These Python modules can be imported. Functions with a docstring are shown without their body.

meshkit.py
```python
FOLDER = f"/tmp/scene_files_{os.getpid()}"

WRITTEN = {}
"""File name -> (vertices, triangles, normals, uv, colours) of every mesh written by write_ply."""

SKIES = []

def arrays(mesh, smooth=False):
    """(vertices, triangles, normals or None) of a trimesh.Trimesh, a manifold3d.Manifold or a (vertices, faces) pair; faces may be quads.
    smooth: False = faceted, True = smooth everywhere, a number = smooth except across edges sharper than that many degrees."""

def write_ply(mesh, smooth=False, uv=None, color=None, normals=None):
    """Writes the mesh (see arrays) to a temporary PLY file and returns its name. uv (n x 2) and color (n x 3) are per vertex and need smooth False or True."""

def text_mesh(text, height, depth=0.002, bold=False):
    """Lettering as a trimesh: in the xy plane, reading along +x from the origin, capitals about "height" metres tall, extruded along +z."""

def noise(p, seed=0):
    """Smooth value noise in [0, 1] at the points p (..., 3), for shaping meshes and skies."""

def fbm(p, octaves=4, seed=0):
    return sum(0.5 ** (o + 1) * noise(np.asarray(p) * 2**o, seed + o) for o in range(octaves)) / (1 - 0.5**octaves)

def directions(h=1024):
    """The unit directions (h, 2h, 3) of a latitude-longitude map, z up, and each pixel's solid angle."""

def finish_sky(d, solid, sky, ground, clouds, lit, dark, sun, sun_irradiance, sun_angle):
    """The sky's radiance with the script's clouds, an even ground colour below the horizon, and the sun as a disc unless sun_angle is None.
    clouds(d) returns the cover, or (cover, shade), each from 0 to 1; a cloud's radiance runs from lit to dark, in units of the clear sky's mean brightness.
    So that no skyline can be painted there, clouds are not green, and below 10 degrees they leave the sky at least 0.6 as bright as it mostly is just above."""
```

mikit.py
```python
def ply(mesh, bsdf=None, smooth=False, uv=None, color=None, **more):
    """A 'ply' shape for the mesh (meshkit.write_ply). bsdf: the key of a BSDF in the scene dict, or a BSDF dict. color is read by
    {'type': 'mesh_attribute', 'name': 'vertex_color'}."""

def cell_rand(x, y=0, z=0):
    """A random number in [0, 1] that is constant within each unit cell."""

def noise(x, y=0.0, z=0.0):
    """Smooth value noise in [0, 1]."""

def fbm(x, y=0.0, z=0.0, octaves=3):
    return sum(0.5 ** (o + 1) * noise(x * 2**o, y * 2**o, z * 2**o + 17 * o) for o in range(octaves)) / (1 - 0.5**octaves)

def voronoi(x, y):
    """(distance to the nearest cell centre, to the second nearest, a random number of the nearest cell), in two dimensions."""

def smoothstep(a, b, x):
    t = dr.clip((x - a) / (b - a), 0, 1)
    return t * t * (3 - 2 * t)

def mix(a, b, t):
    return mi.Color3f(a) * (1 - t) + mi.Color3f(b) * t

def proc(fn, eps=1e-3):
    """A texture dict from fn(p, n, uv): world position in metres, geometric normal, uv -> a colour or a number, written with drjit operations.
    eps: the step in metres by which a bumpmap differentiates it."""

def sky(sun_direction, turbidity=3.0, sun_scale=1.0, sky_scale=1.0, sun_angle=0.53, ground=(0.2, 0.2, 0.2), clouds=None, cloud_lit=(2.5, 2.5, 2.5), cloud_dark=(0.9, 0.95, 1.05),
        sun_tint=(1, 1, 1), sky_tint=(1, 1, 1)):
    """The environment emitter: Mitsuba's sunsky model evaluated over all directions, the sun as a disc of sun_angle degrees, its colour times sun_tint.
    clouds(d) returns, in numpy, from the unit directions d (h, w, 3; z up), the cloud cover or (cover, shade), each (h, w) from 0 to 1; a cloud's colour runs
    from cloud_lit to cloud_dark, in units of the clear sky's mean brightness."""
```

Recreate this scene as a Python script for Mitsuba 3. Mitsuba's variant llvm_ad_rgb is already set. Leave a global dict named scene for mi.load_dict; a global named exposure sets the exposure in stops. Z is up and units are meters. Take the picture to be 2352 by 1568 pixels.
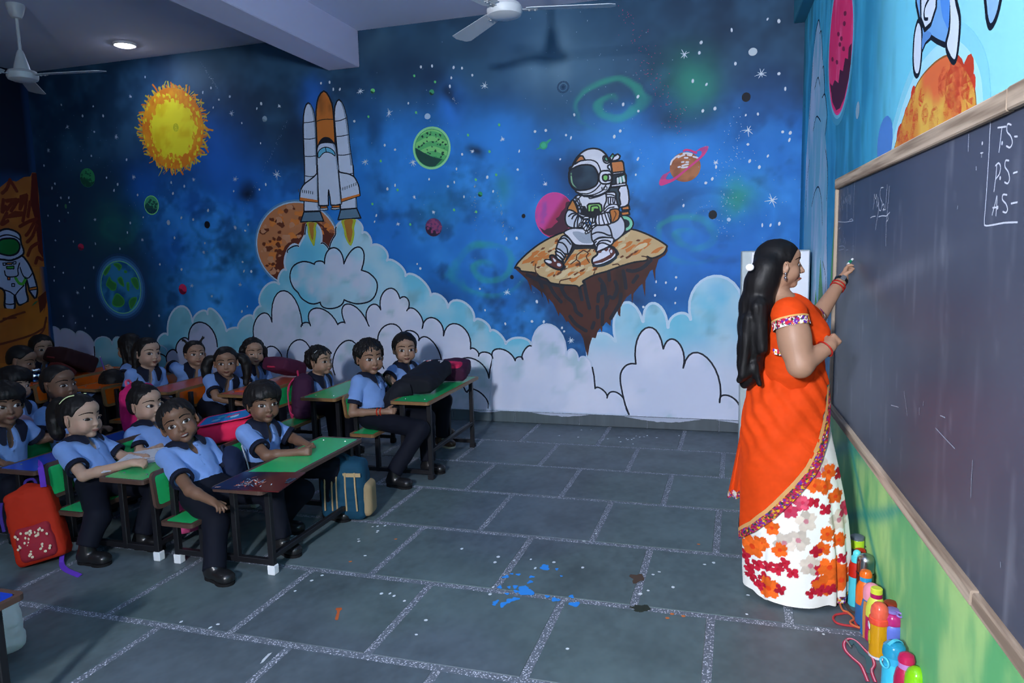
import math, random, numpy as np, trimesh, shapely, mitsuba as mi, mikit, meshkit
from shapely.geometry import Polygon, LineString, Point, box as sbox, MultiPolygon
from shapely import affinity
from shapely.ops import unary_union, polygonize
T = mi.ScalarTransform4f
scene, labels = {}, {}
A = np.array
rng = np.random.default_rng(7)

# ---------------------------------------------------------------- camera, light, exposure
CAM = A([-0.5241, -5.9271, 1.5])
scene['camera'] = {'type': 'perspective', 'fov': 71.3535, 'fov_axis': 'x', 'near_clip': 0.05, 'far_clip': 60.0,
    'to_world': T().look_at(origin=CAM.tolist(), target=(CAM + A([-0.288549, 0.949283, -0.124908])).tolist(), up=[-0.011654, 0.126965, 0.991839])}
exposure = 1.25
FLASH = 420.0            # the photographer's diffused flash, above and behind the camera
LED = 25.0               # round ceiling lamps
H = 3.466               # ceiling height
XL, YR = -7.523, -9.0   # left wall, rear wall
AW = 0.025              # the board wall is not quite square to the mural wall
DW = A([-math.sin(AW), math.cos(AW), 0.0]); NW = A([-math.cos(AW), -math.sin(AW), 0.0])   # along it (towards the corner), out of it
def flash_light():
    return {'type': 'area', 'radiance': {'type': 'rgb', 'value': [FLASH * v for v in (0.96, 0.98, 1.06)]}}
def led_light():
    return {'type': 'area', 'radiance': {'type': 'rgb', 'value': [LED * v for v in (0.82, 0.92, 1.25)]}}


# ---------------------------------------------------------------- helpers
def C(h):
    """'#rrggbb' (sRGB) -> linear albedo."""
    v = A([int(h[i:i + 2], 16) for i in (1, 3, 5)]) / 255.0
    return np.where(v <= 0.04045, v / 12.92, ((v + 0.055) / 1.055) ** 2.4)
VC = {'type': 'mesh_attribute', 'name': 'vertex_color'}
def bs(name, rough, spec=0.5, **k):
    scene['m_' + name] = {'type': 'twosided', 'bsdf': {'type': 'principled', 'base_color': VC, 'roughness': rough, 'specular': spec, **k}}
bs('matte', 0.85, 0.25); bs('paint', 0.6, 0.3); bs('satin', 0.42, 0.45); bs('gloss', 0.16, 0.5); bs('laminate', 0.22, 0.5)
bs('cloth', 0.8, 0.2, sheen=0.4); bs('skin', 0.5, 0.35); bs('hair', 0.5, 0.22); bs('metal', 0.24, 0.5, metallic=1.0); bs('leather', 0.3, 0.5)
bs('board', 0.42, 0.25)
def stone_col(p, n, uv):
    a = mikit.fbm(p.x * 5, p.y * 5, 0, 5); b = mikit.fbm(p.x * 31 + 7, p.y * 23, 3, 3); c = mikit.cell_rand(mi.Float(uv.x) * 977)
    t = 0.64 + 0.42 * a + 0.22 * (b - 0.5) + 0.16 * (c - 0.5)
    return mikit.mix(mi.Color3f(.088, .116, .138), mi.Color3f(.092, .132, .138), mikit.smoothstep(.35, .65, mikit.fbm(p.x * 1.3, p.y * 1.3, 9, 2))) * t
scene['m_stone'] = {'type': 'twosided', 'bsdf': {'type': 'bumpmap', 'scale': 0.0012, 'arbitrary': mikit.proc(lambda p, n, uv: mikit.fbm(p.x * 40, p.y * 40, 0, 3)),
    'bsdf': {'type': 'principled', 'base_color': mikit.proc(stone_col), 'roughness': 0.46, 'specular': 0.4}}}
def grit_col(p, n, uv):
    d1, d2, w = mikit.voronoi(p.x * 125, p.y * 125)
    t = mikit.smoothstep(.45, .25, d1) * mikit.smoothstep(.3, .95, w)
    return mikit.mix(mi.Color3f(.105, .125, .155), mi.Color3f(.56, .58, .66), t)
scene['m_grit'] = {'type': 'twosided', 'bsdf': {'type': 'principled', 'base_color': mikit.proc(grit_col), 'roughness': 0.6, 'specular': 0.35}}

used = {}
def key(name, parent=None):
    k = name if parent is None else parent + '__' + name
    n = used.get(k); used[k] = 0 if n is None else n + 1
    return k if n is None else '%s_%03d' % (k, n + 1)
def L(k, label=None, cat=None, group=None, kind=None):
    d = {}
    if label: d['label'] = label
    if cat: d['category'] = cat
    if group: d['group'] = group
    if kind: d['kind'] = kind
    if d: labels[k] = d
    return k
def thing(name, label, cat, group=None):
    return L(key(name), label, cat, group)
def tm(v, f): return trimesh.Trimesh(np.asarray(v, float), np.asarray(f, int), process=False)
def add(name, mesh, col, mat='matte', parent=None, smooth=False, label=None, cat=None, group=None, kind=None, **more):
    """One mesh of the scene; col: one linear colour, '#rrggbb', or a colour per vertex."""
    k = key(name, parent)
    if isinstance(mesh, (list, tuple)) and isinstance(mesh[0], trimesh.Trimesh): mesh = trimesh.util.concatenate(mesh)
    if isinstance(col, str): col = C(col)
    col = np.asarray(col, float)
    if smooth not in (False, True):
        assert col.ndim == 1
        mesh = trimesh.graph.smooth_shade(mesh, angle=math.radians(smooth), facet_minarea=None); smooth = True
    if col.ndim == 1: col = np.tile(col, (len(mesh.vertices), 1))
    scene[k] = mikit.ply(mesh, 'm_' + mat, smooth=smooth, color=np.clip(col, 0, 1), **more)
    L(k, label, cat, group, kind)
    return k
def cat(*ms): return trimesh.util.concatenate([m for m in ms if m is not None])
def xf(m, M):
    m = m.copy(); m.apply_transform(M); return m
def mat4(x=(1, 0, 0), y=(0, 1, 0), z=(0, 0, 1), o=(0, 0, 0)):
    M = np.eye(4); M[:3, 0], M[:3, 1], M[:3, 2], M[:3, 3] = x, y, z, o; return M
def rotz(a, o=(0, 0, 0)):
    c, s = math.cos(a), math.sin(a); return mat4((c, s, 0), (-s, c, 0), (0, 0, 1), o)
def unit(v): v = np.asarray(v, float); return v / (np.linalg.norm(v) + 1e-12)
def bx(x0, x1, y0, y1, z0, z1, c=0.0):
    """A box; c: chamfer of its edges."""
    if c <= 0:
        m = trimesh.creation.box((x1 - x0, y1 - y0, z1 - z0)); m.apply_translation(((x0 + x1) / 2, (y0 + y1) / 2, (z0 + z1) / 2)); return m
    P = []
    for sx in (0, 1):
        for sy in (0, 1):
            for sz in (0, 1):
                p = A([x1 if sx else x0, y1 if sy else y0, z1 if sz else z0]); d = A([-c if s else c for s in (sx, sy, sz)])
                for k in range(3):
                    q = p + d; q[k] = p[k]; P.append(q)
    return trimesh.convex.convex_hull(A(P))
def bar(p, q, w, h=None, c=0.0, up=(0, 0, 1)):
    """A straight bar of section w x h from p to q."""
    p, q = A(p, float), A(q, float); d = q - p; n = np.linalg.norm(d); z = d / n
    u = A(up, float)
    if abs(z @ u) > .95: u = A([1., 0, 0])
    x = unit(np.cross(u, z)); y = np.cross(z, x); h = h or w
    return xf(bx(-w / 2, w / 2, -h / 2, h / 2, 0, n, c), mat4(x, y, z, p))
def tube(pts, r, sides=8, caps=True):
    """A round tube along a polyline, r per point or one."""
    p = A(pts, float); r = np.broadcast_to(r, (len(p),)); t = np.gradient(p, axis=0); t /= np.linalg.norm(t, axis=1, keepdims=True) + 1e-12
    a = np.cross(t[0], [0, 0, 1.]) if abs(t[0][2]) < .9 else np.cross(t[0], [1., 0, 0]); a = unit(a); F = []
    for i in range(len(p)):
        a = unit(a - t[i] * (a @ t[i])); F.append((a.copy(), np.cross(t[i], a)))
    an = np.arange(sides) * 2 * math.pi / sides
    v = np.vstack([p[i] + r[i] * (np.cos(an)[:, None] * F[i][0] + np.sin(an)[:, None] * F[i][1]) for i in range(len(p))])
    f = []
    for i in range(len(p) - 1):
        for j in range(sides):
            k = (j + 1) % sides; a0, a1, b0, b1 = i * sides + j, i * sides + k, (i + 1) * sides + j, (i + 1) * sides + k
            f += [[a0, a1, b1], [a0, b1, b0]]
    if caps:
        v = np.vstack([v, p[0], p[-1]]); n = len(v)
        for j in range(sides):
            k = (j + 1) % sides; f += [[n - 2, k, j], [n - 1, (len(p) - 1) * sides + j, (len(p) - 1) * sides + k]]
    return tm(v, f)
def ribbon(pts, nor, w, th=.0015):
    """A flat strap of width w along a polyline; nor: the flat side's normal, one or per point."""
    p = A(pts, float); nor = np.broadcast_to(A(nor, float), p.shape); t = np.gradient(p, axis=0); t /= np.linalg.norm(t, axis=1, keepdims=True) + 1e-12
    s = np.cross(t, nor); s /= np.linalg.norm(s, axis=1, keepdims=True) + 1e-12; n = np.cross(s, t)
    v = np.stack([p + s * w / 2 + n * th / 2, p - s * w / 2 + n * th / 2, p - s * w / 2 - n * th / 2, p + s * w / 2 - n * th / 2], 1).reshape(-1, 3); f = []
    for i in range(len(p) - 1):
        for j in range(4):
            k = (j + 1) % 4; f += [[4 * i + j, 4 * i + k, 4 * i + 4 + k], [4 * i + j, 4 * i + 4 + k, 4 * i + 4 + j]]
    e = 4 * len(p) - 4; f += [[0, 2, 1], [0, 3, 2], [e, e + 1, e + 2], [e, e + 2, e + 3]]
    m = tm(v, f); m.fix_normals(); return m
def lathe(prof, n=28):
    """Surface of revolution of (r, z) points about z."""
    prof = A(prof, float); an = np.arange(n) * 2 * math.pi / n
    v = np.stack([prof[:, None, 0] * np.cos(an), prof[:, None, 0] * np.sin(an), np.repeat(prof[:, 1:], n, 1)], -1).reshape(-1, 3); f = []
    for i in range(len(prof) - 1):
        for j in range(n):
            k = (j + 1) % n; a, b, c, d = i * n + j, i * n + k, (i + 1) * n + k, (i + 1) * n + j; f += [[a, b, c], [a, c, d]]
    m = tm(v, f); m.merge_vertices(); m.update_faces(m.nondegenerate_faces()); m.remove_unreferenced_vertices(); return m
def spline(pts, n=8, closed=False):
    """Catmull-Rom through the points."""
    p = A(pts, float); m = len(p); out = []
    for i in range(m if closed else m - 1):
        g = (lambda k: p[k % m]) if closed else (lambda k: p[min(max(k, 0), m - 1)])
        a, b, c, d = g(i - 1), g(i), g(i + 1), g(i + 2)
        for t in np.arange(n) / n:
            out.append(.5 * (2 * b + (c - a) * t + (2 * a - 5 * b + 4 * c - d) * t * t + (3 * b - a - 3 * c + d) * t ** 3))
    if not closed: out.append(p[-1])
    return A(out)
def ell(c, rx, ry, rot=0.0, n=48):
    a = np.arange(n) * 2 * math.pi / n; x, y = rx * np.cos(a), ry * np.sin(a)
    return Polygon(np.stack([c[0] + x * math.cos(rot) - y * math.sin(rot), c[1] + x * math.sin(rot) + y * math.cos(rot)], 1))
def solid(q):
    """The whole area enclosed by a closed line that may cross itself."""
    q = A(q); l = unary_union(LineString(np.vstack([q, q[:1]]))); return unary_union(list(polygonize(l))).buffer(.0005)
def polys(g):
    if g.is_empty: return []
    return [q for q in getattr(g, 'geoms', [g]) if q.geom_type == 'Polygon' and q.area > 1e-8]
def tri2(g):
    """Triangles of a shapely shape: (vertices 2-d, faces)."""
    V, Fc, n = [], [], 0
    for q in polys(g):
        v, f = trimesh.creation.triangulate_polygon(q, engine='earcut')
        V.append(v); Fc.append(np.asarray(f) + n); n += len(v)
    return (np.vstack(V), np.vstack(Fc)) if V else (np.zeros((0, 2)), np.zeros((0, 3), int))
def gridtri(g, h):
    """The same with inner vertices about every h."""
    V, Fc, n = [], [], 0
    x0, y0, x1, y1 = g.bounds; shapely.prepare(g)
    xs, ys = np.arange(math.floor(x0 / h), math.ceil(x1 / h)) * h, np.arange(math.floor(y0 / h), math.ceil(y1 / h)) * h
    X, Y = np.meshgrid(xs, ys, indexing='ij'); cells = shapely.box(X.ravel(), Y.ravel(), X.ravel() + h, Y.ravel() + h)
    ins = shapely.contains(g, cells); hit = shapely.intersects(g, cells) & ~ins
    q = np.stack([X.ravel(), Y.ravel()], 1)[ins]; m = len(q)
    if m:
        V.append(np.concatenate([q, q + [h, 0], q + [h, h], q + [0, h]])); i = np.arange(m)
        Fc += [np.stack([i, i + m, i + 2 * m], 1), np.stack([i, i + 2 * m, i + 3 * m], 1)]; n = 4 * m
    if hit.any():
        v, f = tri2(MultiPolygon([r for c in shapely.intersection(g, cells[hit]) for r in polys(c)]))
        V.append(v); Fc.append(f + n)
    return np.vstack(V), np.vstack(Fc)
def extr(g, h, c=0.0):
    """A shapely shape extruded by h along z."""
    return cat(*[trimesh.creation.extrude_polygon(q, h, engine='earcut') for q in polys(g)])
def fb(x, z, s, seed=0, o=4): return meshkit.fbm(np.stack([np.asarray(x) * s, np.asarray(z) * s, np.full(np.shape(x), .5)], -1), o, seed)
def sst(a, b, x): t = np.clip((np.asarray(x) - a) / (b - a), 0, 1); return t * t * (3 - 2 * t)

class Wall:
    """A wall plane: 2-d (u, z) -> 3-d, for its paint."""
    def __init__(self, key, fn, nor): self.key, self.fn, self.nor, self.seen = key, fn, A(nor, float), []
    def lift(self, v2, d): return self.fn(v2) + self.nor * d
BW = Wall('wall_back', lambda v: np.stack([v[:, 0], 0 * v[:, 0], v[:, 1]], 1), (0, -1, 0))
LW = Wall('wall_left', lambda v: np.stack([np.full(len(v), XL), v[:, 0], v[:, 1]], 1), (1, 0, 0))
RW = Wall('wall_right', lambda v: np.outer(v[:, 0], DW) + np.outer(v[:, 1], [0, 0, 1]), NW)
class Paint:
    """Flat paint on a wall: shapes in layers, each a hair's breadth over the last, joined as one painted motif."""
    def __init__(self, wall, base=1): self.w, self.n, self.V, self.F, self.Cc, self.k = wall, base, [], [], [], 0
    def put(self, v, f, col):
        if not len(f): return self
        col = np.asarray(col, float); self.V.append((v, self.n)); self.F.append(f + self.k); self.k += len(v)
        self.Cc.append(np.tile(col, (len(v), 1)) if col.ndim == 1 else col); return self
    def fill(self, g, col, fn=None, h=None, up=True):
        """fn(x, z) -> colours makes a gradient."""
        if isinstance(g, (list, np.ndarray)): g = solid(g) if len(g) > 20 else Polygon(g)
        if not g.is_valid: g = g.buffer(0)
        if up: self.n += 1
        v, f = gridtri(g, h) if h else tri2(g)
        return self.put(v, f, fn(v[:, 0], v[:, 1]) if fn else (C(col) if isinstance(col, str) else col))
    def line(self, pts, w, col='#0c1420', curve=True, closed=False, up=True):
        p = spline(pts, 6, closed) if curve and len(pts) > 2 else A(pts)
        if closed: p = np.vstack([p, p[:1]])
        return self.fill(LineString(p).buffer(w / 2, quad_segs=3).simplify(w * .04), col, up=up)
    def lines(self, many, w, col='#0c1420', curve=True):
        self.n += 1
        for p in many: self.line(p, w, col, curve, up=False)
        return self
    def both(self, pts, col, w=.012, line='#0c1420', curve=True, fn=None, h=None):
        """A filled shape with its outline."""
        p = spline(pts, 6, True) if curve else A(pts)
        self.fill(solid(p), col, fn, h); return self.line(p, w, line, False, True)
    def done(self, name, label=None, parent=None, mat='paint', kind=None, stack=True):
        lo = np.min([v.min(0) for v, _ in self.V], 0); hi = np.max([v.max(0) for v, _ in self.V], 0)
        under = max([t for a, b, t in self.w.seen if (a < hi).all() and (b > lo).all()] + [0]) if stack else 0
        if stack: self.w.seen.append((lo, hi, under + self.n))
        m = tm(np.vstack([self.w.lift(v, 0.0006 + 0.00006 * (n + under)) for v, n in self.V]), np.vstack(self.F)); f = m.faces; nn = np.cross(m.vertices[f[:, 1]] - m.vertices[f[:, 0]], m.vertices[f[:, 2]] - m.vertices[f[:, 0]]) @ self.w.nor
        m.faces[nn < 0] = m.faces[nn < 0][:, ::-1]
        return add(name, m, np.vstack(self.Cc), mat, parent or self.w.key, label=label, kind=kind)


# ---------------------------------------------------------------- soft bodies: signed distances on a grid, meshed by surface nets
def surfnet(D, org, h):
    """Surface nets of a float grid, as a closed mesh."""
    ins = D < 0; nx, ny, nz = D.shape
    cnt = np.zeros((nx - 1, ny - 1, nz - 1), np.int8); S8 = [(i, j, k) for i in (0, 1) for j in (0, 1) for k in (0, 1)]
    sl = lambda o: (slice(o[0], nx - 1 + o[0]), slice(o[1], ny - 1 + o[1]), slice(o[2], nz - 1 + o[2]))
    for o in S8: cnt += ins[sl(o)]
    I, J, K = np.nonzero((cnt > 0) & (cnt < 8)); n = len(I)
    if not n: return None
    idx = np.full(cnt.shape, -1, np.int32); idx[I, J, K] = np.arange(n)
    acc, w = np.zeros((n, 3)), np.zeros(n)
    v8 = {o: D[I + o[0], J + o[1], K + o[2]].astype(float) for o in S8}
    for a in S8:
        for ax in range(3):
            if a[ax]: continue
            b = tuple(1 if i == ax else a[i] for i in range(3)); va, vb = v8[a], v8[b]; c = (va < 0) != (vb < 0)
            t = np.where(c, va / np.where(c, va - vb, 1), 0); P = np.tile(np.array(a, float), (n, 1)); P[:, ax] += t; acc += P * c[:, None]; w += c
    V = (np.stack([I, J, K], 1) + acc / w[:, None]) * h + org
    F = []
    for ax in range(3):
        a0 = [slice(1, -1)] * 3; a1 = [slice(1, -1)] * 3; a0[ax] = slice(0, -1); a1[ax] = slice(1, None)
        A0, A1 = ins[tuple(a0)], ins[tuple(a1)]; e = np.argwhere(A0 != A1)
        if not len(e): continue
        e = e + 1; e[:, ax] -= 1; flip = ~ins[e[:, 0], e[:, 1], e[:, 2]]
        u, v = [(1, 2), (2, 0), (0, 1)][ax]; q = []
        for du, dv in ((-1, -1), (0, -1), (0, 0), (-1, 0)):
            c = e.copy(); c[:, u] += du; c[:, v] += dv; q.append(idx[c[:, 0], c[:, 1], c[:, 2]])
        q = np.stack(q, 1); q[flip] = q[flip][:, ::-1]; F.append(q)
    q = np.vstack(F); f = np.vstack([q[:, [0, 1, 2]], q[:, [0, 2, 3]]])
    return tm(V, f)
class Field:
    def __init__(self, lo, hi, h):
        self.h = h; self.lo = np.floor(A(lo, float) / h) * h; self.n = np.ceil((A(hi, float) - self.lo) / h).astype(int) + 2; self.D = np.full(self.n, 1e3, np.float32)
    def _reg(self, lo, hi, m):
        a = np.clip(np.floor((A(lo) - m - self.lo) / self.h).astype(int), 0, self.n); b = np.clip(np.ceil((A(hi) + m - self.lo) / self.h).astype(int) + 1, 0, self.n)
        if (b <= a).any(): return None, None
        ax = [self.lo[i] + self.h * np.arange(a[i], b[i]) for i in range(3)]
        return tuple(slice(x, y) for x, y in zip(a, b)), np.stack(np.meshgrid(*ax, indexing='ij'), -1)
    def add(self, prim, k=.01):
        fn, lo, hi = prim; s, P = self._reg(lo, hi, max(k, 2.5 * self.h) + self.h)
        if s is None: return self
        d = fn(P).astype(np.float32); e = self.D[s]
        if k > 0: w = np.clip(.5 + .5 * (e - d) / k, 0, 1); self.D[s] = np.where(e > 900, d, e * (1 - w) + d * w - k * w * (1 - w))
        else: self.D[s] = np.minimum(e, d)
        return self
    def sub(self, prim, k=.006):
        fn, lo, hi = prim; s, P = self._reg(lo, hi, k + 2 * self.h)
        if s is None: return self
        d = -fn(P).astype(np.float32); e = self.D[s]
        if k > 0: w = np.clip(.5 - .5 * (e - d) / k, 0, 1); self.D[s] = e * (1 - w) + d * w + k * w * (1 - w)
        else: self.D[s] = np.maximum(e, d)
        return self
    def bend(self, fn):
        """D += fn(points), near the surface."""
        m = np.abs(self.D) < 5 * self.h; i = np.argwhere(m); self.D[m] += fn(self.lo + i * self.h).astype(np.float32); return self
    def mesh(self):
        D = self.D; D[[0, -1]] = np.maximum(D[[0, -1]], self.h); D[:, [0, -1]] = np.maximum(D[:, [0, -1]], self.h); D[:, :, [0, -1]] = np.maximum(D[:, :, [0, -1]], self.h)
        return surfnet(D, self.lo, self.h)
def cap(p, q, r1, r2=None):
    p, q = A(p, float), A(q, float); r2 = r1 if r2 is None else r2; d = q - p; dd = max(d @ d, 1e-12); R = max(r1, r2)
    def fn(P):
        t = np.clip(((P - p) @ d) / dd, 0, 1); return np.linalg.norm(P - p - t[..., None] * d, axis=-1) - (r1 + (r2 - r1) * t)
    return fn, np.minimum(p, q) - R, np.maximum(p, q) + R
def el3(c, r, R=None):
    """Ellipsoid; R: columns are its axes."""
    c, r = A(c, float), A(r, float); R = np.eye(3) if R is None else A(R)
    def fn(P):
        q = (P - c) @ R; k0 = np.linalg.norm(q / r, axis=-1); k1 = np.linalg.norm(q / (r * r), axis=-1); return k0 * (k0 - 1) / np.maximum(k1, 1e-9)
    e = np.abs(R) @ r; return fn, c - e, c + e
def rbx(c, hf, rr, R=None):
    c, hf = A(c, float), A(hf, float); R = np.eye(3) if R is None else A(R); rr = min(rr, hf.min())
    def fn(P):
        q = np.abs((P - c) @ R) - hf + rr; return np.linalg.norm(np.maximum(q, 0), axis=-1) + np.minimum(q.max(-1), 0) - rr
    e = np.abs(R) @ hf; return fn, c - e, c + e
def half(p, n):
    """Half space outside of n (positive on n's side)."""
    p, n = A(p, float), unit(n); return (lambda P: (P - p) @ n)
def nz3(P, s, seed=0, o=3): return meshkit.fbm(np.asarray(P) * s, o, seed) - .5
def frame(fwd, up=(0, 0, 1)):
    """Columns: forward, left, up."""
    f = unit(fwd); l = unit(np.cross(up, f)); return np.stack([f, l, np.cross(f, l)], 1)
def rotm(yaw=0, pitch=0, roll=0):
    """Columns forward, left, up; yaw to the left, pitch up, roll onto the left shoulder, in degrees."""
    y, p, r = np.radians([yaw, -pitch, -roll]); cy, sy, cp, sp, cr, sr = math.cos(y), math.sin(y), math.cos(p), math.sin(p), math.cos(r), math.sin(r)
    return A([[cy, -sy, 0], [sy, cy, 0], [0, 0, 1]]) @ A([[cp, 0, sp], [0, 1, 0], [-sp, 0, cp]]) @ A([[1, 0, 0], [0, cr, -sr], [0, sr, cr]])


# ---------------------------------------------------------------- the room
add('floor', bx(XL - .2, .5, YR - .2, .2, -.12, -.0025), (.2, .2, .2), label='grey speckled terrazzo strips between dark slate slabs', kind='structure')
scene['floor']['bsdf'] = {'type': 'ref', 'id': 'm_grit'}
ROWY = [0.0, -.616, -1.215, -1.818, -2.443, -3.066, -3.682] + [-3.682 - .615 * k for k in range(1, 8)]
for r in range(len(ROWY) - 1):
    ya, yb = ROWY[r] - (.003 if r == 0 else .019), ROWY[r + 1] + .019
    c0 = -.53 if r % 2 else -.228
    for c in range(-2, 13):
        xa, xb = c0 - .6195 * c - .017, c0 - .6195 * (c + 1) + .017
        xa, xb = min(xa, .26), max(xb, XL)
        if xa - xb < .05: continue
        P = []
        for y, sy in ((ya, -1), (yb, 1)):
            for x, sx in ((xa, -1), (xb, 1)):
                X = x + .014 * y
                P += [(X, y, -.03), (X, y, -.0022), (X + sx * .0022, y + sy * .0022, 0)]
        m = trimesh.convex.convex_hull(A(P)); u = rng.random()
        k = key('slab', 'floor'); scene[k] = mikit.ply(m, 'm_stone', uv=np.tile([u, .5], (len(m.vertices), 1)))
# paint drips, chalk crumbs and wear on the floor: flat spots on the slabs
FW = Wall('floor', lambda v: np.stack([v[:, 0], v[:, 1], 0 * v[:, 0]], 1), (0, 0, 1))
fp = Paint(FW, 0)
for (x, y), s in zip([(-1.369,-3.037),(-1.384,-3.031),(-1.353,-3.045),(-1.497,-2.923),(-1.493,-3.028),(-1.411,-3.136),(-1.393,-3.118),(-1.43,-3.172),(-1.467,-3.163),(-1.426,-3.008),(-1.373,-2.947),(-1.38,-2.895),(-1.339,-2.789),(-1.352,-2.78),(-1.285,-2.789),(-1.447,-2.887),(-1.264,-3.062),(-1.223,-3.082),(-1.161,-3.037),(-1.134,-3.101),(-1.41,-3.049),(-1.442,-3.081),(-1.452,-3.019),(-1.43,-3.185),(-1.467,-3.183),(-1.479,-2.887),(-1.248,-2.855)], [26, 20, 18, 11, 9, 14, 12, 12, 10, 10, 10, 9, 16, 14, 7, 8, 8, 13, 9, 16, 9, 7, 7, 10, 8, 6, 5]):
    a = np.linspace(0, 2 * math.pi, 14)[:-1]; r = s * .00125 * (1 + .25 * np.sin(a * 3 + x * 40) + .2 * np.sin(a * 2 + y * 30))
    fp.fill(np.stack([x + r * np.cos(a), y + r * 1.25 * np.sin(a)], 1), '#2f86d8', up=False)
fp.done('paint_drip', 'light blue paint drips on the slabs', mat='paint')
fp = Paint(FW, 0)
for (x, y) in [(-1.169,-2.744),(-1.316,-2.719),(-1.387,-2.803),(-1.598,-2.722),(-1.595,-2.786),(-1.511,-2.745),(-1.433,-2.713),(-.844,-2.903),(-.814,-2.705),(-.839,-2.74),(-.614,-2.576),(-.572,-2.546),(-.741,-2.845),(-1.514,-3.103),(-1.522,-3.036),(-1.808,-2.675),(-.874,-2.941),(-1.18,-2.323),(-1.223,-2.435),(-1.132,-.246),(-1.184,-.304),(-1.226,-.349),(-1.266,-.403),(-1.282,-.37),(-1.314,-.471),(-1.217,-.277),(-2.091,-.318),(-1.828,-.384),(-1.665,-.404),(-1.424,-.407),(-1.344,-.345),(-1.211,-.517),(-1.051,-.296),(-.884,-.198),(-1.687,-.169),(-1.609,-.148),(-1.238,-.388),(-1.151,-.288)]:
    fp.fill(ell((x, y), .0055 + .004 * rng.random(), .006 + .006 * rng.random(), 0, 9), '#c9d2d8', up=False)
for (x, y) in [(-1.09,-3.445),(-.845,-2.903),(-.614,-2.575),(-.573,-2.545),(-.433,-3.014),(-.424,-2.843),(-.153,-3.102),(-.168,-3.07),(-.214,-2.902)]+[(-2.369,-3.175),(-2.385,-3.285),(-2.257,-2.866),(-2.394,-2.684),(-2.378,-2.71),(-2.345,-2.558),(-2.34,-2.578),(-2.378,-2.496),(-2.403,-2.508),(-2.341,-2.481),(-2.53,-3.621),(-2.543,-3.651),(-1.81,-2.673),(-1.598,-2.723),(-1.594,-2.787),(-1.924,-3.219),(-1.952,-3.203),(-1.989,-3.213),(-1.859,-3.25),(-1.693,-3.493),(-1.701,-3.38),(-2.696,-3.642),(-2.35,-3.115),(-2.773,-2.728)]:
    fp.fill(ell((x, y), .005 + .004 * rng.random(), .006 + .006 * rng.random(), 0, 9), '#c9d2d8', up=False)
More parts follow.
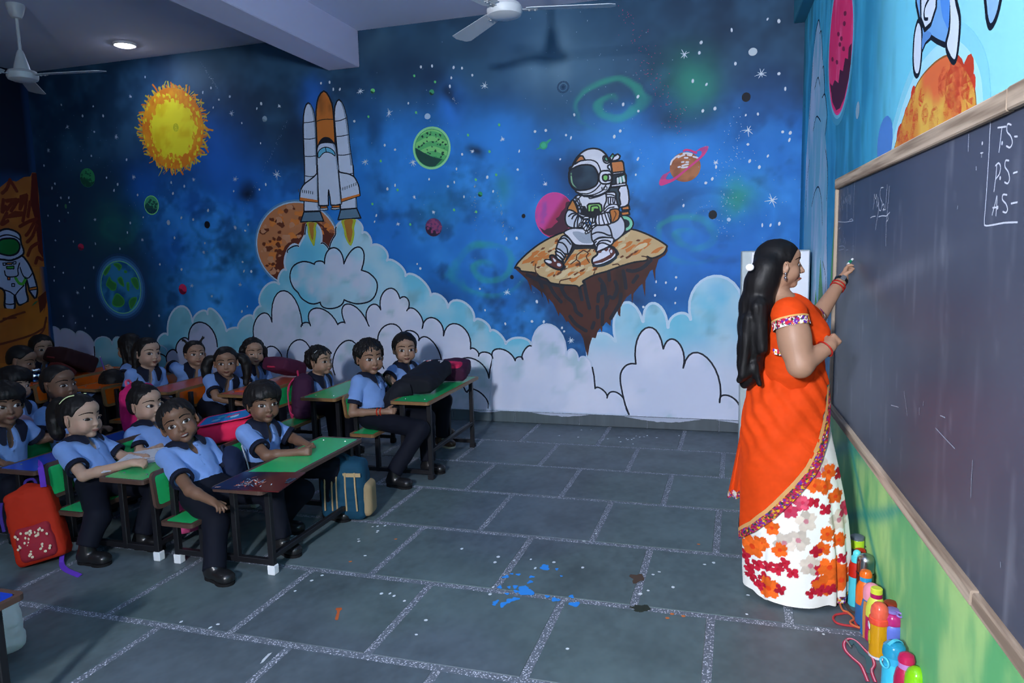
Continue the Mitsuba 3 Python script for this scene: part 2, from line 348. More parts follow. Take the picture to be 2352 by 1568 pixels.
fp.fill(np.array([(-2.179,-3.747),(-2.176,-3.773),(-2.172,-3.815),(-2.177,-3.826),(-2.186,-3.796),(-2.188,-3.76)]), '#b9bfc4', up=False)
fp.done('chalk_crumb', 'white paint specks and chalk crumbs', kind='stuff')
fp = Paint(FW, 0)
fp.fill(np.array([(-2.076,-3.464),(-2.096,-3.412),(-2.107,-3.396),(-2.115,-3.394),(-2.119,-3.379),(-2.099,-3.37),(-2.087,-3.384),(-2.09,-3.398),(-2.069,-3.444),(-2.059,-3.466),(-2.066,-3.472)]), '#b0562c', up=False)
for p in [(-2.295,-2.946),(-2.198,-2.638)]+[(-.744,-3.123),(-.682,-3.092),(-.728,-3.085),(-.65,-2.342)]: fp.fill(ell(p, .009, .009, 0, 9), '#b0683a', up=False)
fp.done('paint_smear', 'orange paint mark on a slab', mat='paint')
fp = Paint(FW, 0)
for p, rx, ry in zip([(-.862,-3.077),(-.85,-3.064),(-.906,-2.793)], (.035, .03, .03), (.02, .03, .045)):
    a = np.linspace(0, 2 * math.pi, 18)[:-1]; r = 1 + .25 * np.sin(a * 4 + rx * 90) + .2 * np.sin(a * 3)
    fp.fill(np.stack([p[0] + rx * r * np.cos(a), p[1] + ry * r * np.sin(a)], 1), '#262c22' if ry < .04 else '#4a3a2e', up=False)
fp.done('stain', 'dark stains on the joints')

add('ceiling', bx(XL - .2, .5, YR - .2, .2, H, H + .15), C('#c0c4da'), 'matte', label='pale lavender plastered ceiling', kind='structure')
nb = 60; bm = bx(-3.985, -3.672, YR, 0, 3.157, H + .05, .006)
add('trim_1', bm, C('#c9c9e4'), 'matte', label='pale lavender ceiling beam running from the mural wall towards the viewer', kind='structure')
gx, gz = np.meshgrid(np.linspace(XL, .02, 504), np.linspace(0, H, 233), indexing='ij')
def sheet(gx, gz, fn3):
    n, m = gx.shape; i = np.arange(n * m).reshape(n, m); f = np.concatenate([np.stack([i[:-1, :-1], i[1:, :-1], i[1:, 1:]], -1).reshape(-1, 3), np.stack([i[:-1, :-1], i[1:, 1:], i[:-1, 1:]], -1).reshape(-1, 3)])
    return tm(fn3(np.stack([gx.ravel(), gz.ravel()], 1)), f)
def lerp(a, b, t): return a * (1 - t[..., None]) + b * t[..., None]

# ---- background of the mural wall: airbrushed night sky in blue
def blob(x, z, c, r, sx=1., seed=0, warp=.25):
    wx, wz = x + warp * (fb(x, z, 2.6, seed) - .5), z + warp * (fb(x, z, 2.6, seed + 9) - .5)
    return np.exp(-(((wx - c[0]) / (r * sx)) ** 2 + ((wz - c[1]) / r) ** 2))
def back_colour(x, z):
    navy, slate, mid, blue = C('#12304c'), C('#2c5474'), C('#1d70c2'), C('#3b9cee')
    n1, n2, n3 = fb(x, z, 1.1, 1), fb(x, z, 2.7, 2), fb(x, z, 6.5, 3)
    top = 2.66 + .30 * sst(-3.3, -3.9, x) * 0 - .35 * sst(-3.6, -4.2, x) + .22 * (n1 - .5) + .5 * (n2 - .5) + .14 * (n3 - .5)      # upper edge of the blue
    t = sst(.10, -.30, z - top)                                     # 1 within the blue
    left = sst(-6.55, -5.55, x + .9 * (n2 - .5) + .25 * (z - 1.8)); t = t * left
    dark = sst(.47, .60, n2 * .5 + n3 * .3 + n1 * .2) * .85
    b = sst(.38, .62, .5 * n2 + .5 * fb(x, z, 1.7, 8))
    col = lerp(navy + 0 * x[..., None], slate, sst(.35, .7, n2) * sst(2.2, 2.9, z + 0 * x) + .12)
    sky = lerp(mid + 0 * x[..., None], blue, b)
    sky = lerp(sky, C('#123c70'), dark)
    col = lerp(col, sky, t)
    for c, r, sx, h, s in SMEARS: col = lerp(col, C(h), np.clip(blob(x, z, c, r, sx, int(abs(c[0]) * 50) % 97) * min(s * 1.2, 1), 0, 1))
    for c, r, pitch, h, s, turns in RINGS:                          # airbrushed spirals
        dx, dz = (x - c[0]) / 1.45 + .22 * (n2 - .5), z - c[1] + .2 * (n1 - .5); d = np.hypot(dx, dz); th = np.arctan2(dz, dx)
        w = .5 + .5 * np.cos(2 * math.pi * d / pitch - th)
        col = lerp(col, C(h), np.clip(sst(.45, .95, w) * sst(r * 1.05, r * .75, d) * sst(.0, .08, d) * s * .62 * sst(.2, .6, n2), 0, 1))
    return np.clip(col, 0, 1)
SMEARS = [(c, r, sx, h, s) for c, (r, sx, h, s) in zip([(-2.022,3.152),(-1.68,2.981),(-1.859,3.067),(-2.206,3.24),(-1.378,3.251),(-3.105,3.263),(-3.474,3.356),(-2.714,3.01),(-5.41,3.3),(-5.057,3.385),(-2.063,2.984),(-1.562,2.355),(-2.498,2.418),(-2.804,2.73),(-3.389,2.552),(-1.107,2.325),(-.444,2.281),(-.772,2.534),(-5.376,2.609),(-4.967,2.176),(-6.146,2.235),(-4.604,1.875),(-3.613,1.602),(-3.035,1.082),(-1.286,1.074),(-2.101,1.264),(-.595,1.244),(-.904,2.478),(-1.674,2.047),(-1.783,2.159),(-.806,2.767),(-.439,1.901),(-2.352,2.046),(-2.958,1.926),(-6.545,1.882),(-6.057,1.318),(-5.091,1.601),(-3.235,3.131),(-1.812,2.616),(-2.799,2.856),(-2.953,3.032),(-2.637,2.39),(-5.376,2.609),(-4.902,2.14),(-7.317,1.057),(-7.221,.869),(-4.269,2.614),(-3.583,2.146),(-3.601,2.605),(-4.427,2.664),(-.703,2.165),(-.291,2.593),(-4.154,2.953),(-2.339,2.514),(-3.542,1.284),(-2.716,.692),(-1.918,.815),(-.97,1.84),(-4.866,1.636),(-5.637,2.041),(-5.245,2.396),(-5.833,1.663),(-3.28,2.206),(-2.522,1.647),(-6.333,2.027),(-.9,1.318),(-1.392,1.255),(-.593,1.035)], [
    (.34, .9, '#56809f', .8), (.26, 1.2, '#4f7a98', .75), (.22, .5, '#86adc4', .5), (.3, 1, '#2c567a', .7), (.3, 1.6, '#27506f', .6), (.2, 2, '#2f5570', .6), (.12, 1.5, '#45697e', .5), (.2, 1.5, '#2d5877', .6), (.22, 1, '#4d6f86', .6), (.25, 1.3, '#3b5c74', .6), (.2, .6, '#6b95b2', .4),
    (.22, 1.3, '#3d97ea', .6), (.3, 1.5, '#2f8be4', .7), (.2, .7, '#2f80e0', .75), (.3, 1.4, '#2f8ae2', .6), (.25, 1.3, '#328de6', .6), (.3, 1.2, '#1d6fc4', .6), (.14, 1.5, '#15365a', .7), (.3, 1.2, '#1f66c4', .6), (.3, 1.2, '#1f6ccc', .7), (.25, 1, '#1b5cb6', .6), (.3, 1, '#1c62bd', .6), (.3, 1.2, '#2070c9', .6), (.2, 1.4, '#143a68', .7), (.25, 1.4, '#143c6c', .7), (.2, 1, '#143c6c', .7), (.25, 1.2, '#1f6dca', .7), (.12, 2, '#14375c', .8), (.2, 1.2, '#17406e', .7), (.15, 1.4, '#17406e', .7),
    (.20, .9, '#2f8f7d', .75), (.15, .9, '#2f9c78', .85), (.13, .7, '#2a8b98', .6), (.2, 1.3, '#1d74a0', .5), (.25, 1.3, '#1d5f62', .6), (.2, 1, '#174d7c', .5), (.2, .9, '#15496f', .5), (.25, 1.2, '#12304e', .6), (.3, 1.3, '#2a5d84', .5), (.1, .6, '#122f50', .8), (.1, 1, '#122f50', .6), (.075, 1, '#112a48', .9), (.2, .5, '#14305a', .5), (.13, .9, '#0b1d33', .95), (.1, .6, '#3c4f70', .5), (.08, .5, '#46587a', .6), (.2, .4, '#0e2747', .7), (.2, .5, '#123764', .4), (.2, .5, '#0f2b4c', .6), (.15, .5, '#0f2b4c', .6), (.25, 1.2, '#2c8ee6', .5), (.25, 1, '#1c4f86', .5), (.15, .8, '#2368c4', .7), (.2, 1, '#2e8ae4', .5), (.2, .7, '#123f74', .6), (.22, 1.5, '#15406f', .7), (.2, 1.3, '#15406f', .7), (.2, 1.2, '#16406c', .5), (.14, 1, '#2f7fb0', .4), (.2, 1, '#1a58ae', .6), (.25, 1, '#1d66c6', .6), (.25, 1, '#1c60bc', .5), (.25, 1.2, '#2c86e0', .5), (.25, 1.2, '#2277cf', .5), (.12, 1, '#11315a', .5), (.25, 1, '#2173c8', .5), (.2, 1.4, '#16406e', .6), (.2, 1.5, '#163d68', .6)])]
RINGS = [(c, r, p, h, s, 1) for c, (r, p, h, s) in zip([(-.643,1.708),(-2.55,1.384),(-1.418,2.636),(-.85,1.578),(-6.545,1.882),(-5.347,1.84),(-5.563,1.463)], [(.40, .17, '#133f78', .7), (.29, .15, '#2fb08a', .8), (.24, .15, '#34b48c', .8), (.22, .12, '#34b48c', .7), (.26, .2, '#1d6a5f', .5), (.24, .1, '#123f78', .5), (.3, .12, '#17487e', .35)])]
m = sheet(gx, gz, lambda v: np.stack([v[:, 0], 0 * v[:, 0], v[:, 1]], 1))
mb = bx(XL - .2, .4, .001, .2, -.1, H + .1)
add('wall_back', cat(m, mb), np.vstack([back_colour(m.vertices[:, 0], m.vertices[:, 2]), np.tile(C('#8088a0'), (len(mb.vertices), 1))]), 'paint', smooth=False, label='wall painted as deep blue outer space', kind='structure')

# ---- left wall: dark sky over an orange desert
def left_colour(y, z):
    n2, n3 = fb(y, z, 2.2, 31), fb(y, z, 7, 32)
    sky = lerp(C('#0c1c33') + 0 * y[..., None], C('#1c5aa0'), sst(2.5, 1.95, z + .5 * (n2 - .5)))
    sky = lerp(sky, C('#3f93a8'), sst(2.02, 1.86, z + .15 * (n3 - .5)))
    land = lerp(C('#b8762e') + 0 * y[..., None], C('#a9632c'), sst(.35, .65, n2)); land = lerp(land, C('#bd6a22'), sst(.75, .5, z + .2 * (n2 - .5)))
    col = lerp(sky, land, sst(1.83, 1.81, z - .10 * np.sin(y * 3 + 1)))
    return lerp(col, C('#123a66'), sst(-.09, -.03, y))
gy, gz2 = np.meshgrid(np.linspace(YR, 0, 300), np.linspace(0, H, 160), indexing='ij')
m = sheet(gy, gz2, lambda v: np.stack([np.full(len(v), XL), v[:, 0], v[:, 1]], 1)); mb = bx(XL - .2, XL - .001, YR - .2, .2, -.1, H + .1)
add('wall_left', cat(m, mb), np.vstack([left_colour(m.vertices[:, 1], m.vertices[:, 2]), np.tile(C('#8088a0'), (len(mb.vertices), 1))]), 'paint', label='wall painted as an orange desert planet under a dark sky', kind='structure')

# ---- right wall: teal sky over green ground
def right_colour(s, z):
    n1, n2, n3 = fb(s, z, 1.3, 41), fb(s * 3, z, 1.6, 42), fb(s * 2, z, 5, 43)
    sky = lerp(C('#2a86ac') + 0 * s[..., None], C('#46b4da'), sst(.35, .7, n2))
    sky = lerp(sky, C('#34708c'), sst(.56, .7, n2) * .8); sky = lerp(sky, C('#1f6f74'), sst(.52, .66, fb(s * 2.5, z, 1.5, 44)) * .6)
    sky = lerp(sky, C('#1a6fae'), sst(2.5, 1.9, z + .3 * (n2 - .5)) * .5 * sst(-2.9, -1.2, s))
    sky = lerp(sky, C('#74d6f2'), sst(-2.35, -3.0, s + .35 * (n2 - .5)) * .9)
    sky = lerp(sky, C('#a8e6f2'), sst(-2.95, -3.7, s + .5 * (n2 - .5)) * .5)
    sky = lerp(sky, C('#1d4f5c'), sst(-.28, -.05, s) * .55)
    grass = lerp(C('#62b070') + 0 * s[..., None], C('#a6d284'), sst(.42, .66, .6 * n2 + .4 * n3)); grass = lerp(grass, C('#4aa070'), sst(-2.3, -1.2, s) * .6)
    for a, b, c0, w in ((-.42, .60, .3, .028), (-.30, .95, 1.3, .022), (.28, .35, .2, .018), (-.62, .3, .6, .02)):
        d = z - (b + a * (s + 2.6) + .10 * np.sin(2.6 * s + c0)); grass = lerp(grass, C('#2a9484'), np.exp(-(d / (w * (1 + n2))) ** 2) * .8)
    return lerp(sky, grass, sst(.02, -.02, z - .80 - .12 * np.sin(s * 1.7) - .08 * (n2 - .5)))
gs, gz3 = np.meshgrid(np.linspace(-8.4, .0, 420), np.linspace(0, H, 174), indexing='ij')
m = sheet(gs, gz3, RW.fn.__call__ if False else (lambda v: RW.fn(v))); mb = xf(bx(.001, .2, -8.6, .2, -.1, H + .1), rotz(AW))
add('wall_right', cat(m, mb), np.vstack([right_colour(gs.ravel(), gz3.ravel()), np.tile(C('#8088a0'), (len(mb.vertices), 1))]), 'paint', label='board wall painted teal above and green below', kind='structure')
add('trim_2', xf(bx(-.078, .05, -8.4, -.001, 3.125, H + .05, .005), rotz(AW)), C('#2c6f86'), 'paint', label='narrow teal beam along the top of the board wall', kind='structure')
add('wall_rear', bx(XL - .2, .5, YR - .2, YR, -.1, H + .1), C('#c9ccd8'), 'matte', label='pale rear wall behind the viewer', kind='structure')

# skirting of slate slabs along the mural wall, paint spilt over its top
n = 13
for i in range(n):
    x0, x1 = XL + i * (-XL) / n + .002, XL + (i + 1) * (-XL) / n - .002
    if i == 0: tag = add('baseboard_back', bx(XL, 0, -.006, 0, 0, .097), C('#9aa4b4'), 'matte', label='skirting of dark slate slabs', kind='structure')
    mm = bx(x0, x1, -.016, -.002, 0.002, .0985 + .001 * math.sin(i * 7), .002); k = key('slab', 'baseboard_back'); scene[k] = mikit.ply(mm, 'm_stone', uv=np.tile([rng.random(), .5], (len(mm.vertices), 1)))
SKW = Wall('baseboard_back', lambda v: np.stack([v[:, 0], 0 * v[:, 0] - .0162, v[:, 1]], 1), (0, -1, 0)); pp = Paint(SKW, 0)
for x0, x1, dz in ((-2.75, -2.45, .02), (-2.15, -1.65, .03), (-1.35, -.72, .045), (-3.3, -2.9, .015), (-.6, -.2, .02)):
    xs = np.linspace(x0, x1, 26); top = np.full(26, .0975); lo = .0965 - dz * np.abs(np.sin((xs - x0) / (x1 - x0) * math.pi)) * (.35 + .9 * fb(xs, xs * 0, 14, 5))
    pp.fill(np.vstack([np.stack([xs, top], 1), np.stack([xs, lo], 1)[::-1]]), '#a9b4c8', up=False)
pp.done('paint_spill', 'white paint spilt over the skirting')

# ---- chalkboard
bd = thing('chalkboard', 'long dark slate chalkboard in a pale wood frame on the right wall', 'chalkboard')
R4 = rotz(AW)
def bwl(x0, x1, s0, s1, z0, z1, c=0.): return xf(bx(-x1, -x0, s0, s1, z0, z1, c), R4)      # x: out of the board wall
S0, S1 = -6.4, -1.738
gsb, gzb = np.meshgrid(np.linspace(S0, S1, 234), np.linspace(.60, 1.82, 90), indexing='ij')
def slate(s, z):
    n1, n2, n3 = fb(s, z, 1.2, 51), fb(s * 9, z * 1.2, 2.2, 52), fb(s * 4, z * .8, 5, 53, 5)
    c = lerp(C('#3a4252') + 0 * s[..., None], C('#4a4f5e'), sst(.35, .7, n1))
    c = lerp(c, C('#8b909c'), sst(.60, .85, n2) * .38 * sst(.3, .7, n1)); c = lerp(c, C('#9aa0ab'), sst(.66, .9, n3) * .35)
    d = np.hypot((s + 2.95) / .55, (z - 1.36 + .16 * (s + 2.95)) / .035); return lerp(c, C('#8d939f'), np.exp(-d ** 2) * .35 * n3 * 1.5)
m = sheet(gsb, gzb, lambda v: RW.fn(v) + NW * .0125)
add('writing_surface', cat(m, bwl(.002, .0123, S0, S1, .60, 1.82)), np.vstack([slate(gsb.ravel(), gzb.ravel()), np.tile(C('#3a4252'), (8, 1))]), 'board', bd)
def wood(m, base='#b3a28e', dark='#7d6c5c', ax=0, seed=0):
    v = m.vertices; q = np.delete(v, ax, 1); t = meshkit.fbm(np.stack([v[:, ax] * 2.2, q[:, 0] * 38, q[:, 1] * 38], -1), 4, seed); return lerp(C(base) + 0 * v[:, :1], C(dark), sst(.32, .68, t))
def fine(m, e): v, f = trimesh.remesh.subdivide_to_size(m.vertices, m.faces, e, max_iter=12); return tm(v, f)
for nm, (x1, s0, s1, z0, z1) in {'a': (.03, -4.02, S1, 1.784, 1.836), 'b': (.031, S0, -4.022, 1.786, 1.838), 'c': (.032, -3.98, S1 + .002, .585, .628), 'd': (.03, S0, -3.982, .583, .626), 'e': (.028, S1 - .022, S1 + .002, .6285, 1.7835)}.items():
    m = fine(bwl(.0, x1, s0, s1, z0, z1, .004), .05 if nm != 'e' else .03); add('frame_rail', m, wood(m, ax=2 if nm == 'e' else 1, seed=ord(nm)), 'matte', bd)
BDW = Wall(bd, lambda v: RW.fn(v) + NW * .0122, NW)
ch = Paint(BDW, 0); W1 = '#c3cad6'
def chalk(paths, w, col=W1, curve=True): ch.lines(paths, w, col, curve)
chalk([[(-3.876,1.787),(-3.878,1.702),(-3.876,1.603),(-3.873,1.544),(-3.883,1.534),(-3.926,1.534),(-3.998,1.537),(-4.072,1.536)], [(-3.926,1.762),(-3.975,1.757)], [(-3.951,1.759),(-3.947,1.731),(-3.942,1.704)], [(-4.005,1.756),(-3.984,1.761),(-3.983,1.745),(-4.006,1.731),(-4.018,1.715),(-4.006,1.706),(-3.985,1.712)], [(-4.028,1.727),(-4.043,1.725)],
       [(-3.933,1.673),(-3.931,1.645),(-3.925,1.614)], [(-3.925,1.674),(-3.944,1.678),(-3.957,1.668),(-3.952,1.652),(-3.933,1.643)], [(-4.004,1.677),(-3.985,1.679),(-3.984,1.665),(-4.004,1.652),(-4.014,1.635),(-4.005,1.626),(-3.987,1.63)], [(-4.034,1.646),(-4.055,1.647)],
       [(-3.922,1.559),(-3.937,1.585),(-3.945,1.601),(-3.947,1.581),(-3.946,1.556)], [(-3.923,1.575),(-3.951,1.575)], [(-4.005,1.6),(-3.982,1.602),(-3.98,1.591),(-4.002,1.58),(-4.013,1.567),(-4.005,1.56),(-3.987,1.563)], [(-4.032,1.579),(-4.065,1.58)]], .0042, W1)
for p in [(-3.958,1.722),(-3.959,1.642),(-3.954,1.574),(-3.83,1.739)]: ch.fill(ell(p, .005, .005, 0, 8), W1)
chalk([[(-3.729,1.775),(-3.728,1.755),(-3.729,1.732)], [(-3.821,1.716),(-3.839,1.715)], [(-3.83,1.716),(-3.83,1.705)], [(-3.796,1.685),(-3.797,1.677)], [(-3.669,1.593),(-3.667,1.585)]], .003, W1)
chalk([[(-2.609,1.636),(-2.62,1.665),(-2.621,1.697),(-2.647,1.676),(-2.659,1.694),(-2.677,1.666),(-2.677,1.64)], [(-2.671,1.664),(-2.689,1.644),(-2.703,1.66),(-2.696,1.677),(-2.712,1.635),(-2.692,1.602),(-2.676,1.568),(-2.666,1.551)], [(-2.777,1.712),(-2.732,1.711),(-2.732,1.677),(-2.767,1.652),(-2.751,1.626),(-2.719,1.63),(-2.709,1.655)], [(-2.765,1.64),(-2.792,1.648),(-2.806,1.633),(-2.784,1.625),(-2.821,1.625)], [(-2.839,1.717),(-2.833,1.671),(-2.827,1.622)], [(-2.876,1.709),(-2.868,1.655),(-2.859,1.621)], [(-2.562,1.603),(-2.603,1.606),(-2.657,1.606)], [(-2.713,1.601),(-2.775,1.603),(-2.845,1.6),(-2.896,1.611)], [(-2.859,1.621),(-2.85,1.577),(-2.852,1.522),(-2.854,1.485)], [(-2.863,1.605),(-2.876,1.586),(-2.849,1.578)]], .0042, '#b4bcc9')
chalk([[(-2.19,1.783),(-2.19,1.684),(-2.187,1.604)], [(-1.775,1.613),(-1.977,1.604),(-2.187,1.604)], [(-1.8,1.732),(-1.8,1.675)], [(-1.852,1.735),(-1.851,1.667)], [(-1.892,1.668),(-1.907,1.713),(-1.933,1.702),(-1.918,1.749)], [(-1.953,1.698),(-1.971,1.727),(-1.992,1.699),(-1.999,1.731)], [(-2.027,1.771),(-2.019,1.694),(-2.027,1.614)], [(-2.044,1.693),(-2.062,1.733),(-2.095,1.684),(-2.099,1.73),(-2.11,1.701)], [(-2.087,1.609),(-2.138,1.614),(-2.177,1.608)], [(-1.804,1.574),(-1.845,1.581)]], .0042, '#9aa4b4')
chalk([[(-1.819,1.53),(-1.846,1.498),(-1.863,1.523),(-1.888,1.498)], [(-1.941,1.562),(-1.935,1.5),(-1.974,1.525),(-2.002,1.497)], [(-1.82,1.482),(-1.931,1.486),(-1.999,1.478)], [(-1.813,1.463),(-1.968,1.47)], [(-2.081,1.467),(-2.034,1.464),(-2.012,1.443)], [(-2.19,1.486),(-2.219,1.485),(-2.232,1.462)]], .003, '#8590a2')
chalk([[(-3.887,.938),(-3.886,.89),(-3.889,.84)], [(-3.574,.945),(-3.663,.937),(-3.749,.931)], [(-3.206,.986),(-3.237,.945),(-3.262,.911)], [(-3.041,.772),(-3.052,.757)], [(-3.44,.998),(-3.438,.985)], [(-3.399,.968),(-3.4,.946)], [(-4.098,.757),(-4.1,.746)], [(-3.035,.898),(-3.141,.914)], [(-3.612,.992),(-3.654,.996)]], .0035, '#8a92a0')
ch.done('chalk_writing', 'white chalk writing', kind='stuff')

# ---- white steel cupboard in the corner behind the teacher
cb = thing('cupboard', 'plain white steel cupboard standing in the far corner behind the teacher', 'cupboard')
add('body', bx(-.435, -.005, -.83, -.42, .0, 1.462, .006), C('#a9b6b8'), 'satin', cb)
add('door', bx(-.375, -.012, -.853, -.8305, .05, 1.455, .004), C('#dfe4ec'), 'satin', cb)
add('handle', bx(-.362, -.348, -.872, -.8535, .72, .84, .003), C('#8d949c'), 'metal', cb)

# ---- ceiling lamps and fans
def lamp(x, y, label):
    t = thing('ceiling_lamp', label, 'ceiling lamp', 'round ceiling lamps'); o = (x, y, H)
    add('rim', xf(lathe([(.0, 0), (.098, 0), (.098, -.016), (.09, -.02), (.088, -.012), (0, -.012)]), mat4(o=o)), C('#e8e8ee'), 'satin', t, 35)
    m = xf(lathe([(.0885, -.013), (.086, -.02), (.07, -.028), (.04, -.032), (0, -.033)]), mat4(o=o)); m.fix_normals()
    if m.face_normals[:, 2].mean() > 0: m.invert()
    k = add('diffuser', m, (.8, .8, .8), 'satin', t); scene[k]['emitter'] = led_light()
lamp(-5.80, -.44, 'round white LED lamp glowing on the ceiling above the sun mural')
lamp(-1.6, -4.6, 'round LED lamp on the ceiling above the viewer')
lamp(-5.8, -4.4, 'round LED lamp on the ceiling above the left end of the near lane')
def fan(x, y, a0, label):
    t = thing('ceiling_fan', label, 'ceiling fan'); o = (x, y, 0); wh = C('#d3d8dc')
    add('canopy', xf(lathe([(0, H), (.062, H), (.066, H - .012), (.05, H - .07), (.035, H - .10), (.016, H - .105), (0, H - .105)]), mat4(o=o)), wh, 'satin', t, 35)
    add('rod', xf(lathe([(.0115, 2.98), (.0115, H - .1)], 14), mat4(o=o)), wh, 'satin', t, True)
    add('motor', xf(lathe([(0, 3.13), (.016, 3.13), (.024, 3.115), (.05, 3.02), (.058, 2.985), (.095, 2.975), (.108, 2.955), (.108, 2.93), (.1, 2.912), (.07, 2.9), (0, 2.895)]), mat4(o=o)), wh, 'satin', t, 30)
    for i in range(3):
        a = math.radians(a0 + 120 * i); g = Polygon([(.13, -.038), (.16, -.052), (.62, -.068), (.66, -.05), (.67, .02), (.64, .062), (.16, .05), (.13, .038)])
        b = extr(g, .004); b.apply_transform(trimesh.transformations.rotation_matrix(math.radians(9), (1, 0, 0))); b.apply_translation((0, 0, 2.945))
        k = add('blade', xf(b, rotz(a, o)), C('#c8cfd4'), 'satin', t)
        add('bracket', xf(cat(bx(.085, .2, -.014, .014, 2.938, 2.943), *[xf(lathe([(0, .0), (.007, 0), (.007, -.006), (0, -.006)], 8), mat4(o=(q, 0, 2.938))) for q in (.15, .185)]), rotz(a, o)), C('#aab0b6'), 'satin', k)
fan(-5.75, -1.53, 12, 'white three-blade ceiling fan on its rod beside the glowing ceiling lamp')
fan(-1.83, -1.61, 15, 'white ceiling fan right of the ceiling beam, cut off by the top of the picture')
# the photographer's flash on its stand, behind the camera
t = thing('flash_lamp', 'square diffused flash lamp on a stand behind the camera', 'flash lamp'); FO = A([-1.5, -7.75, 2.45]); fd = unit([.22, .95, -.15]); fx = unit(np.cross(fd, [0, 0, 1])); fz = np.cross(fx, fd)
M = mat4(fx, -fz, fd, FO)
add('housing', xf(lathe([(.06, -.30), (.07, -.28), (.27, -.02), (.27, 0.0), (.258, 0.0), (.06, -.27), (0, -.28)], 4), M @ trimesh.transformations.rotation_matrix(math.pi / 4, (0, 0, 1))), C('#15161a'), 'satin', t)
m = xf(tm([[-.17, -.17, -.012], [.17, -.17, -.012], [.17, .17, -.012], [-.17, .17, -.012]], [[0, 1, 2], [0, 2, 3]]), M)
k = add('diffuser', m, (.8, .8, .8), 'satin', t); scene[k]['emitter'] = flash_light()
for sx, ln in ((-1, .25), (1, .12)): add('barn_door', xf(bx(sx * .185 - .004, sx * .185 + .004, -.2, .2, -.02, ln), M), C('#15161a'), 'matte', t)
add('stand', cat(tube([FO - fd * .18 + A([0, 0, -.06]), (FO[0] - fd[0] * .18, FO[1] - fd[1] * .18, .3)], .012), *[tube([(FO[0], FO[1] - .17, .45), (FO[0] + .35 * math.cos(q), FO[1] - .17 + .35 * math.sin(q), .01)], .009) for q in (0, 2.1, 4.2)]), C('#1a1b1e'), 'satin', t)


# ---------------------------------------------------------------- the painted motifs of the mural wall
INK = '#0b1626'
def arcs(p):
    """Scallops: cusp, apex, cusp, apex, ... cusp."""
    p = A(p); out = []
    for i in range(0, len(p) - 2, 2):
        a, m, b = p[i], p[i + 1], p[i + 2]; v = (m - (a + b) / 2) / .75
        for t in np.arange(12) / 12: out.append((1 - t) ** 3 * a + 3 * (1 - t) ** 2 * t * (a + v) + 3 * (1 - t) * t * t * (b + v) + t ** 3 * b)
    return A(out + [p[-1]])
def cloud_fn(base, hi, shade, seed, blue=None):
    def fn(x, z):
        n = fb(x, z, 2.3, seed); k = fb(x, z, 4.6, seed + 1)
        c = lerp(C(base) + 0 * x[:, None], C(hi), sst(.4, .62, n)); c = lerp(c, C(shade), sst(.56, .74, k) * .7)
        return lerp(c, C(blue), sst(.5, .7, fb(x, z, 1.7, seed + 2)) * .6) if blue else c
    return fn
CY = cloud_fn('#6cc0dc', '#a8d2e6', '#6fa4b2', 61, '#58b4dc'); CYL = cloud_fn('#6fb4c8', '#8cc2d4', '#5e97a8', 64, '#5aa8c4'); WH = cloud_fn('#c8d2ea', '#d6dcf0', '#93b8c4', 67); WG = cloud_fn('#b9c8dc', '#c6d2e6', '#86b2bc', 70)
LAV = cloud_fn('#a8b2d0', '#b4bcd8', '#8fa4ba', 73)
def down(top, z=.1, tail=()):
    top = A(top); return np.vstack([top, [[top[-1][0], z], [top[0][0], z]]] if not len(tail) else [top, A(tail)])
def glow(g, r, col, p):
    for q in (1., .6): p.fill(g.buffer(r * q), col)
# brown planet behind the rocket
def speckle(p, c, rx, ry, n, col, s, seed, cond=None):
    r = np.random.default_rng(seed); p.n += 1
    for _ in range(n):
        a, d = r.uniform(0, 2 * math.pi), math.sqrt(r.uniform(0, .88)); x, z = c[0] + rx * d * math.cos(a), c[1] + ry * d * math.sin(a); w = s * r.uniform(.5, 1.4)
        u, v = (x - c[0]) / rx, (z - c[1]) / ry
        if cond and not cond(u, v): continue
        t = np.linspace(0, 2 * math.pi, 9)[:-1]; rr = w * r.uniform(.5, 1.3, 8); g = np.stack([x + rr * np.cos(t) * 1.25, z + rr * np.sin(t)], 1)
        p.fill(g, col, up=False)
p = Paint(BW); c, e = (-4.424,1.616), (-4.861,1.628); rx, rz = c[0] - e[0], c[1] - (-4.453,1.226)[1]
g = ell(c, rx, rz); p.fill(g.buffer(.03), '#4f86b8'); p.fill(g.buffer(.013), '#a9c4dc'); p.fill(g, '#b8764e')
dark = np.vstack([[(-4.183,1.818),(-4.35,1.814),(-4.367,1.742),(-4.429,1.708),(-4.487,1.658),(-4.545,1.613),(-4.599,1.547)], [(-4.671,1.536),(-4.649,1.457),(-4.749,1.371),(-4.8,1.316),(-4.778,1.235),(-4.557,1.217),(-4.374,1.467)], [(-4.061,1.534),(-4.006,1.669),(-4.049,1.732),(-4.116,1.775)]])
p.fill(solid(dark).intersection(g), '#5c2a20')
speckle(p, c, rx, rz, 46, '#cf7a3a', .03, 5, lambda u, v: u - v < .55); speckle(p, c, rx, rz, 60, '#63301f', .02, 6); speckle(p, c, rx, rz, 34, '#c08868', .03, 7, lambda u, v: u - v < .4)
speckle(p, c, rx, rz, 30, '#9a5a40', .02, 8, lambda u, v: u > .5)
p.done('painted_planet', 'large brown cratered planet painted behind the rocket')

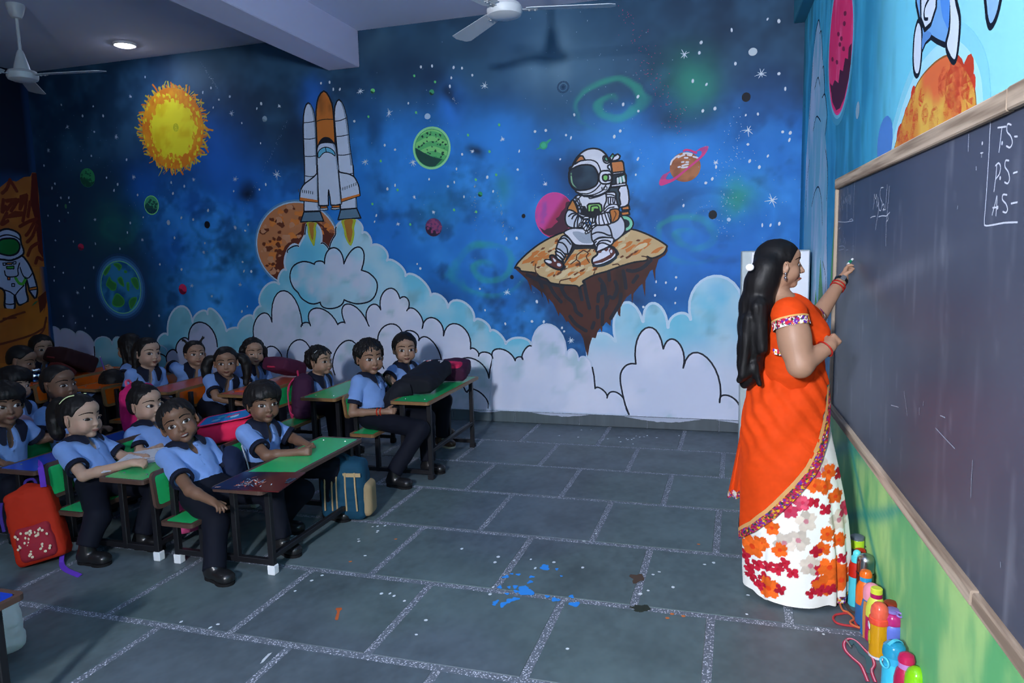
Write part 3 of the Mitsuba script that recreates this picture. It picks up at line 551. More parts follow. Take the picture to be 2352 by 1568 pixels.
# big pale cyan clouds
p = Paint(BW); rim = '#b9cfe4'
CL = [(-4.857,1.019)]
left = arcs([(-6.139,.647),(-6.099,.737),(-6.008,.746),(-5.854,1.031),(-5.686,.876),(-5.588,.985),(-5.497,.955),(-5.401,.989),(-5.288,.789),(-5.213,.823),(-5.155,.814),(-5.061,.934),(-4.961,.912)])
mid = arcs([(-4.96,.92),(-4.921,1.014),(-4.857,1.019),(-4.83,1.204),(-4.645,1.248),(-4.634,1.344),(-4.558,1.382),(-4.531,1.566),(-4.407,1.599)])
pl1 = arcs([(-4.532,1.549),(-4.486,1.594),(-4.407,1.601),(-4.393,1.668),(-4.33,1.709),(-4.299,1.812)]); dome1 = spline([(-4.33,1.71),(-4.317,1.777),(-4.296,1.812),(-4.248,1.822),(-4.197,1.798),(-4.162,1.751),(-4.151,1.684),(-4.162,1.623)], 6)
pl2 = arcs([(-4.163,1.62),(-4.11,1.601),(-4.085,1.539)]); dome2 = spline([(-4.078,1.538),(-4.072,1.595),(-4.042,1.655),(-4.007,1.7),(-4.001,1.756),(-3.963,1.805),(-3.903,1.834),(-3.823,1.838),(-3.757,1.808),(-3.723,1.756),(-3.731,1.705)], 6)
rt = arcs([(-3.732,1.704),(-3.657,1.674),(-3.656,1.576)]); rt2 = arcs([(-3.658,1.58),(-3.521,1.563),(-3.503,1.441),(-3.385,1.422),(-3.318,1.306),(-3.156,1.27),(-3.086,1.103)])
rt3 = arcs([(-3.086,1.106),(-2.991,1.132),(-2.917,1.017),(-2.768,1.071),(-2.67,.902),(-2.578,.899),(-2.525,.811),(-2.433,.784),(-2.387,.68),(-2.267,.756),(-2.15,.685)])
edge = np.vstack([left, mid, pl1[:-12], dome1, pl2, dome2, rt, rt2, rt3]); body = solid(np.vstack([edge, [[edge[-1][0], .1], [edge[0][0] - .1, .1]]]))
p.fill(body.buffer(.008), rim); p.fill(body.buffer(-.012), rim, lambda x, z: lerp(CYL(x, z), CY(x, z), sst(-5.6, -4.3, x)), .035)
for q in (dome1[:14], pl1[:-12], dome2[:26], pl2): p.line(q, .012, INK, False)
p.done('painted_cloud', 'bank of pale cyan clouds painted in the rocket exhaust')
p = Paint(BW)
far = down(arcs([(-7.521,.81),(-7.468,.812),(-7.419,.763),(-7.315,.796),(-7.213,.721),(-7.091,.762),(-6.974,.619)]), .1); cy2 = down(arcs([(-6.976,.619),(-6.857,.718),(-6.733,.637),(-6.635,.717),(-6.56,.602),(-6.439,.681),(-6.291,.599),(-6.161,.646),(-6.03,.578)]), .1)
for q, f in ((cy2, CYL), (far, LAV)):
    g = solid(q); p.fill(g.buffer(.006), '#9fb4cc'); p.fill(g.buffer(-.008), rim, f, .04)
p.lines([[(-6.978,.609),(-6.98,.543),(-6.991,.47)], arcs([(-6.229,.517),(-6.11,.545),(-6.047,.469)])], .014, INK, True)
q = down(arcs([(-6.047,.469),(-6.002,.578),(-5.909,.562),(-5.869,.687),(-5.753,.695),(-5.571,.876),(-5.41,.634)]), .1); q[:, 1] = np.minimum(q[:, 1], 9); p.fill(q, '#c2cbe0', LAV, .04)
p.line(arcs([(-6.047,.469),(-6.002,.578),(-5.909,.562),(-5.869,.687),(-5.753,.695),(-5.571,.876),(-5.41,.634)]), .014, INK, False)
p.done('painted_cloud', 'grey lavender clouds painted low in the left corner')
# white clouds with black outlines
p = Paint(BW)
w1 = [[(-5.002,.702),(-4.985,.736),(-4.975,.741)], arcs([(-4.975,.741),(-4.886,.953),(-4.755,.882),(-4.596,1.185),(-4.418,.853)]), arcs([(-4.433,.839),(-4.38,.88),(-4.33,.848),(-4.253,1.017),(-4.035,.86),(-3.994,.883),(-3.958,.875),(-3.922,1.055),(-3.726,.888)]), arcs([(-3.726,.888),(-3.69,1.035),(-3.581,1.001),(-3.51,1.187),(-3.382,1.102),(-3.301,1.092),(-3.319,.992),(-3.206,.977),(-3.174,.831)]), arcs([(-3.174,.832),(-3.051,.924),(-2.968,.765),(-2.811,.864),(-2.714,.648),(-2.661,.641),(-2.64,.585),(-2.57,.622),(-2.508,.568)])]
edge = np.vstack(w1); p.fill(solid(np.vstack([edge, [[edge[-1][0], .1], [edge[0][0], .1]]])), '#c2cbe0', lambda x, z: lerp(WG(x, z), WH(x, z), sst(-5.4, -4.2, x)), .035)
for q in w1: p.line(q, .0125, INK, False)
p.lines([arcs([(-4.097,.381),(-4.035,.657),(-3.837,.649)]), arcs([(-3.624,.67),(-3.525,.861),(-3.367,.768),(-3.272,.805),(-3.21,.718)]), arcs([(-3.214,.722),(-3.048,.676),(-3.019,.432)]), arcs([(-4.87,.559),(-4.741,.635),(-4.668,.462),(-4.629,.502),(-4.597,.483)]), [(-4.598,.486),(-4.6,.461)], arcs([(-4.6,.461),(-4.522,.695),(-4.344,.612)]), [(-3.607,.51),(-3.593,.483),(-3.578,.452)], arcs([(-2.85,.45),(-2.71,.566),(-2.548,.389)]), [(-2.548,.389),(-2.536,.469),(-2.508,.568)], arcs([(-2.791,.313),(-2.781,.277),(-2.759,.255)]), arcs([(-2.761,.255),(-2.636,.257),(-2.563,.118)]), [(-3.726,.888),(-3.717,.864),(-3.709,.848)]], .0125, INK, False)
p.done('painted_cloud', 'white scalloped clouds with black outlines painted behind the pupils')
p = Paint(BW)
q = np.vstack([arcs([(-4.247,1.429),(-4.196,1.459),(-4.139,1.433),(-4.034,1.579),(-3.936,1.428)]), arcs([(-3.936,1.428),(-3.762,1.576),(-3.758,1.366)]), spline([(-3.758,1.366),(-3.681,1.338),(-3.617,1.276),(-3.604,1.207),(-3.638,1.123),(-3.705,1.073),(-3.818,1.056),(-3.904,1.074),(-3.955,1.094)], 6), arcs([(-3.955,1.094),(-4.088,1.012),(-4.209,1.072)]), spline([(-4.209,1.072),(-4.277,1.056),(-4.339,1.068),(-4.409,1.112),(-4.442,1.164)], 6), spline([(-4.442,1.164),(-4.493,1.216),(-4.521,1.296),(-4.506,1.375),(-4.459,1.429),(-4.375,1.457),(-4.304,1.45),(-4.247,1.429)], 6)])
p.fill(solid(q), '#9ac4dc', lambda x, z: lerp(CY(x, z), C('#c3d0e8'), sst(.42, .6, fb(x, z, 3.2, 81))), .03); p.line(q, .013, INK, False)
p.done('painted_cloud', 'oval cloud with a black outline painted under the rocket')
p = Paint(BW)
e1 = arcs([(-2.508,.569),(-2.437,.654),(-2.3,.552),(-2.265,.586),(-2.23,.563),(-2.217,.641),(-2.152,.683)]); e2 = arcs([(-2.152,.685),(-1.97,.872),(-1.842,.584),(-1.788,.663),(-1.734,.561),(-1.672,.596),(-1.621,.515)]); e3 = np.vstack([[(-1.617,.506),(-1.603,.429),(-1.595,.326)], arcs([(-1.595,.326),(-1.53,.316),(-1.494,.247),(-1.403,.293),(-1.333,.162)]), [(-1.322,.136),(-1.309,.111)]])
g = solid(np.vstack([e1, e2, e3, [[e3[-1][0], .1], [e1[0][0] - .05, .1]]]))
# cyan cloud to the right, then the white ones
r1 = arcs([(-1.621,.509),(-1.618,.764),(-1.418,.731),(-1.365,1.046),(-1.189,.897),(-1.092,1.052),(-.987,.843),(-.907,.968),(-.804,.903),(-.683,1.254),(-.403,1.074)])
gr = solid(np.vstack([r1, [[-.3, r1[-1][1] - .1], [-.3, .1], [r1[0][0], .1]]])); p.fill(gr.buffer(.008), '#bcd6ea'); p.fill(gr.buffer(-.013), rim, lambda x, z: lerp(CY(x, z), C('#c6d2e8'), sst(1.0, .62, z + .25 * fb(x, z, 2, 83))), .035)
p.fill(g.buffer(.004), '#bccbe2'); p.fill(g.buffer(-.010), rim, WH, .035)
for q in (e1, e3): p.line(q, .0125, INK, False)
w5 = np.vstack([[(-1.309,.111),(-1.34,.192),(-1.362,.283)], spline([(-1.362,.283),(-1.38,.39),(-1.375,.466),(-1.339,.523),(-1.294,.545),(-1.25,.545)], 5), arcs([(-1.25,.545),(-1.172,.843),(-1.025,.675),(-.91,.735),(-.865,.519),(-.677,.607),(-.575,.242),(-.508,.301),(-.414,.195)])])
p.fill(solid(np.vstack([w5, [[w5[-1][0], .1], [w5[0][0], .1]]])), '#c6d0e6', WH, .035); p.line(w5, .0135, INK, False)
p.done('painted_cloud', 'white and cyan clouds painted on the right below the floating rock')

# sun
p = Paint(BW); sc = (-5.736,2.778); srx, srz = (-5.373,2.752)[0] - sc[0], sc[1] - (-5.778,2.393)[1]
r = np.random.default_rng(3); p.n += 1
for i in range(150):
    a = 2 * math.pi * i / 150 + r.uniform(-.02, .02); d = r.uniform(.95, 1.0); l = r.uniform(.05, .24) * (1.4 if r.random() < .15 else 1); b = r.uniform(-.12, .12)
    q = [(sc[0] + srx * (d + l * t) * math.cos(a + b * t * t), sc[1] + srz * (d + .8 * l * t) * math.sin(a + b * t * t)) for t in (0, .5, 1)]
    p.fill(Polygon(np.vstack([spline(q, 4) + [.007, .004], (spline(q, 4)[::-1] - [.007 * .3, .004])])).buffer(.003), ['#d8842c', '#c9b03a', '#b8a840', '#cf6f28'][i % 4], up=False)
p.fill(ell(sc, srx, srz), '#e38b1f', lambda x, z: lerp(C('#d9791f') + 0 * x[:, None], C('#e79a22'), sst(.4, .65, fb(x, z, 9, 85))), .03)
an = np.linspace(0, 2 * math.pi, 140)[:-1]; rad = .74 + .12 * (meshkit.fbm(np.stack([np.cos(an) * 9, np.sin(an) * 9, an * 0], -1), 4, 5) - .5) * 2
p.fill(np.stack([sc[0] + srx * rad * np.cos(an), sc[1] - srz * .02 + srz * rad * np.sin(an)], 1), '#e6d426', lambda x, z: lerp(C('#e0c21e') + 0 * x[:, None], C('#eddd2c'), sst(.35, .6, fb(x, z, 7, 86))), .03)
p.n += 1
for i in range(120):
    a = r.uniform(0, 2 * math.pi); d = r.uniform(.66, .96); x, z = sc[0] + srx * d * math.cos(a), sc[1] + srz * d * math.sin(a); t = np.linspace(0, 2 * math.pi, 9)[:-1]; rr = r.uniform(.006, .022, 8)
    p.fill(np.stack([x + rr * np.cos(t) * abs(math.sin(a)) ** .3, z + rr * np.sin(t) * 1.4], 1), '#e6cf2a' if r.random() < .62 else '#e08c22', up=False)
for d in (.035, .024, .012): p.line(ell((-5.696,2.784), d * .8, d).exterior.coords[:-1], .004, '#7d8a20', True, True)
p.done('painted_sun', 'yellow and orange sun with flaming rays')

# small planets
def planet(px, edge, bottom, base, dark, seed, label, rimc=None, spots=None, lines=None):
    p = Paint(BW); c = px; rx, rz = abs(edge[0] - c[0]), abs(c[1] - bottom[1])
    if rimc: p.fill(ell(c, rx * 1.12, rz * 1.12), rimc)
    p.fill(ell(c, rx, rz), base)
    s = Polygon([(c[0] + rx * 1.2 * math.cos(a), c[1] + rz * 1.2 * math.sin(a)) for a in np.linspace(math.radians(150), math.radians(345), 20)] + [(c[0] + rx * (.55 - 1.5 * t) + .1 * rx * math.sin(23 * t), c[1] + rz * (-.52 + .75 * t) + .12 * rz * math.sin(31 * t)) for t in np.linspace(0, 1, 24)]).buffer(0)
    if dark: p.fill(s.intersection(ell(c, rx * .97, rz * .97)), dark)
    if spots: speckle(p, c, rx * .95, rz * .95, spots[0], spots[1], spots[2], seed)
    if lines: lines(p, c, rx, rz)
    return p.done('painted_planet', label)
def bands(p, c, rx, rz):
    e = ell(c, rx * .97, rz * .97)
    for i, q in enumerate(np.linspace(-.5, .8, 6)):
        b = LineString(spline([(c[0] - rx * 1., c[1] + rz * (q - .1)), (c[0], c[1] + rz * (q + .22)), (c[0] + rx, c[1] + rz * (q - .12))], 8)).buffer(.022).intersection(e); p.fill(b, '#7fd07c' if i % 2 else '#57b56c')
    s = Polygon([(c[0] - rx, c[1] + .1 * rz), (c[0] - rx * .5, c[1] - rz * .2), (c[0], c[1] - rz * .45), (c[0] + rx * .6, c[1] - rz * .62), (c[0], c[1] - rz * 1.1), (c[0] - rx, c[1] - rz)]).intersection(e); p.fill(s, '#1c4a44')
    speckle(p, c, rx * .9, rz * .9, 40, '#1d4b3c', .008, 12)
planet((-3.014,2.415), (-3.173,2.425), (-3.023,2.252), '#3f9c5c', None, 1, 'striped green planet left of the seated astronaut', '#8fd89a', None, bands)
planet((-3.024,1.731), (-3.103,1.734), (-3.027,1.651), '#5c3566', '#2a1c38', 2, 'small dark purple planet', None, (26, '#8a3f6a', .012))
planet((-6.847,2.366), (-6.944,2.372), (-6.859,2.27), '#2f8a58', '#174a38', 3, 'dark green planet left of the sun', None, (16, '#1d5a40', .01))
planet((-6.069,2.055), (-6.15,2.058), (-6.078,1.969), '#3f9a72', '#173f52', 4, 'green planet with a pale green ring below the sun', '#7fce82', (18, '#1d5248', .012))
planet((-7.024,1.664), (-7.064,1.665), (-7.028,1.628), '#c22a52', '#6a1a34', 5, 'tiny crimson planet at the far left')
planet((-5.773,1.21), (-5.821,1.21), (-5.778,1.157), '#c42a5a', '#6a1030', 6, 'tiny crimson planet above the clouds')
planet((-3.556,2.943), (-3.578,2.945), (-3.558,2.921), '#6fce7c', '#174a38', 7, 'tiny green planet right of the rocket nose')
planet((-2.993,2.883), (-3.016,2.885), (-2.997,2.858), '#3f9c6c', '#123a38', 8, 'tiny green planet under the ceiling beam')
planet((-2.578,1.998), (-2.598,1.999), (-2.579,1.976), '#2f9c6c', '#10342c', 9, 'tiny green planet in the bright blue')
planet((-3.041,2.686), (-3.069,2.688), (-3.042,2.661), '#a8c4e0', None, 10, 'small pale blue moon')
planet((-.362,2.953), (-.394,2.956), (-.362,2.924), '#c0d0da', None, 11, 'pale grey moon near the upper right corner')
planet((-4.685,2.789), (-4.711,2.791), (-4.687,2.762), '#8fa6b8', '#6f8698', 12, 'small grey moon right of the sun')
planet((-5.88,1.876), (-5.901,1.876), (-5.882,1.85), '#9fb4d0', None, 13, 'small pale moon below the sun')
planet((-.521,1.706), (-.536,1.707), (-.521,1.691), '#a9c6e4', None, 14, 'tiny pale moon within the spiral')
for q, l in (((-.405,2.625), 'black hole dot near the upper right corner'), ((-.643,1.748), 'black dot at the centre of the spiral'), ((-5.419,1.838), 'black dot within the left rings'), ((-2.194,1.798), 'small black dot left of the pink planet'), ((-2.311,1.282), 'small black dot at the tip of the rock')):
    rr = .035 if q[0] > -1 or q[0] < -5 else .018; p = Paint(BW); p.fill(ell(q, rr * .92, rr), '#0a0f1a'); p.done('painted_dot', l)
p = Paint(BW); p.fill(ell((-7.204,1.944), .018, .026), '#232c4a'); p.fill(ell((-7.172,2.091), .016, .024), '#3f7a52'); p.done('painted_dot', 'two tiny moons at the far left')
# earth
p = Paint(BW); c = (-6.551,1.237); rx, rz = (-6.299,1.237)[0] - c[0], c[1] - (-6.585,.972)[1]; g = ell(c, rx, rz)
for k, h in ((.085, '#1c3c66'), (.06, '#2a5788'), (.035, '#3f78aa')): p.fill(g.buffer(k), h)
p.fill(g.buffer(.01), '#6fc08a'); p.fill(g, '#2f86b0', lambda x, z: lerp(C('#2f7fb0') + 0 * x[:, None], C('#174f88'), sst(.45, .6, fb(x, z, 6, 91))), .03)
for q in ([(-6.74,1.271),(-6.686,1.351),(-6.655,1.31),(-6.601,1.275),(-6.616,1.212),(-6.668,1.201),(-6.715,1.236)], [(-6.583,1.327),(-6.535,1.349),(-6.51,1.314),(-6.504,1.245),(-6.545,1.257),(-6.577,1.292)], [(-6.682,1.085),(-6.613,1.177),(-6.531,1.13),(-6.517,1.073),(-6.572,1.032),(-6.658,1.038)], [(-6.409,1.324),(-6.336,1.335),(-6.31,1.255),(-6.336,1.209),(-6.388,1.255)], [(-6.465,1.084),(-6.417,1.13),(-6.353,1.129),(-6.382,1.061),(-6.445,1.009)], [(-6.62,1.476),(-6.561,1.492),(-6.507,1.457),(-6.549,1.406),(-6.581,1.441)], [(-6.761,1.398),(-6.711,1.444),(-6.651,1.465),(-6.679,1.409),(-6.736,1.358)], [(-6.471,1.279),(-6.435,1.285),(-6.444,1.199),(-6.472,1.21)], [(-6.484,1.411),(-6.449,1.405),(-6.459,1.382),(-6.484,1.385)]):
    p.fill(Polygon(spline(q, 5, True)).buffer(0).intersection(g), '#3f9a4a'); p.fill(Polygon(spline(q, 5, True)).buffer(-.012).intersection(g), '#2f7a3c')
p.done('painted_planet', 'blue and green planet with a pale halo at the lower left')
# pink planet behind the astronaut
p = Paint(BW); c = (-1.926,1.795); rx, rz = c[0] - (-2.089,1.801)[0], c[1] - (-1.93,1.61)[1]; g = ell(c, rx, rz)
p.fill(g.buffer(.004), '#e0459a'); p.fill(g, '#b83f6a', lambda x, z: lerp(lerp(C('#a8325a') + 0 * x[:, None], C('#d0489a'), sst(-.1, .3, (-(x - c[0]) + .7 * (z - c[1])) / rx)), C('#7a55b0'), sst(.55, .7, fb(x * 2, z * .8, 9, 93)) * sst(0, .5, -(x - c[0]) / rx) * .6), .02)
p.fill(Polygon([(-2.059,1.703),(-2.014,1.67),(-1.989,1.685),(-1.952,1.691),(-1.923,1.718),(-1.894,1.74),(-1.914,1.764),(-1.881,1.787),(-1.864,1.821),(-1.832,1.851),(-1.823,1.897),(-1.783,1.907),(-1.76,1.794),(-1.81,1.679),(-1.9,1.634),(-1.974,1.625),(-2.023,1.65)]).buffer(0).intersection(g), '#4a2438')
p.done('painted_planet', 'pink planet painted behind the astronaut')
# ringed planet
p = Paint(BW); c = (-.857,2.129); rx, rz = (-.738,2.124)[0] - c[0], c[1] - (-.859,2.014)[1]; g = ell(c, rx, rz)
ro, ri = spline([(-1.059,2.006),(-1.053,2.04),(-1.028,2.078),(-.977,2.104),(-.772,2.248),(-.728,2.272),(-.69,2.28),(-.679,2.269),(-.7,2.226),(-.738,2.185),(-.837,2.107),(-.932,2.033),(-.988,2.008),(-1.039,1.993)], 6, True), spline([(-1.005,2.046),(-.994,2.071),(-.971,2.095),(-.783,2.232),(-.739,2.245),(-.732,2.226),(-.755,2.194),(-.86,2.108),(-.949,2.048),(-.988,2.039)], 6, True)
ring = Polygon(ro).buffer(0).difference(Polygon(ri).buffer(0)); front = ring.intersection(Polygon([(-1.073,1.984),(-1.073,2.041),(-1.005,2.043),(-.938,2.056),(-.86,2.114),(-.749,2.202),(-.641,2.294),(-.64,2.162),(-.782,2.07),(-.949,1.967)]).buffer(0))
p.fill(ring, '#b8448a'); p.fill(g, '#a8643e', lambda x, z: lerp(C('#8f5236') + 0 * x[:, None], C('#b4714a'), sst(.35, .65, fb(x, z, 12, 95))), .02)
for q in ([(-.97,2.154),(-.96,2.181),(-.932,2.208),(-.905,2.22)], [(-.871,2.234),(-.838,2.235),(-.805,2.225)], [(-.91,2.206),(-.882,2.218),(-.863,2.223)], [(-.838,2.221),(-.81,2.214)], [(-.794,2.205),(-.763,2.194)], [(-.86,2.2),(-.838,2.199)], [(-.879,2.14),(-.854,2.147),(-.835,2.149)], [(-.882,2.126),(-.854,2.127),(-.837,2.129)], [(-.849,2.166),(-.832,2.165)], [(-.882,2.168),(-.868,2.169)], [(-.91,2.131),(-.896,2.133)]): p.line(q, .013, '#dcd8dc', True)
p.fill(front, '#d63f88'); p.line([(-.868,2.254),(-.849,2.261),(-.816,2.253),(-.772,2.232)], .016, '#cf3a80')
p.done('painted_planet', 'brown planet with a magenta ring')
p = Paint(BW); c = (-2.007,2.371); p.fill(ell(c, .035, .033), '#2fa078'); p.fill(Polygon(spline([(-2.07,2.343),(-2.037,2.35),(-1.979,2.379),(-1.942,2.415),(-1.963,2.412),(-2.032,2.364)], 5, True)).buffer(.002), '#2f9c7c'); p.fill(ell(c, .022, .022), '#3fb48a'); p.done('painted_planet', 'tiny green ringed planet')

# rocket
p = Paint(BW); BODY, SH, OR = '#c3d2ea', '#7f93ab', '#c8702e'
def R1(*a): return a
lb = [(-4.212,2.895),(-4.233,2.881),(-4.253,2.845),(-4.269,2.783),(-4.277,2.709),(-4.282,2.635),(-4.285,2.535),(-4.288,2.435),(-4.289,2.335),(-4.29,2.301),(-4.163,2.294),(-4.16,2.427),(-4.155,2.576),(-4.151,2.714),(-4.158,2.794),(-4.172,2.844),(-4.192,2.882)]
rb = [(-3.895,2.898),(-3.917,2.884),(-3.94,2.84),(-3.953,2.758),(-3.951,2.67),(-3.949,2.611),(-3.945,2.503),(-3.94,2.389),(-3.94,2.281),(-3.789,2.272),(-3.798,2.356),(-3.809,2.455),(-3.816,2.563),(-3.821,2.661),(-3.83,2.749),(-3.848,2.823),(-3.873,2.878)]
p.both(lb, BODY, .013, curve=False); p.both(rb, BODY, .013, curve=False)
for q in ([(-4.192,2.882),(-4.172,2.844),(-4.158,2.794),(-4.151,2.714),(-4.155,2.576),(-4.16,2.427),(-4.163,2.294),(-4.175,2.294),(-4.169,2.478),(-4.163,2.651),(-4.167,2.75),(-4.181,2.835),(-4.204,2.881)], [(-3.873,2.878),(-3.848,2.823),(-3.83,2.749),(-3.821,2.661),(-3.816,2.563),(-3.809,2.455),(-3.798,2.356),(-3.789,2.272),(-3.811,2.274),(-3.82,2.406),(-3.828,2.554),(-3.839,2.701),(-3.855,2.799),(-3.879,2.869)]): p.fill(q, SH)
tail_l = [(-4.289,2.34),(-4.3,2.189),(-4.317,2.018),(-4.324,1.923),(-4.153,1.92),(-4.152,1.98),(-4.181,2.032),(-4.16,2.333)]; tail_r = [(-3.939,2.32),(-3.943,2.121),(-3.938,1.925),(-3.773,1.929),(-3.774,2.013),(-3.787,2.163),(-3.788,2.311)]
for q in (tail_l, tail_r): p.fill(q, BODY); p.line([tuple(v) for v in q], .012, INK, False)
p.fill([(-3.785,2.014),(-3.774,2.013),(-3.773,1.929),(-3.789,1.928)], SH); p.fill([(-4.18,2.001),(-4.152,1.98),(-4.153,1.921),(-4.173,1.93),(-4.183,1.961)], SH)
p.lines([[(-4.273,2.723),(-4.215,2.722),(-4.151,2.729)], [(-4.28,2.58),(-4.219,2.573),(-4.158,2.579)], [(-4.287,2.424),(-4.224,2.417),(-4.16,2.421)], [(-3.952,2.713),(-3.894,2.715),(-3.825,2.734)], [(-3.95,2.578),(-3.892,2.577),(-3.819,2.585)], [(-3.944,2.414),(-3.879,2.408),(-3.807,2.415)], [(-4.292,2.247),(-4.231,2.236),(-4.172,2.241)], [(-3.833,2.237),(-3.793,2.242)]], .008, '#2a3648')
tank = [(-4.044,2.985),(-4.074,2.97),(-4.102,2.936),(-4.12,2.889),(-4.136,2.812),(-4.142,2.724),(-4.145,2.6),(-4.146,2.501),(-4.139,2.476),(-3.961,2.464),(-3.956,2.563),(-3.957,2.71),(-3.961,2.817),(-3.969,2.871),(-3.991,2.927),(-4.017,2.968)]
p.both(tank, OR, .014, curve=False, fn=lambda x, z: lerp(C('#c4702e') + 0 * x[:, None], C('#8f5226'), sst(.45, .7, fb(x * 3, z, 3, 97)) * sst(2.3, 2.7, z)), h=.03)
p.line([(-4.141,2.723),(-4.098,2.733),(-4.046,2.737),(-3.964,2.731)], .008, '#3a2618')
p.fill(spline([(-4.142,2.494),(-4.129,2.53),(-4.101,2.563),(-4.074,2.578),(-4.045,2.58),(-4.012,2.569),(-3.985,2.545),(-3.958,2.509),(-3.961,2.464),(-4.05,2.515),(-4.139,2.481)], 5, True), '#0c1220')
orb = np.vstack([spline([(-4.16,2.293),(-4.151,2.427),(-4.148,2.476),(-4.134,2.51),(-4.101,2.53),(-4.049,2.532),(-3.992,2.525),(-3.964,2.509),(-3.955,2.479),(-3.95,2.414),(-3.941,2.281)], 5), [(-3.939,2.32),(-3.933,2.195),(-3.926,2.02),(-3.926,1.975),(-3.987,1.964),(-4.038,1.969),(-4.043,2.046),(-4.052,2.106),(-4.06,2.046),(-4.062,1.967),(-4.115,1.966),(-4.164,1.97),(-4.161,2.132),(-4.153,2.332)]])
p.both(orb, BODY, .012, curve=False)
p.fill(np.vstack([[(-3.986,2.521),(-3.964,2.509),(-3.955,2.479),(-3.95,2.414),(-3.941,2.281),(-3.95,2.282),(-3.959,2.415),(-3.966,2.475)], [(-3.939,2.32),(-3.926,2.02),(-3.926,1.975),(-3.941,1.976),(-3.943,2.121),(-3.948,2.32)][::-1][::-1]]), SH) if False else None
p.fill([(-3.986,2.521),(-3.964,2.509),(-3.955,2.479),(-3.95,2.414),(-3.941,2.281),(-3.953,2.282),(-3.96,2.4),(-3.967,2.47)], SH); p.fill([(-3.95,2.321),(-3.939,2.32),(-3.933,2.195),(-3.926,2.02),(-3.927,1.975),(-3.941,1.975),(-3.944,2.111)], SH)
win = spline([(-4.133,2.398),(-4.143,2.431),(-4.128,2.463),(-4.092,2.485),(-4.051,2.49),(-4.006,2.475),(-3.971,2.443),(-3.967,2.407),(-3.998,2.43),(-4.048,2.445),(-4.09,2.435)], 6, True); p.both(win, '#62b2d2', .008, curve=False); p.line([(-4.059,2.488),(-4.054,2.446)], .008, INK)
wl = np.vstack([spline([(-4.162,2.263),(-4.202,2.23),(-4.251,2.202),(-4.3,2.174),(-4.332,2.14),(-4.353,2.096),(-4.36,2.05),(-4.361,2.026)], 5), [(-4.171,2.001),(-4.158,2.262)]]); wr = np.vstack([spline([(-3.939,2.275),(-3.923,2.259),(-3.889,2.25),(-3.833,2.237),(-3.784,2.21),(-3.758,2.171),(-3.741,2.126),(-3.735,2.086),(-3.733,2.041)], 5), [(-3.925,1.993),(-3.934,2.171)]])
for q in (wl, wr): p.both(q, BODY, .012, curve=False)
p.fill([(-4.358,2.054),(-4.171,2.019),(-4.171,2.001),(-4.36,2.025)], OR); p.fill([(-3.925,2.02),(-3.736,2.057),(-3.734,2.041),(-3.926,1.994)], OR); p.fill([(-4.165,2.258),(-4.16,2.237),(-4.173,2.021),(-4.181,2.027),(-4.174,2.213)], '#8fa2b8')
for i in range(8):
    t = i / 7.0
    for a, b, w in (((885, 515), (1140, 570), 20), ((1625, 545), (1875, 455), 20)):
        x, y = a[0] + (b[0] - a[0]) * t, a[1] + (b[1] - a[1]) * t
        q = A([(-4.853,2.373),(-4.847,2.373),(-4.854,2.368)]); u, v = (q[1] - q[0]) / 10, (q[2] - q[0]) / 10
        o = q[0] + u * x + v * y; p.fill(A([o - v * 28 + u * 0, o - v * 28 + u * 15, o + v * 26 + u * 20, o + v * 26 + u * 4]), '#46586c', up=False)
for q in ([(-4.146,1.962),(-4.074,1.961),(-4.076,1.944),(-4.146,1.945)], [(-4.028,1.963),(-3.944,1.965),(-3.944,1.943),(-4.026,1.944)]): p.both(q, OR, .007, curve=False)
for q in ([(-4.153,1.944),(-4.07,1.943),(-4.072,1.928),(-4.112,1.925),(-4.151,1.929)], [(-4.035,1.942),(-3.944,1.943),(-3.945,1.931),(-3.99,1.925),(-4.033,1.929)]): p.both(q, '#d8e0ec', .007, curve=False)
for q in ([(-4.325,1.917),(-4.153,1.916),(-4.121,1.825),(-4.366,1.827)], [(-3.938,1.921),(-3.773,1.929),(-3.736,1.84),(-3.97,1.833)]): p.both(q, '#5b7a92', .012, curve=False)
for q, w in (([(-4.299,1.821),(-4.293,1.776),(-4.296,1.73),(-4.282,1.673),(-4.261,1.631),(-4.24,1.6),(-4.224,1.65),(-4.207,1.727),(-4.211,1.763),(-4.197,1.798),(-4.199,1.814)], 0), ([(-3.928,1.827),(-3.927,1.779),(-3.915,1.738),(-3.91,1.687),(-3.887,1.63),(-3.855,1.593),(-3.827,1.634),(-3.81,1.699),(-3.811,1.749),(-3.798,1.789),(-3.795,1.83)], 0)): p.fill(spline(q, 5, True), '#a9b83a')
for q in ([(-4.278,1.814),(-4.276,1.765),(-4.268,1.703),(-4.251,1.654),(-4.235,1.712),(-4.234,1.764),(-4.22,1.812)], [(-3.901,1.826),(-3.904,1.778),(-3.893,1.727),(-3.885,1.671),(-3.859,1.619),(-3.839,1.67),(-3.827,1.725),(-3.833,1.76),(-3.821,1.828)]): p.fill(spline(q, 5, True), '#a8702e')
p.done('painted_rocket', 'white and orange space shuttle lifting off')

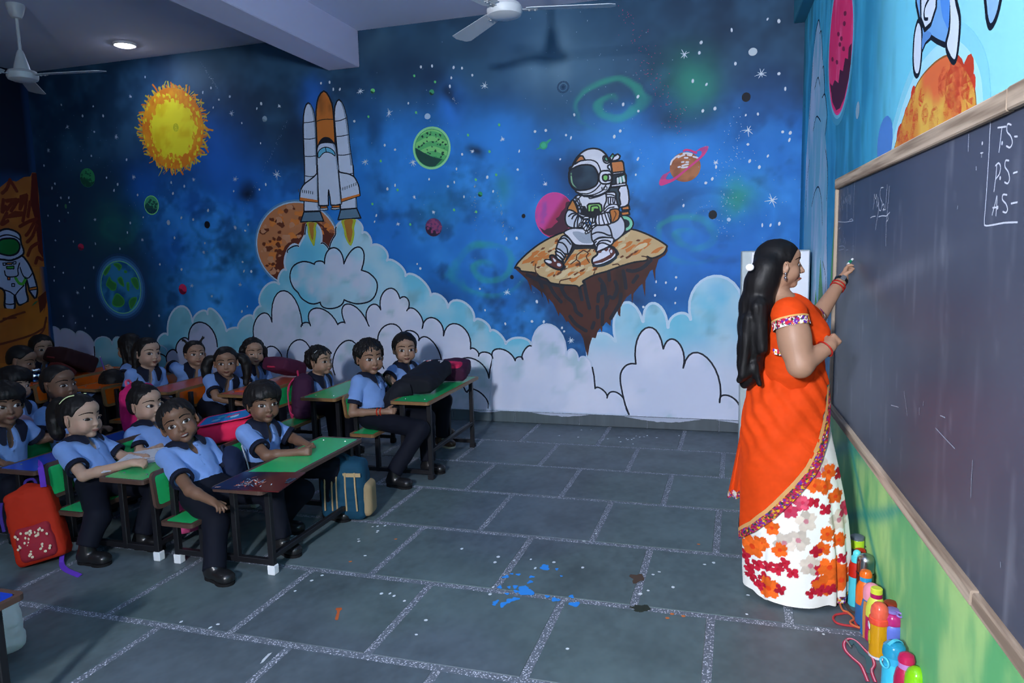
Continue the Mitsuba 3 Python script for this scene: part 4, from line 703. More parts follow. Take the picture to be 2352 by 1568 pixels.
# floating rock
p = Paint(BW)
rock = np.vstack([[(-2.283,1.356),(-2.22,1.301),(-2.174,1.255),(-2.162,1.228),(-2.136,1.154),(-2.139,1.216),(-2.096,1.185),(-2.058,1.154),(-2.039,1.101),(-2.042,1.154),(-2.011,1.116),(-1.985,1.044),(-1.988,1.097),(-1.95,1.055),(-1.927,1.009),(-1.901,.944),(-1.895,.979),(-1.866,.948),(-1.836,.895),(-1.821,.903),(-1.791,.861),(-1.753,.823),(-1.715,.797),(-1.692,.752),(-1.674,.66),(-1.656,.601),(-1.64,.691),(-1.616,.764),(-1.586,.757),(-1.57,.813),(-1.547,.844),(-1.532,.806),(-1.528,.859),(-1.494,.896),(-1.461,.863),(-1.452,.934),(-1.419,.979),(-1.404,1.001),(-1.393,.956),(-1.378,.941),(-1.374,1.016),(-1.352,1.06),(-1.322,1.104),(-1.285,1.133),(-1.278,1.049),(-1.267,1.133),(-1.22,1.191),(-1.194,1.213),(-1.173,1.105),(-1.169,1.241),(-1.133,1.313),(-1.111,1.327),(-1.091,1.235),(-1.09,1.32),(-1.065,1.406),(-1.012,1.44),(-.992,1.476),(-.997,1.518)], [(-1.118,1.529),(-1.629,1.543),(-1.933,1.551)]])
p.fill(solid(rock), '#4a2620', lambda x, z: lerp(C('#4c2822') + 0 * x[:, None], C('#34211f'), sst(.45, .7, fb(x * 2.5, z, 3.5, 101))), .04)
p.lines([[(-1.982,1.214),(-1.941,1.138),(-1.88,1.066)], [(-1.878,1.191),(-1.84,1.115),(-1.772,1.054),(-1.75,.986),(-1.705,.949)], [(-1.717,1.181),(-1.71,1.129),(-1.699,1.084)], [(-1.678,1.226),(-1.664,1.136),(-1.646,1.061),(-1.636,1.012)], [(-1.547,1.254),(-1.51,1.202),(-1.499,1.127),(-1.493,1.038),(-1.523,.986),(-1.528,.874)], [(-1.528,1.202),(-1.525,1.142),(-1.555,1.128),(-1.563,1.068)], [(-1.417,1.23),(-1.402,1.171),(-1.433,1.097),(-1.47,1.105),(-1.493,1.038)], [(-1.35,1.317),(-1.336,1.244),(-1.329,1.178)], [(-1.472,1.312),(-1.465,1.245)], [(-1.234,1.275),(-1.27,1.225)], [(-1.37,1.126),(-1.381,1.053),(-1.411,1.001),(-1.456,.926)], [(-1.568,1.024),(-1.565,.934)], [(-1.805,.941),(-1.752,.873),(-1.668,.82)], [(-2.078,1.284),(-2.041,1.192)], [(-1.599,.888),(-1.615,.843)], [(-2.173,1.3),(-2.079,1.253),(-1.986,1.222),(-1.862,1.198)], [(-1.314,1.324),(-1.263,1.316),(-1.19,1.343),(-1.126,1.4)]], .03, '#1f2430')
top = np.vstack([spline([(-2.283,1.359),(-2.249,1.408),(-2.168,1.482),(-2.065,1.555),(-1.963,1.608),(-1.854,1.649),(-1.702,1.684),(-1.516,1.685),(-1.297,1.66),(-1.19,1.628),(-1.083,1.574),(-1.005,1.522),(-.998,1.504),(-1.019,1.462),(-1.062,1.434),(-1.118,1.418),(-1.154,1.433)], 5), spline([(-1.154,1.429),(-1.161,1.401),(-1.262,1.388),(-1.372,1.358),(-1.483,1.319),(-1.587,1.291),(-1.663,1.255),(-1.69,1.237),(-1.679,1.215),(-1.709,1.196),(-1.721,1.178),(-1.747,1.201),(-1.847,1.209),(-1.908,1.217),(-1.97,1.229),(-2.001,1.26),(-2.063,1.284),(-2.101,1.314),(-2.22,1.332),(-2.239,1.355),(-2.258,1.367)], 5)])
p.both(top, '#c9ac7e', .014, curve=False)
r = np.random.default_rng(11); tp = Polygon(top).buffer(-.04)
for col, n, s in (('#c97a3a', 70, .035), ('#d9c49a', 40, .03), ('#6a3a20', 36, .016)):
    p.n += 1; k = 0
    while k < n:
        x, z = r.uniform(tp.bounds[0], tp.bounds[2]), r.uniform(tp.bounds[1], tp.bounds[3])
        if not tp.contains(Point(x, z)): continue
        t = np.linspace(0, 2 * math.pi, 9)[:-1]; rr = s * r.uniform(.4, 1.3, 8); a = .5; u, v = rr * np.cos(t) * 1.5, rr * np.sin(t) * .6
        p.fill(np.stack([x + u * math.cos(a) - v * math.sin(a), z + u * math.sin(a) + v * math.cos(a)], 1), col, up=False); k += 1
p.lines([[(-1.682,1.496),(-1.736,1.457),(-1.744,1.42),(-1.79,1.384)], [(-1.744,1.42),(-1.714,1.397),(-1.711,1.364)], [(-1.675,1.493),(-1.641,1.47),(-1.657,1.441),(-1.631,1.392)], [(-2.096,1.39),(-2.101,1.345),(-2.086,1.299)], [(-1.889,1.213),(-1.885,1.243),(-1.846,1.254),(-1.792,1.265)], [(-1.379,1.358),(-1.394,1.376),(-1.438,1.37)], [(-1.197,1.436),(-1.161,1.429),(-1.14,1.407)], [(-1.598,1.292),(-1.587,1.317)]], .009, '#4a2a1c')
p.fill(spline([(-1.847,1.392),(-1.832,1.364),(-1.848,1.341),(-1.881,1.329),(-1.765,1.489),(-1.74,1.504),(-1.593,1.504),(-1.565,1.472),(-1.527,1.362),(-1.397,1.441),(-1.389,1.476),(-1.423,1.519),(-1.439,1.539),(-1.334,1.617),(-1.291,1.646),(-1.326,1.662),(-1.427,1.566),(-1.604,1.536),(-1.744,1.54),(-1.776,1.56),(-1.805,1.482)], 4, True), '#20242e')
p.done('painted_rock', 'floating brown rock with a sandy top')

# astronaut
p = Paint(BW); SU, S2 = '#dfe3f0', '#9fabbc'; k = .0125
pack = [([(-1.445,2.203),(-1.357,2.207),(-1.344,2.192),(-1.336,2.131),(-1.342,2.115),(-1.434,2.117)], '#c97f4a'), ([(-1.434,2.116),(-1.336,2.122),(-1.335,2.109),(-1.431,2.099)], SU), ([(-1.434,2.099),(-1.331,2.106),(-1.321,2.086),(-1.322,2.033),(-1.331,2.022),(-1.443,2.024)], '#1f2f3c'), ([(-1.404,2.075),(-1.329,2.101),(-1.324,2.037),(-1.398,2.024)], '#46a08a'), ([(-1.447,2.021),(-1.324,2.031),(-1.322,2.012),(-1.374,2),(-1.443,2.002)], SU), ([(-1.455,2),(-1.316,2.01),(-1.305,1.965),(-1.298,1.896),(-1.305,1.859),(-1.332,1.841),(-1.367,1.837),(-1.386,1.84),(-1.467,1.961)], SU), ([(-1.455,1.998),(-1.374,1.998),(-1.389,1.976),(-1.374,1.949),(-1.378,1.911),(-1.367,1.862),(-1.382,1.839),(-1.467,1.961)], '#2f4450'), ([(-1.359,1.835),(-1.302,1.849),(-1.294,1.815),(-1.356,1.812)], '#c97a3c'), ([(-1.367,1.797),(-1.302,1.802),(-1.296,1.775),(-1.36,1.766)], '#c97a3c')]
for q, h in pack: p.both(q, h, k, curve=False)
for q in ([(-1.39,2.069),(-1.389,2.033)], [(-1.369,2.073),(-1.364,2.035)], [(-1.346,2.079),(-1.337,2.043)]): p.line(q, .016, '#dfe6ea', False)
p.both([(-1.453,2.239),(-1.429,2.266),(-1.418,2.252),(-1.389,2.262),(-1.37,2.246),(-1.376,2.224),(-1.395,2.215),(-1.441,2.207)], SU, k, curve=False); p.fill([(-1.445,2.243),(-1.429,2.261),(-1.421,2.248),(-1.433,2.235)], '#4faa8a'); p.line([(-1.441,2.209),(-1.418,2.245),(-1.403,2.251)], k, INK)
hose = spline([(-1.356,1.753),(-1.317,1.748),(-1.291,1.726),(-1.283,1.699),(-1.295,1.673),(-1.322,1.658),(-1.372,1.657)], 6); p.line(hose, .046, INK, False); p.line(hose, .024, '#7fd0ac', False)
p.fill([(-1.341,1.743),(-1.302,1.726),(-1.295,1.703),(-1.306,1.677),(-1.329,1.666),(-1.333,1.708)], '#1c2b38')
hip = spline([(-1.563,1.701),(-1.484,1.71),(-1.379,1.763),(-1.348,1.739),(-1.333,1.701),(-1.335,1.644),(-1.369,1.599),(-1.423,1.568),(-1.525,1.553)], 5, True); p.both(hip, '#c9d0e0', k, curve=False)
thigh = spline([(-1.843,1.644),(-1.819,1.667),(-1.762,1.681),(-1.682,1.674),(-1.603,1.656),(-1.592,1.594),(-1.596,1.539),(-1.664,1.535),(-1.74,1.541),(-1.772,1.564),(-1.803,1.604)], 5, True); p.both(thigh, SU, k, curve=False); p.fill(spline([(-1.771,1.646),(-1.722,1.652),(-1.682,1.639),(-1.623,1.634),(-1.604,1.594),(-1.608,1.555),(-1.684,1.557),(-1.731,1.59)], 4, True), S2)
leg_l = spline([(-1.848,1.623),(-1.881,1.594),(-1.902,1.552),(-1.91,1.52),(-1.887,1.488),(-1.814,1.467),(-1.793,1.49),(-1.776,1.529),(-1.776,1.56),(-1.803,1.6)], 5, True); p.both(leg_l, '#bcc4d4', k, curve=False)
for q in ([(-1.893,1.569),(-1.853,1.558),(-1.821,1.518),(-1.814,1.471)], [(-1.885,1.587),(-1.836,1.601),(-1.788,1.549)]): p.line(q, k, INK)
for q in ([(-1.915,1.517),(-1.878,1.504),(-1.838,1.463),(-1.832,1.443),(-1.847,1.448),(-1.903,1.489)], [(-1.919,1.491),(-1.879,1.48),(-1.851,1.448),(-1.847,1.424),(-1.871,1.436),(-1.911,1.469)], [(-1.918,1.465),(-1.887,1.449),(-1.851,1.404),(-1.868,1.408),(-1.904,1.433)]): p.both(q, SU, k, curve=True)
p.both(spline([(-2.015,1.416),(-2.003,1.423),(-1.97,1.421),(-1.958,1.406),(-1.969,1.446),(-1.961,1.46),(-1.936,1.458),(-1.904,1.429),(-1.864,1.4),(-1.852,1.376),(-1.86,1.353),(-1.889,1.339),(-1.93,1.35),(-1.971,1.371),(-2.003,1.395)], 5, True), '#5a2c2a', .016, curve=False)
for q in ([(-2.011,1.413),(-1.995,1.422),(-1.962,1.414),(-1.954,1.398),(-1.979,1.393)], [(-1.945,1.44),(-1.916,1.417),(-1.921,1.406),(-1.933,1.41)], [(-1.905,1.393),(-1.88,1.389),(-1.872,1.373),(-1.889,1.365),(-1.907,1.374)]): p.fill(spline(q, 4, True), '#dfe3ee')
leg_r = spline([(-1.607,1.664),(-1.563,1.697),(-1.5,1.703),(-1.469,1.69),(-1.45,1.651),(-1.44,1.605),(-1.439,1.57),(-1.501,1.552),(-1.592,1.563),(-1.611,1.61)], 5, True); p.both(leg_r, '#c4cbdb', k, curve=False)
for q in ([(-1.607,1.625),(-1.563,1.641),(-1.516,1.634),(-1.47,1.613),(-1.45,1.613)], [(-1.596,1.563),(-1.556,1.593),(-1.501,1.599),(-1.446,1.578)]): p.line(q, k, INK)
p.both(spline([(-1.592,1.567),(-1.544,1.592),(-1.485,1.596),(-1.431,1.589),(-1.427,1.566),(-1.451,1.532),(-1.565,1.48),(-1.573,1.515)], 4, True), SU, k, curve=False)
for q in ([(-1.569,1.539),(-1.537,1.569),(-1.486,1.573),(-1.454,1.559)], [(-1.571,1.492),(-1.557,1.538),(-1.517,1.553),(-1.462,1.532),(-1.451,1.524)], [(-1.588,1.551),(-1.572,1.566)]): p.line(q, k, INK)
p.both(spline([(-1.608,1.399),(-1.601,1.43),(-1.565,1.457),(-1.557,1.48),(-1.486,1.509),(-1.455,1.518),(-1.424,1.496),(-1.408,1.469),(-1.408,1.442),(-1.448,1.408),(-1.527,1.374),(-1.586,1.369)], 5, True), SU, .016, curve=False)
p.fill([(-1.606,1.395),(-1.554,1.41),(-1.503,1.43),(-1.455,1.458),(-1.467,1.489),(-1.455,1.512),(-1.424,1.492),(-1.412,1.469),(-1.448,1.427),(-1.519,1.393),(-1.59,1.381)], '#5a2c2a'); p.fill([(-1.561,1.484),(-1.526,1.487),(-1.53,1.472),(-1.557,1.468)], '#5a2c2a'); p.fill([(-1.506,1.494),(-1.478,1.515),(-1.471,1.497),(-1.49,1.48)], '#5a2c2a'); p.fill(ell((-1.447,1.481), .010, .014), '#dfe3ee')
p.line([(-1.598,1.366),(-1.535,1.365),(-1.464,1.388),(-1.409,1.43)], .02, '#20303c')
body = spline([(-1.718,1.95),(-1.758,1.917),(-1.787,1.88),(-1.72,1.792),(-1.661,1.766),(-1.542,1.769),(-1.483,1.802),(-1.467,1.896),(-1.49,1.954),(-1.6,1.941)], 5, True); p.both(body, SU, k, curve=False)
p.both([(-1.766,1.914),(-1.787,1.884),(-1.808,1.834),(-1.724,1.8),(-1.735,1.858),(-1.755,1.901)], '#c27f42', k, curve=True)
for i, q in enumerate(([(-1.742,1.932),(-1.718,1.95),(-1.694,1.941),(-1.718,1.919)], [(-1.762,1.917),(-1.746,1.93),(-1.733,1.912),(-1.747,1.901)], [(-1.729,1.912),(-1.711,1.915),(-1.703,1.888),(-1.715,1.882)], [(-1.743,1.897),(-1.725,1.902),(-1.711,1.873),(-1.723,1.861)], [(-1.707,1.876),(-1.695,1.88),(-1.69,1.856),(-1.7,1.853)], [(-1.725,1.858),(-1.707,1.865),(-1.7,1.845),(-1.716,1.836)], [(-1.696,1.853),(-1.68,1.856),(-1.672,1.828),(-1.688,1.818)], [(-1.72,1.83),(-1.7,1.837),(-1.69,1.806),(-1.71,1.799)])): p.both(q, '#aab8d0' if i % 2 else '#cdd4e4', .009, curve=False)
p.fill([(-1.68,1.86),(-1.66,1.859),(-1.64,1.816),(-1.625,1.8),(-1.589,1.806),(-1.585,1.829),(-1.554,1.831),(-1.523,1.795),(-1.531,1.769),(-1.61,1.761),(-1.708,1.791)], '#131a26')
p.both([(-1.642,1.862),(-1.628,1.875),(-1.545,1.876),(-1.526,1.861),(-1.519,1.811),(-1.534,1.8),(-1.554,1.827),(-1.581,1.829),(-1.589,1.806),(-1.639,1.808)], '#86c46a', .014, curve=False); p.line([(-1.615,1.807),(-1.612,1.847),(-1.601,1.855),(-1.561,1.857),(-1.546,1.842),(-1.544,1.823)], .010, INK)
arm_l = spline([(-1.808,1.83),(-1.829,1.785),(-1.828,1.738),(-1.81,1.702),(-1.762,1.683),(-1.69,1.69),(-1.681,1.721),(-1.693,1.76),(-1.728,1.796),(-1.768,1.825)], 5, True); p.both(arm_l, '#c9d2e2', k, curve=False)
p.lines([[(-1.756,1.688),(-1.751,1.727),(-1.724,1.784)], [(-1.728,1.687),(-1.727,1.734),(-1.717,1.773)], [(-1.801,1.78),(-1.776,1.8),(-1.748,1.803)], [(-1.773,1.759),(-1.76,1.782),(-1.732,1.796)]], k, INK)
arm_r = [(-1.57,1.775),(-1.523,1.79),(-1.468,1.801),(-1.449,1.77),(-1.441,1.716),(-1.5,1.699),(-1.563,1.701),(-1.574,1.732)]; p.both(arm_r, SU, k, curve=True)
p.lines([[(-1.546,1.785),(-1.547,1.739),(-1.543,1.704)], [(-1.523,1.788),(-1.515,1.746),(-1.5,1.703)], [(-1.499,1.793),(-1.484,1.748),(-1.469,1.709)], [(-1.476,1.8),(-1.461,1.751),(-1.449,1.716)], [(-1.566,1.771),(-1.574,1.74),(-1.567,1.705)]], .010, INK)
p.both(spline([(-1.486,1.954),(-1.474,1.961),(-1.412,1.958),(-1.405,1.916),(-1.394,1.866),(-1.382,1.824),(-1.445,1.804),(-1.499,1.802),(-1.503,1.848),(-1.483,1.897)], 4, True), SU, k, curve=False)
p.lines([[(-1.482,1.945),(-1.443,1.941),(-1.405,1.924)], [(-1.482,1.92),(-1.444,1.922),(-1.401,1.912)], [(-1.467,1.915),(-1.467,1.87),(-1.452,1.867),(-1.448,1.914)], [(-1.43,1.914),(-1.43,1.879),(-1.417,1.875),(-1.413,1.909)], [(-1.499,1.829),(-1.467,1.854),(-1.429,1.864),(-1.386,1.855)], [(-1.499,1.802),(-1.468,1.832),(-1.421,1.841)]], .010, INK)
p.both(spline([(-1.456,1.814),(-1.417,1.826),(-1.383,1.817),(-1.375,1.786),(-1.383,1.748),(-1.406,1.726),(-1.441,1.716),(-1.449,1.762)], 4, True), '#c07638', k, curve=False); p.line([(-1.417,1.807),(-1.406,1.78),(-1.43,1.727)], .009, '#6a3a20')
for q in ([(-1.685,1.756),(-1.661,1.774),(-1.629,1.769),(-1.633,1.756),(-1.669,1.755)], [(-1.697,1.729),(-1.685,1.756),(-1.677,1.744),(-1.689,1.725)], [(-1.677,1.74),(-1.661,1.751),(-1.657,1.732),(-1.677,1.721)], [(-1.653,1.735),(-1.641,1.746),(-1.632,1.735),(-1.646,1.723)], [(-1.713,1.714),(-1.697,1.721),(-1.694,1.71),(-1.71,1.702)], [(-1.716,1.699),(-1.698,1.704),(-1.694,1.692),(-1.71,1.687)], [(-1.686,1.69),(-1.666,1.716),(-1.654,1.704),(-1.67,1.678)], [(-1.674,1.674),(-1.65,1.7),(-1.646,1.673),(-1.662,1.658)], [(-1.65,1.665),(-1.636,1.696),(-1.632,1.673),(-1.643,1.654)], [(-1.662,1.646),(-1.646,1.654),(-1.643,1.638),(-1.657,1.631)], [(-1.643,1.65),(-1.626,1.669),(-1.623,1.649),(-1.633,1.638)], [(-1.644,1.719),(-1.634,1.727),(-1.63,1.704),(-1.642,1.704)], [(-1.632,1.696),(-1.624,1.707),(-1.618,1.688),(-1.628,1.68)], [(-1.622,1.668),(-1.611,1.676),(-1.609,1.66),(-1.621,1.655)], [(-1.61,1.707),(-1.582,1.725),(-1.577,1.706),(-1.602,1.695)], [(-1.606,1.687),(-1.583,1.698),(-1.583,1.683),(-1.603,1.675)], [(-1.625,1.757),(-1.602,1.76),(-1.606,1.718),(-1.618,1.73)], [(-1.594,1.76),(-1.582,1.764),(-1.586,1.721),(-1.598,1.726)]): p.both(q, '#e3e8f2', .009, curve=True)
helm = spline([(-1.787,2.157),(-1.762,2.186),(-1.754,2.208),(-1.722,2.256),(-1.674,2.297),(-1.623,2.316),(-1.568,2.316),(-1.518,2.296),(-1.479,2.256),(-1.449,2.194),(-1.436,2.122),(-1.439,2.069),(-1.447,2.017),(-1.466,1.972),(-1.521,1.945),(-1.6,1.933),(-1.671,1.942),(-1.718,1.969),(-1.741,1.993)], 6, True); p.both(helm, SU, .014, curve=False, fn=lambda x, z: lerp(C('#d6dae6') + 0 * x[:, None], C('#e6e9f4'), sst(.4, .6, fb(x, z, 7, 103))), h=.03)
p.both(spline([(-1.744,2.202),(-1.73,2.23),(-1.702,2.262),(-1.678,2.264),(-1.667,2.249),(-1.659,2.231),(-1.698,2.224)], 5, True), '#c27a45', k, curve=False)
p.lines([[(-1.787,2.157),(-1.734,2.211),(-1.655,2.229),(-1.596,2.224),(-1.557,2.201),(-1.535,2.158),(-1.529,2.131)], [(-1.718,1.965),(-1.639,1.958),(-1.579,1.982),(-1.532,2.027)], [(-1.698,1.947),(-1.599,1.946),(-1.521,1.975),(-1.485,2.023)], [(-1.671,1.936),(-1.56,1.939),(-1.482,1.969),(-1.458,1.999)], [(-1.627,1.928),(-1.616,1.918),(-1.541,1.934),(-1.486,1.958)]], .010, INK)
visor = spline([(-1.789,2.145),(-1.755,2.17),(-1.695,2.19),(-1.628,2.19),(-1.585,2.172),(-1.558,2.133),(-1.547,2.09),(-1.555,2.041),(-1.583,2.012),(-1.638,1.992),(-1.71,1.988),(-1.749,2.001),(-1.777,2.034),(-1.792,2.08)], 6, True); p.both(visor, '#22364a', .014, curve=False, fn=lambda x, z: lerp(C('#1c2f42') + 0 * x[:, None], C('#30485a'), sst(.42, .6, fb(x, z, 8, 104))), h=.03)
p.fill([(-1.779,2.133),(-1.768,2.133),(-1.769,2.117),(-1.778,2.118)], '#6a9a7a'); p.fill(spline([(-1.779,2.107),(-1.768,2.106),(-1.764,2.067),(-1.753,2.036),(-1.731,2.011),(-1.757,2.029),(-1.774,2.06)], 4, True), '#7aa884')
p.both(spline([(-1.539,2.109),(-1.523,2.131),(-1.488,2.135),(-1.45,2.128),(-1.438,2.1),(-1.437,2.062),(-1.447,2.036),(-1.481,2.028),(-1.52,2.034),(-1.54,2.056),(-1.543,2.083)], 5, True), SU, .014, curve=False)
p.both([(-1.465,2.101),(-1.45,2.102),(-1.44,2.085),(-1.442,2.062),(-1.466,2.056)], SU, k, curve=True); p.both(spline([(-1.512,2.092),(-1.496,2.103),(-1.473,2.1),(-1.465,2.082),(-1.47,2.06),(-1.489,2.051),(-1.508,2.062)], 5, True), '#7cc46a', .014, curve=False)
p.both(spline([(-1.507,2.243),(-1.495,2.253),(-1.479,2.249),(-1.461,2.206),(-1.468,2.193),(-1.495,2.201),(-1.507,2.224)], 4, True), SU, k, curve=False); p.both(spline([(-1.494,2.238),(-1.479,2.246),(-1.464,2.218),(-1.472,2.209),(-1.491,2.217)], 4, True), '#56aa82', k, curve=False)
p.line([(-1.453,2.181),(-1.469,2.173),(-1.467,2.154),(-1.455,2.144)], k, INK); p.line(ell((-1.49,1.995), .014, .014, 0, 12).exterior.coords[:-1], .007, INK, True, True); p.lines([[(-1.519,2.003),(-1.517,1.986),(-1.509,1.98)], [(-1.505,1.999),(-1.503,1.987)]], .009, INK)
p.done('painted_astronaut', 'seated astronaut in a white suit')

# stars, dots and dust
def star(p, c, s, n=7, w=.006, col='#b9c8d8', seed=0):
    r = np.random.default_rng(seed); p.n += 1
    for i in range(n):
        a = math.pi * (i + .5 * r.random()) / n * 2; l = s * r.uniform(.6, 1.15)
        d = A([math.cos(a), math.sin(a)]); e = A([-d[1], d[0]]) * w * .5
        p.fill(A([c - e, c + d * l - e * .4, c + d * l + e * .4, c + e]), col, up=False)
ST = [(-6.206,3.119),(-5.048,2.867),(-4.519,2.892),(-6.431,2.748),(-7.327,2.673),(-7.044,2.888),(-6.258,2.342),(-5.536,2.277),(-5.058,2.256),(-4.593,2.272),(-6.8,1.94),(-5.095,1.801)]+[(-3.678,2.953),(-3.406,2.743),(-2.509,2.894),(-3.195,2.305),(-3.662,2.337),(-3.198,2.003),(-3.019,1.864),(-3.368,1.773),(-2.637,2.363),(-2.364,2.446),(-1.997,2.054)]+[(-.867,2.985),(-.3,2.787),(-.388,2.379),(-.625,2.149),(-.203,1.841)]+[(-6.8,1.94),(-7.361,1.743),(-6.22,1.715),(-6.881,1.449),(-7.129,1.186),(-5.485,1.572),(-5.659,1.244),(-5.089,1.247),(-5.097,1.8),(-6.229,.839)]+[(-2.359,1.15),(-1.799,.736)]
SS = [13, 18, 14, 18, 18, 16, 18, 13, 20, 28, 10, 12, 22, 22, 22, 22, 22, 12, 12, 12, 13, 15, 14, 26, 28, 28, 16, 32, 14, 12, 14, 16, 18, 16, 18, 18, 18, 16, 34, 30]
for i, (q, s) in enumerate(zip(ST, SS)):
    p = Paint(BW, 4); star(p, A(q), s * .00355 / 2.94 * 1.35 if i < 28 else s * .00355 / 3.92 * 1.45 if i < 38 else s * .0011, 7 if i % 3 else 8, .0075, '#aebdd0' if q[0] < -5 else '#cbd8e4', i); p.done('painted_star', stack=False)
p = Paint(BW, 4)
DT = [(-5.255,3.118),(-5.351,3.085),(-5.176,3.004),(-5.246,2.937),(-5.051,3.022),(-4.712,2.929),(-4.762,2.889),(-4.939,2.77),(-4.747,2.572),(-4.795,2.146),(-5.806,2.264),(-5.653,2.222),(-4.721,2.19),(-5.796,2.161),(-5.396,1.976),(-5.579,1.894),(-5.719,1.917),(-5.88,1.872),(-7.093,3.112),(-6.832,2.982),(-6.57,2.962),(-6.684,3.064),(-6.702,2.815),(-6.769,2.581),(-6.908,2.541),(-7.407,2.521),(-7.284,2.328),(-7.331,2.285),(-7.224,2.18),(-7.283,2.104),(-6.521,2.223),(-6.6,2.355),(-6.228,2.164),(-6.327,2.516),(-6.353,1.889),(-6.011,3.288),(-7.115,2.13),(-7.149,2.024),(-7.424,2.005)]+[(-3.084,3.103),(-2.98,3.101),(-2.783,3.07),(-2.707,3.057),(-2.807,2.987),(-2.616,2.991),(-2.823,2.918),(-3.881,2.986),(-3.947,2.992),(-3.981,3.056),(-4.069,3.055),(-3.217,2.81),(-3.752,2.698),(-1.743,2.598),(-2.078,2.489),(-1.985,2.491),(-1.773,2.417),(-1.814,2.441),(-1.416,2.402),(-1.368,2.442),(-1.222,2.586),(-1.225,2.698),(-1.343,2.648),(-2.219,2.338),(-2.732,2.344),(-2.788,2.224),(-2.236,2.187),(-3.049,2.15),(-2.813,2.112),(-2.874,2.08),(-3.38,2.115),(-3.457,2.087),(-2.509,2.139),(-2.46,2.017),(-2.728,1.984),(-1.867,2.25),(-1.227,2.214),(-1.245,2.09),(-3.6,1.801),(-3.58,1.856),(-3.463,2.469),(-3.364,2.424)]+[(-.741,3.06),(-.754,2.985),(-.517,3.127),(-.261,3.177),(-.181,3.154),(-.487,2.879),(-.802,2.78),(-.699,2.745),(-.725,2.549),(-.634,2.559),(-.406,2.492),(-.318,2.493),(-.126,2.662),(-.173,2.776),(-.138,2.348),(-.084,2.337),(-.089,2.285),(-.387,2.272),(-.241,2.176),(-.372,2.146),(-.621,2.115),(-.868,1.829),(-.698,1.997),(-.649,2.026),(-.301,2.096),(-.272,1.654),(-.212,1.652),(-.148,1.661)]+[(-6.601,2.353),(-7.289,2.331),(-7.329,2.287),(-6.467,2.281),(-6.229,2.163),(-6.519,2.223),(-7.228,2.18),(-7.119,2.176),(-7.282,2.105),(-7.426,2.003),(-7.278,1.943),(-6.184,1.939),(-5.721,1.914),(-5.579,1.894),(-6.4,1.794),(-5.821,1.723),(-7.116,1.724),(-6.827,1.693),(-6.515,1.633),(-5.463,1.661),(-5.653,2.22),(-5.804,2.264),(-5.084,2.146),(-5.795,2.158),(-4.948,1.821),(-4.986,1.767),(-5.398,1.974),(-6.251,1.339),(-5.768,1.408),(-6.029,1.463),(-6.991,1.031),(-6.961,.939),(-6.773,.9),(-7.201,.864),(-7.075,.808),(-7.36,.936),(-7.412,1.462),(-7.435,1.318),(-7.298,1.399),(-5.024,1.034),(-5.091,.985),(-5.43,1.137),(-4.95,1.374),(-5.041,1.467),(-5.033,1.379),(-6.094,.942),(-7.032,1.237)]+[(-2.26,1.613),(-2.352,1.61),(-2.093,1.068),(-2.382,.876),(-2.141,.898),(-2.034,.897),(-1.876,.843),(-1.857,.813),(-1.62,1.095),(-1.69,.941),(-1.5,1.072),(-1.092,1.116),(-.93,1.052),(-1.186,1.02),(-1.083,1.226),(-1.005,1.218),(-.924,1.26),(-.927,1.169)]+[(-2.566,.995),(-2.383,.876),(-2.139,.897),(-2.035,.895),(-2.092,1.068),(-2.608,1.183)]+[(-3.197,1.412),(-3.168,1.371)]
for q in DT: p.fill(ell(q, .0065 + .006 * rng.random(), .009 + .008 * rng.random(), rng.uniform(-.5, .2), 9), '#b4c2d2' if q[0] < -5 else '#ccd8e4', up=False)
for q in [(-3.15,3.035),(-2.958,2.967),(-3.147,2.726),(-3.61,2.727),(-2.39,2.566),(-2.672,2.501),(-3.51,2.334),(-2.483,2.352),(-2.428,2.154),(-2.614,2.123),(-3.357,2.073),(-3.613,1.96),(-2.825,1.875),(-2.62,1.85),(-3.248,1.764)]: p.fill(ell(q, .011, .013, .4, 7), '#5fc47a', up=False)
dr = np.random.default_rng(21)
for (a, b), n, col in (([(-5.353,3.374),(-5.189,3.112)], 40, '#8fa0b0'), ([(-1.343,3.378),(-.904,2.445)], 110, '#c0386a'), ([(-.463,2.51),(-.565,1.518)], 90, '#bcd0e0'), ([(-2.627,2.096),(-2.633,1.688)], 16, '#c9b890'), ([(-2.412,2.012),(-2.372,1.642)], 18, '#c9b890'), ([(-2.838,2.877),(-2.763,2.762)], 16, '#9fb0c0'), ([(-4.985,1.972),(-4.444,2.743)], 40, '#8fa0b0'), ([(-1.982,3.318),(-.177,1.507)], 120, '#a9c0d4'), ([(-7.335,3.091),(-5.064,1.049)], 90, '#7f90a4'), ([(-3.58,2.979),(-2.024,1.263)], 60, '#a9c0d4')):
    for _ in range(n):
        t = dr.random(); w = .012 if n < 45 else .08 if n < 115 and col != '#7f90a4' and col != '#a9c0d4' else .45; q = A(a) * (1 - t) + A(b) * t + dr.normal(0, w * .6, 2); p.fill(ell(q, .0028, .0032, 0, 6), col, up=False)
p.done('painted_dust', 'small white and green specks of painted stars', kind='stuff', stack=False)
p = Paint(BW, 4)
for d in (.048, .040, .022, .012): p.line(ell((-1.832,2.825), d, d * .95, 0, 28).exterior.coords[:-1], .005, '#14335a', True, True)
p.fill(ell((-1.832,2.825), .016, .016), '#1a3c60'); p.done('round_cover', 'round blue cover plate on the mural')


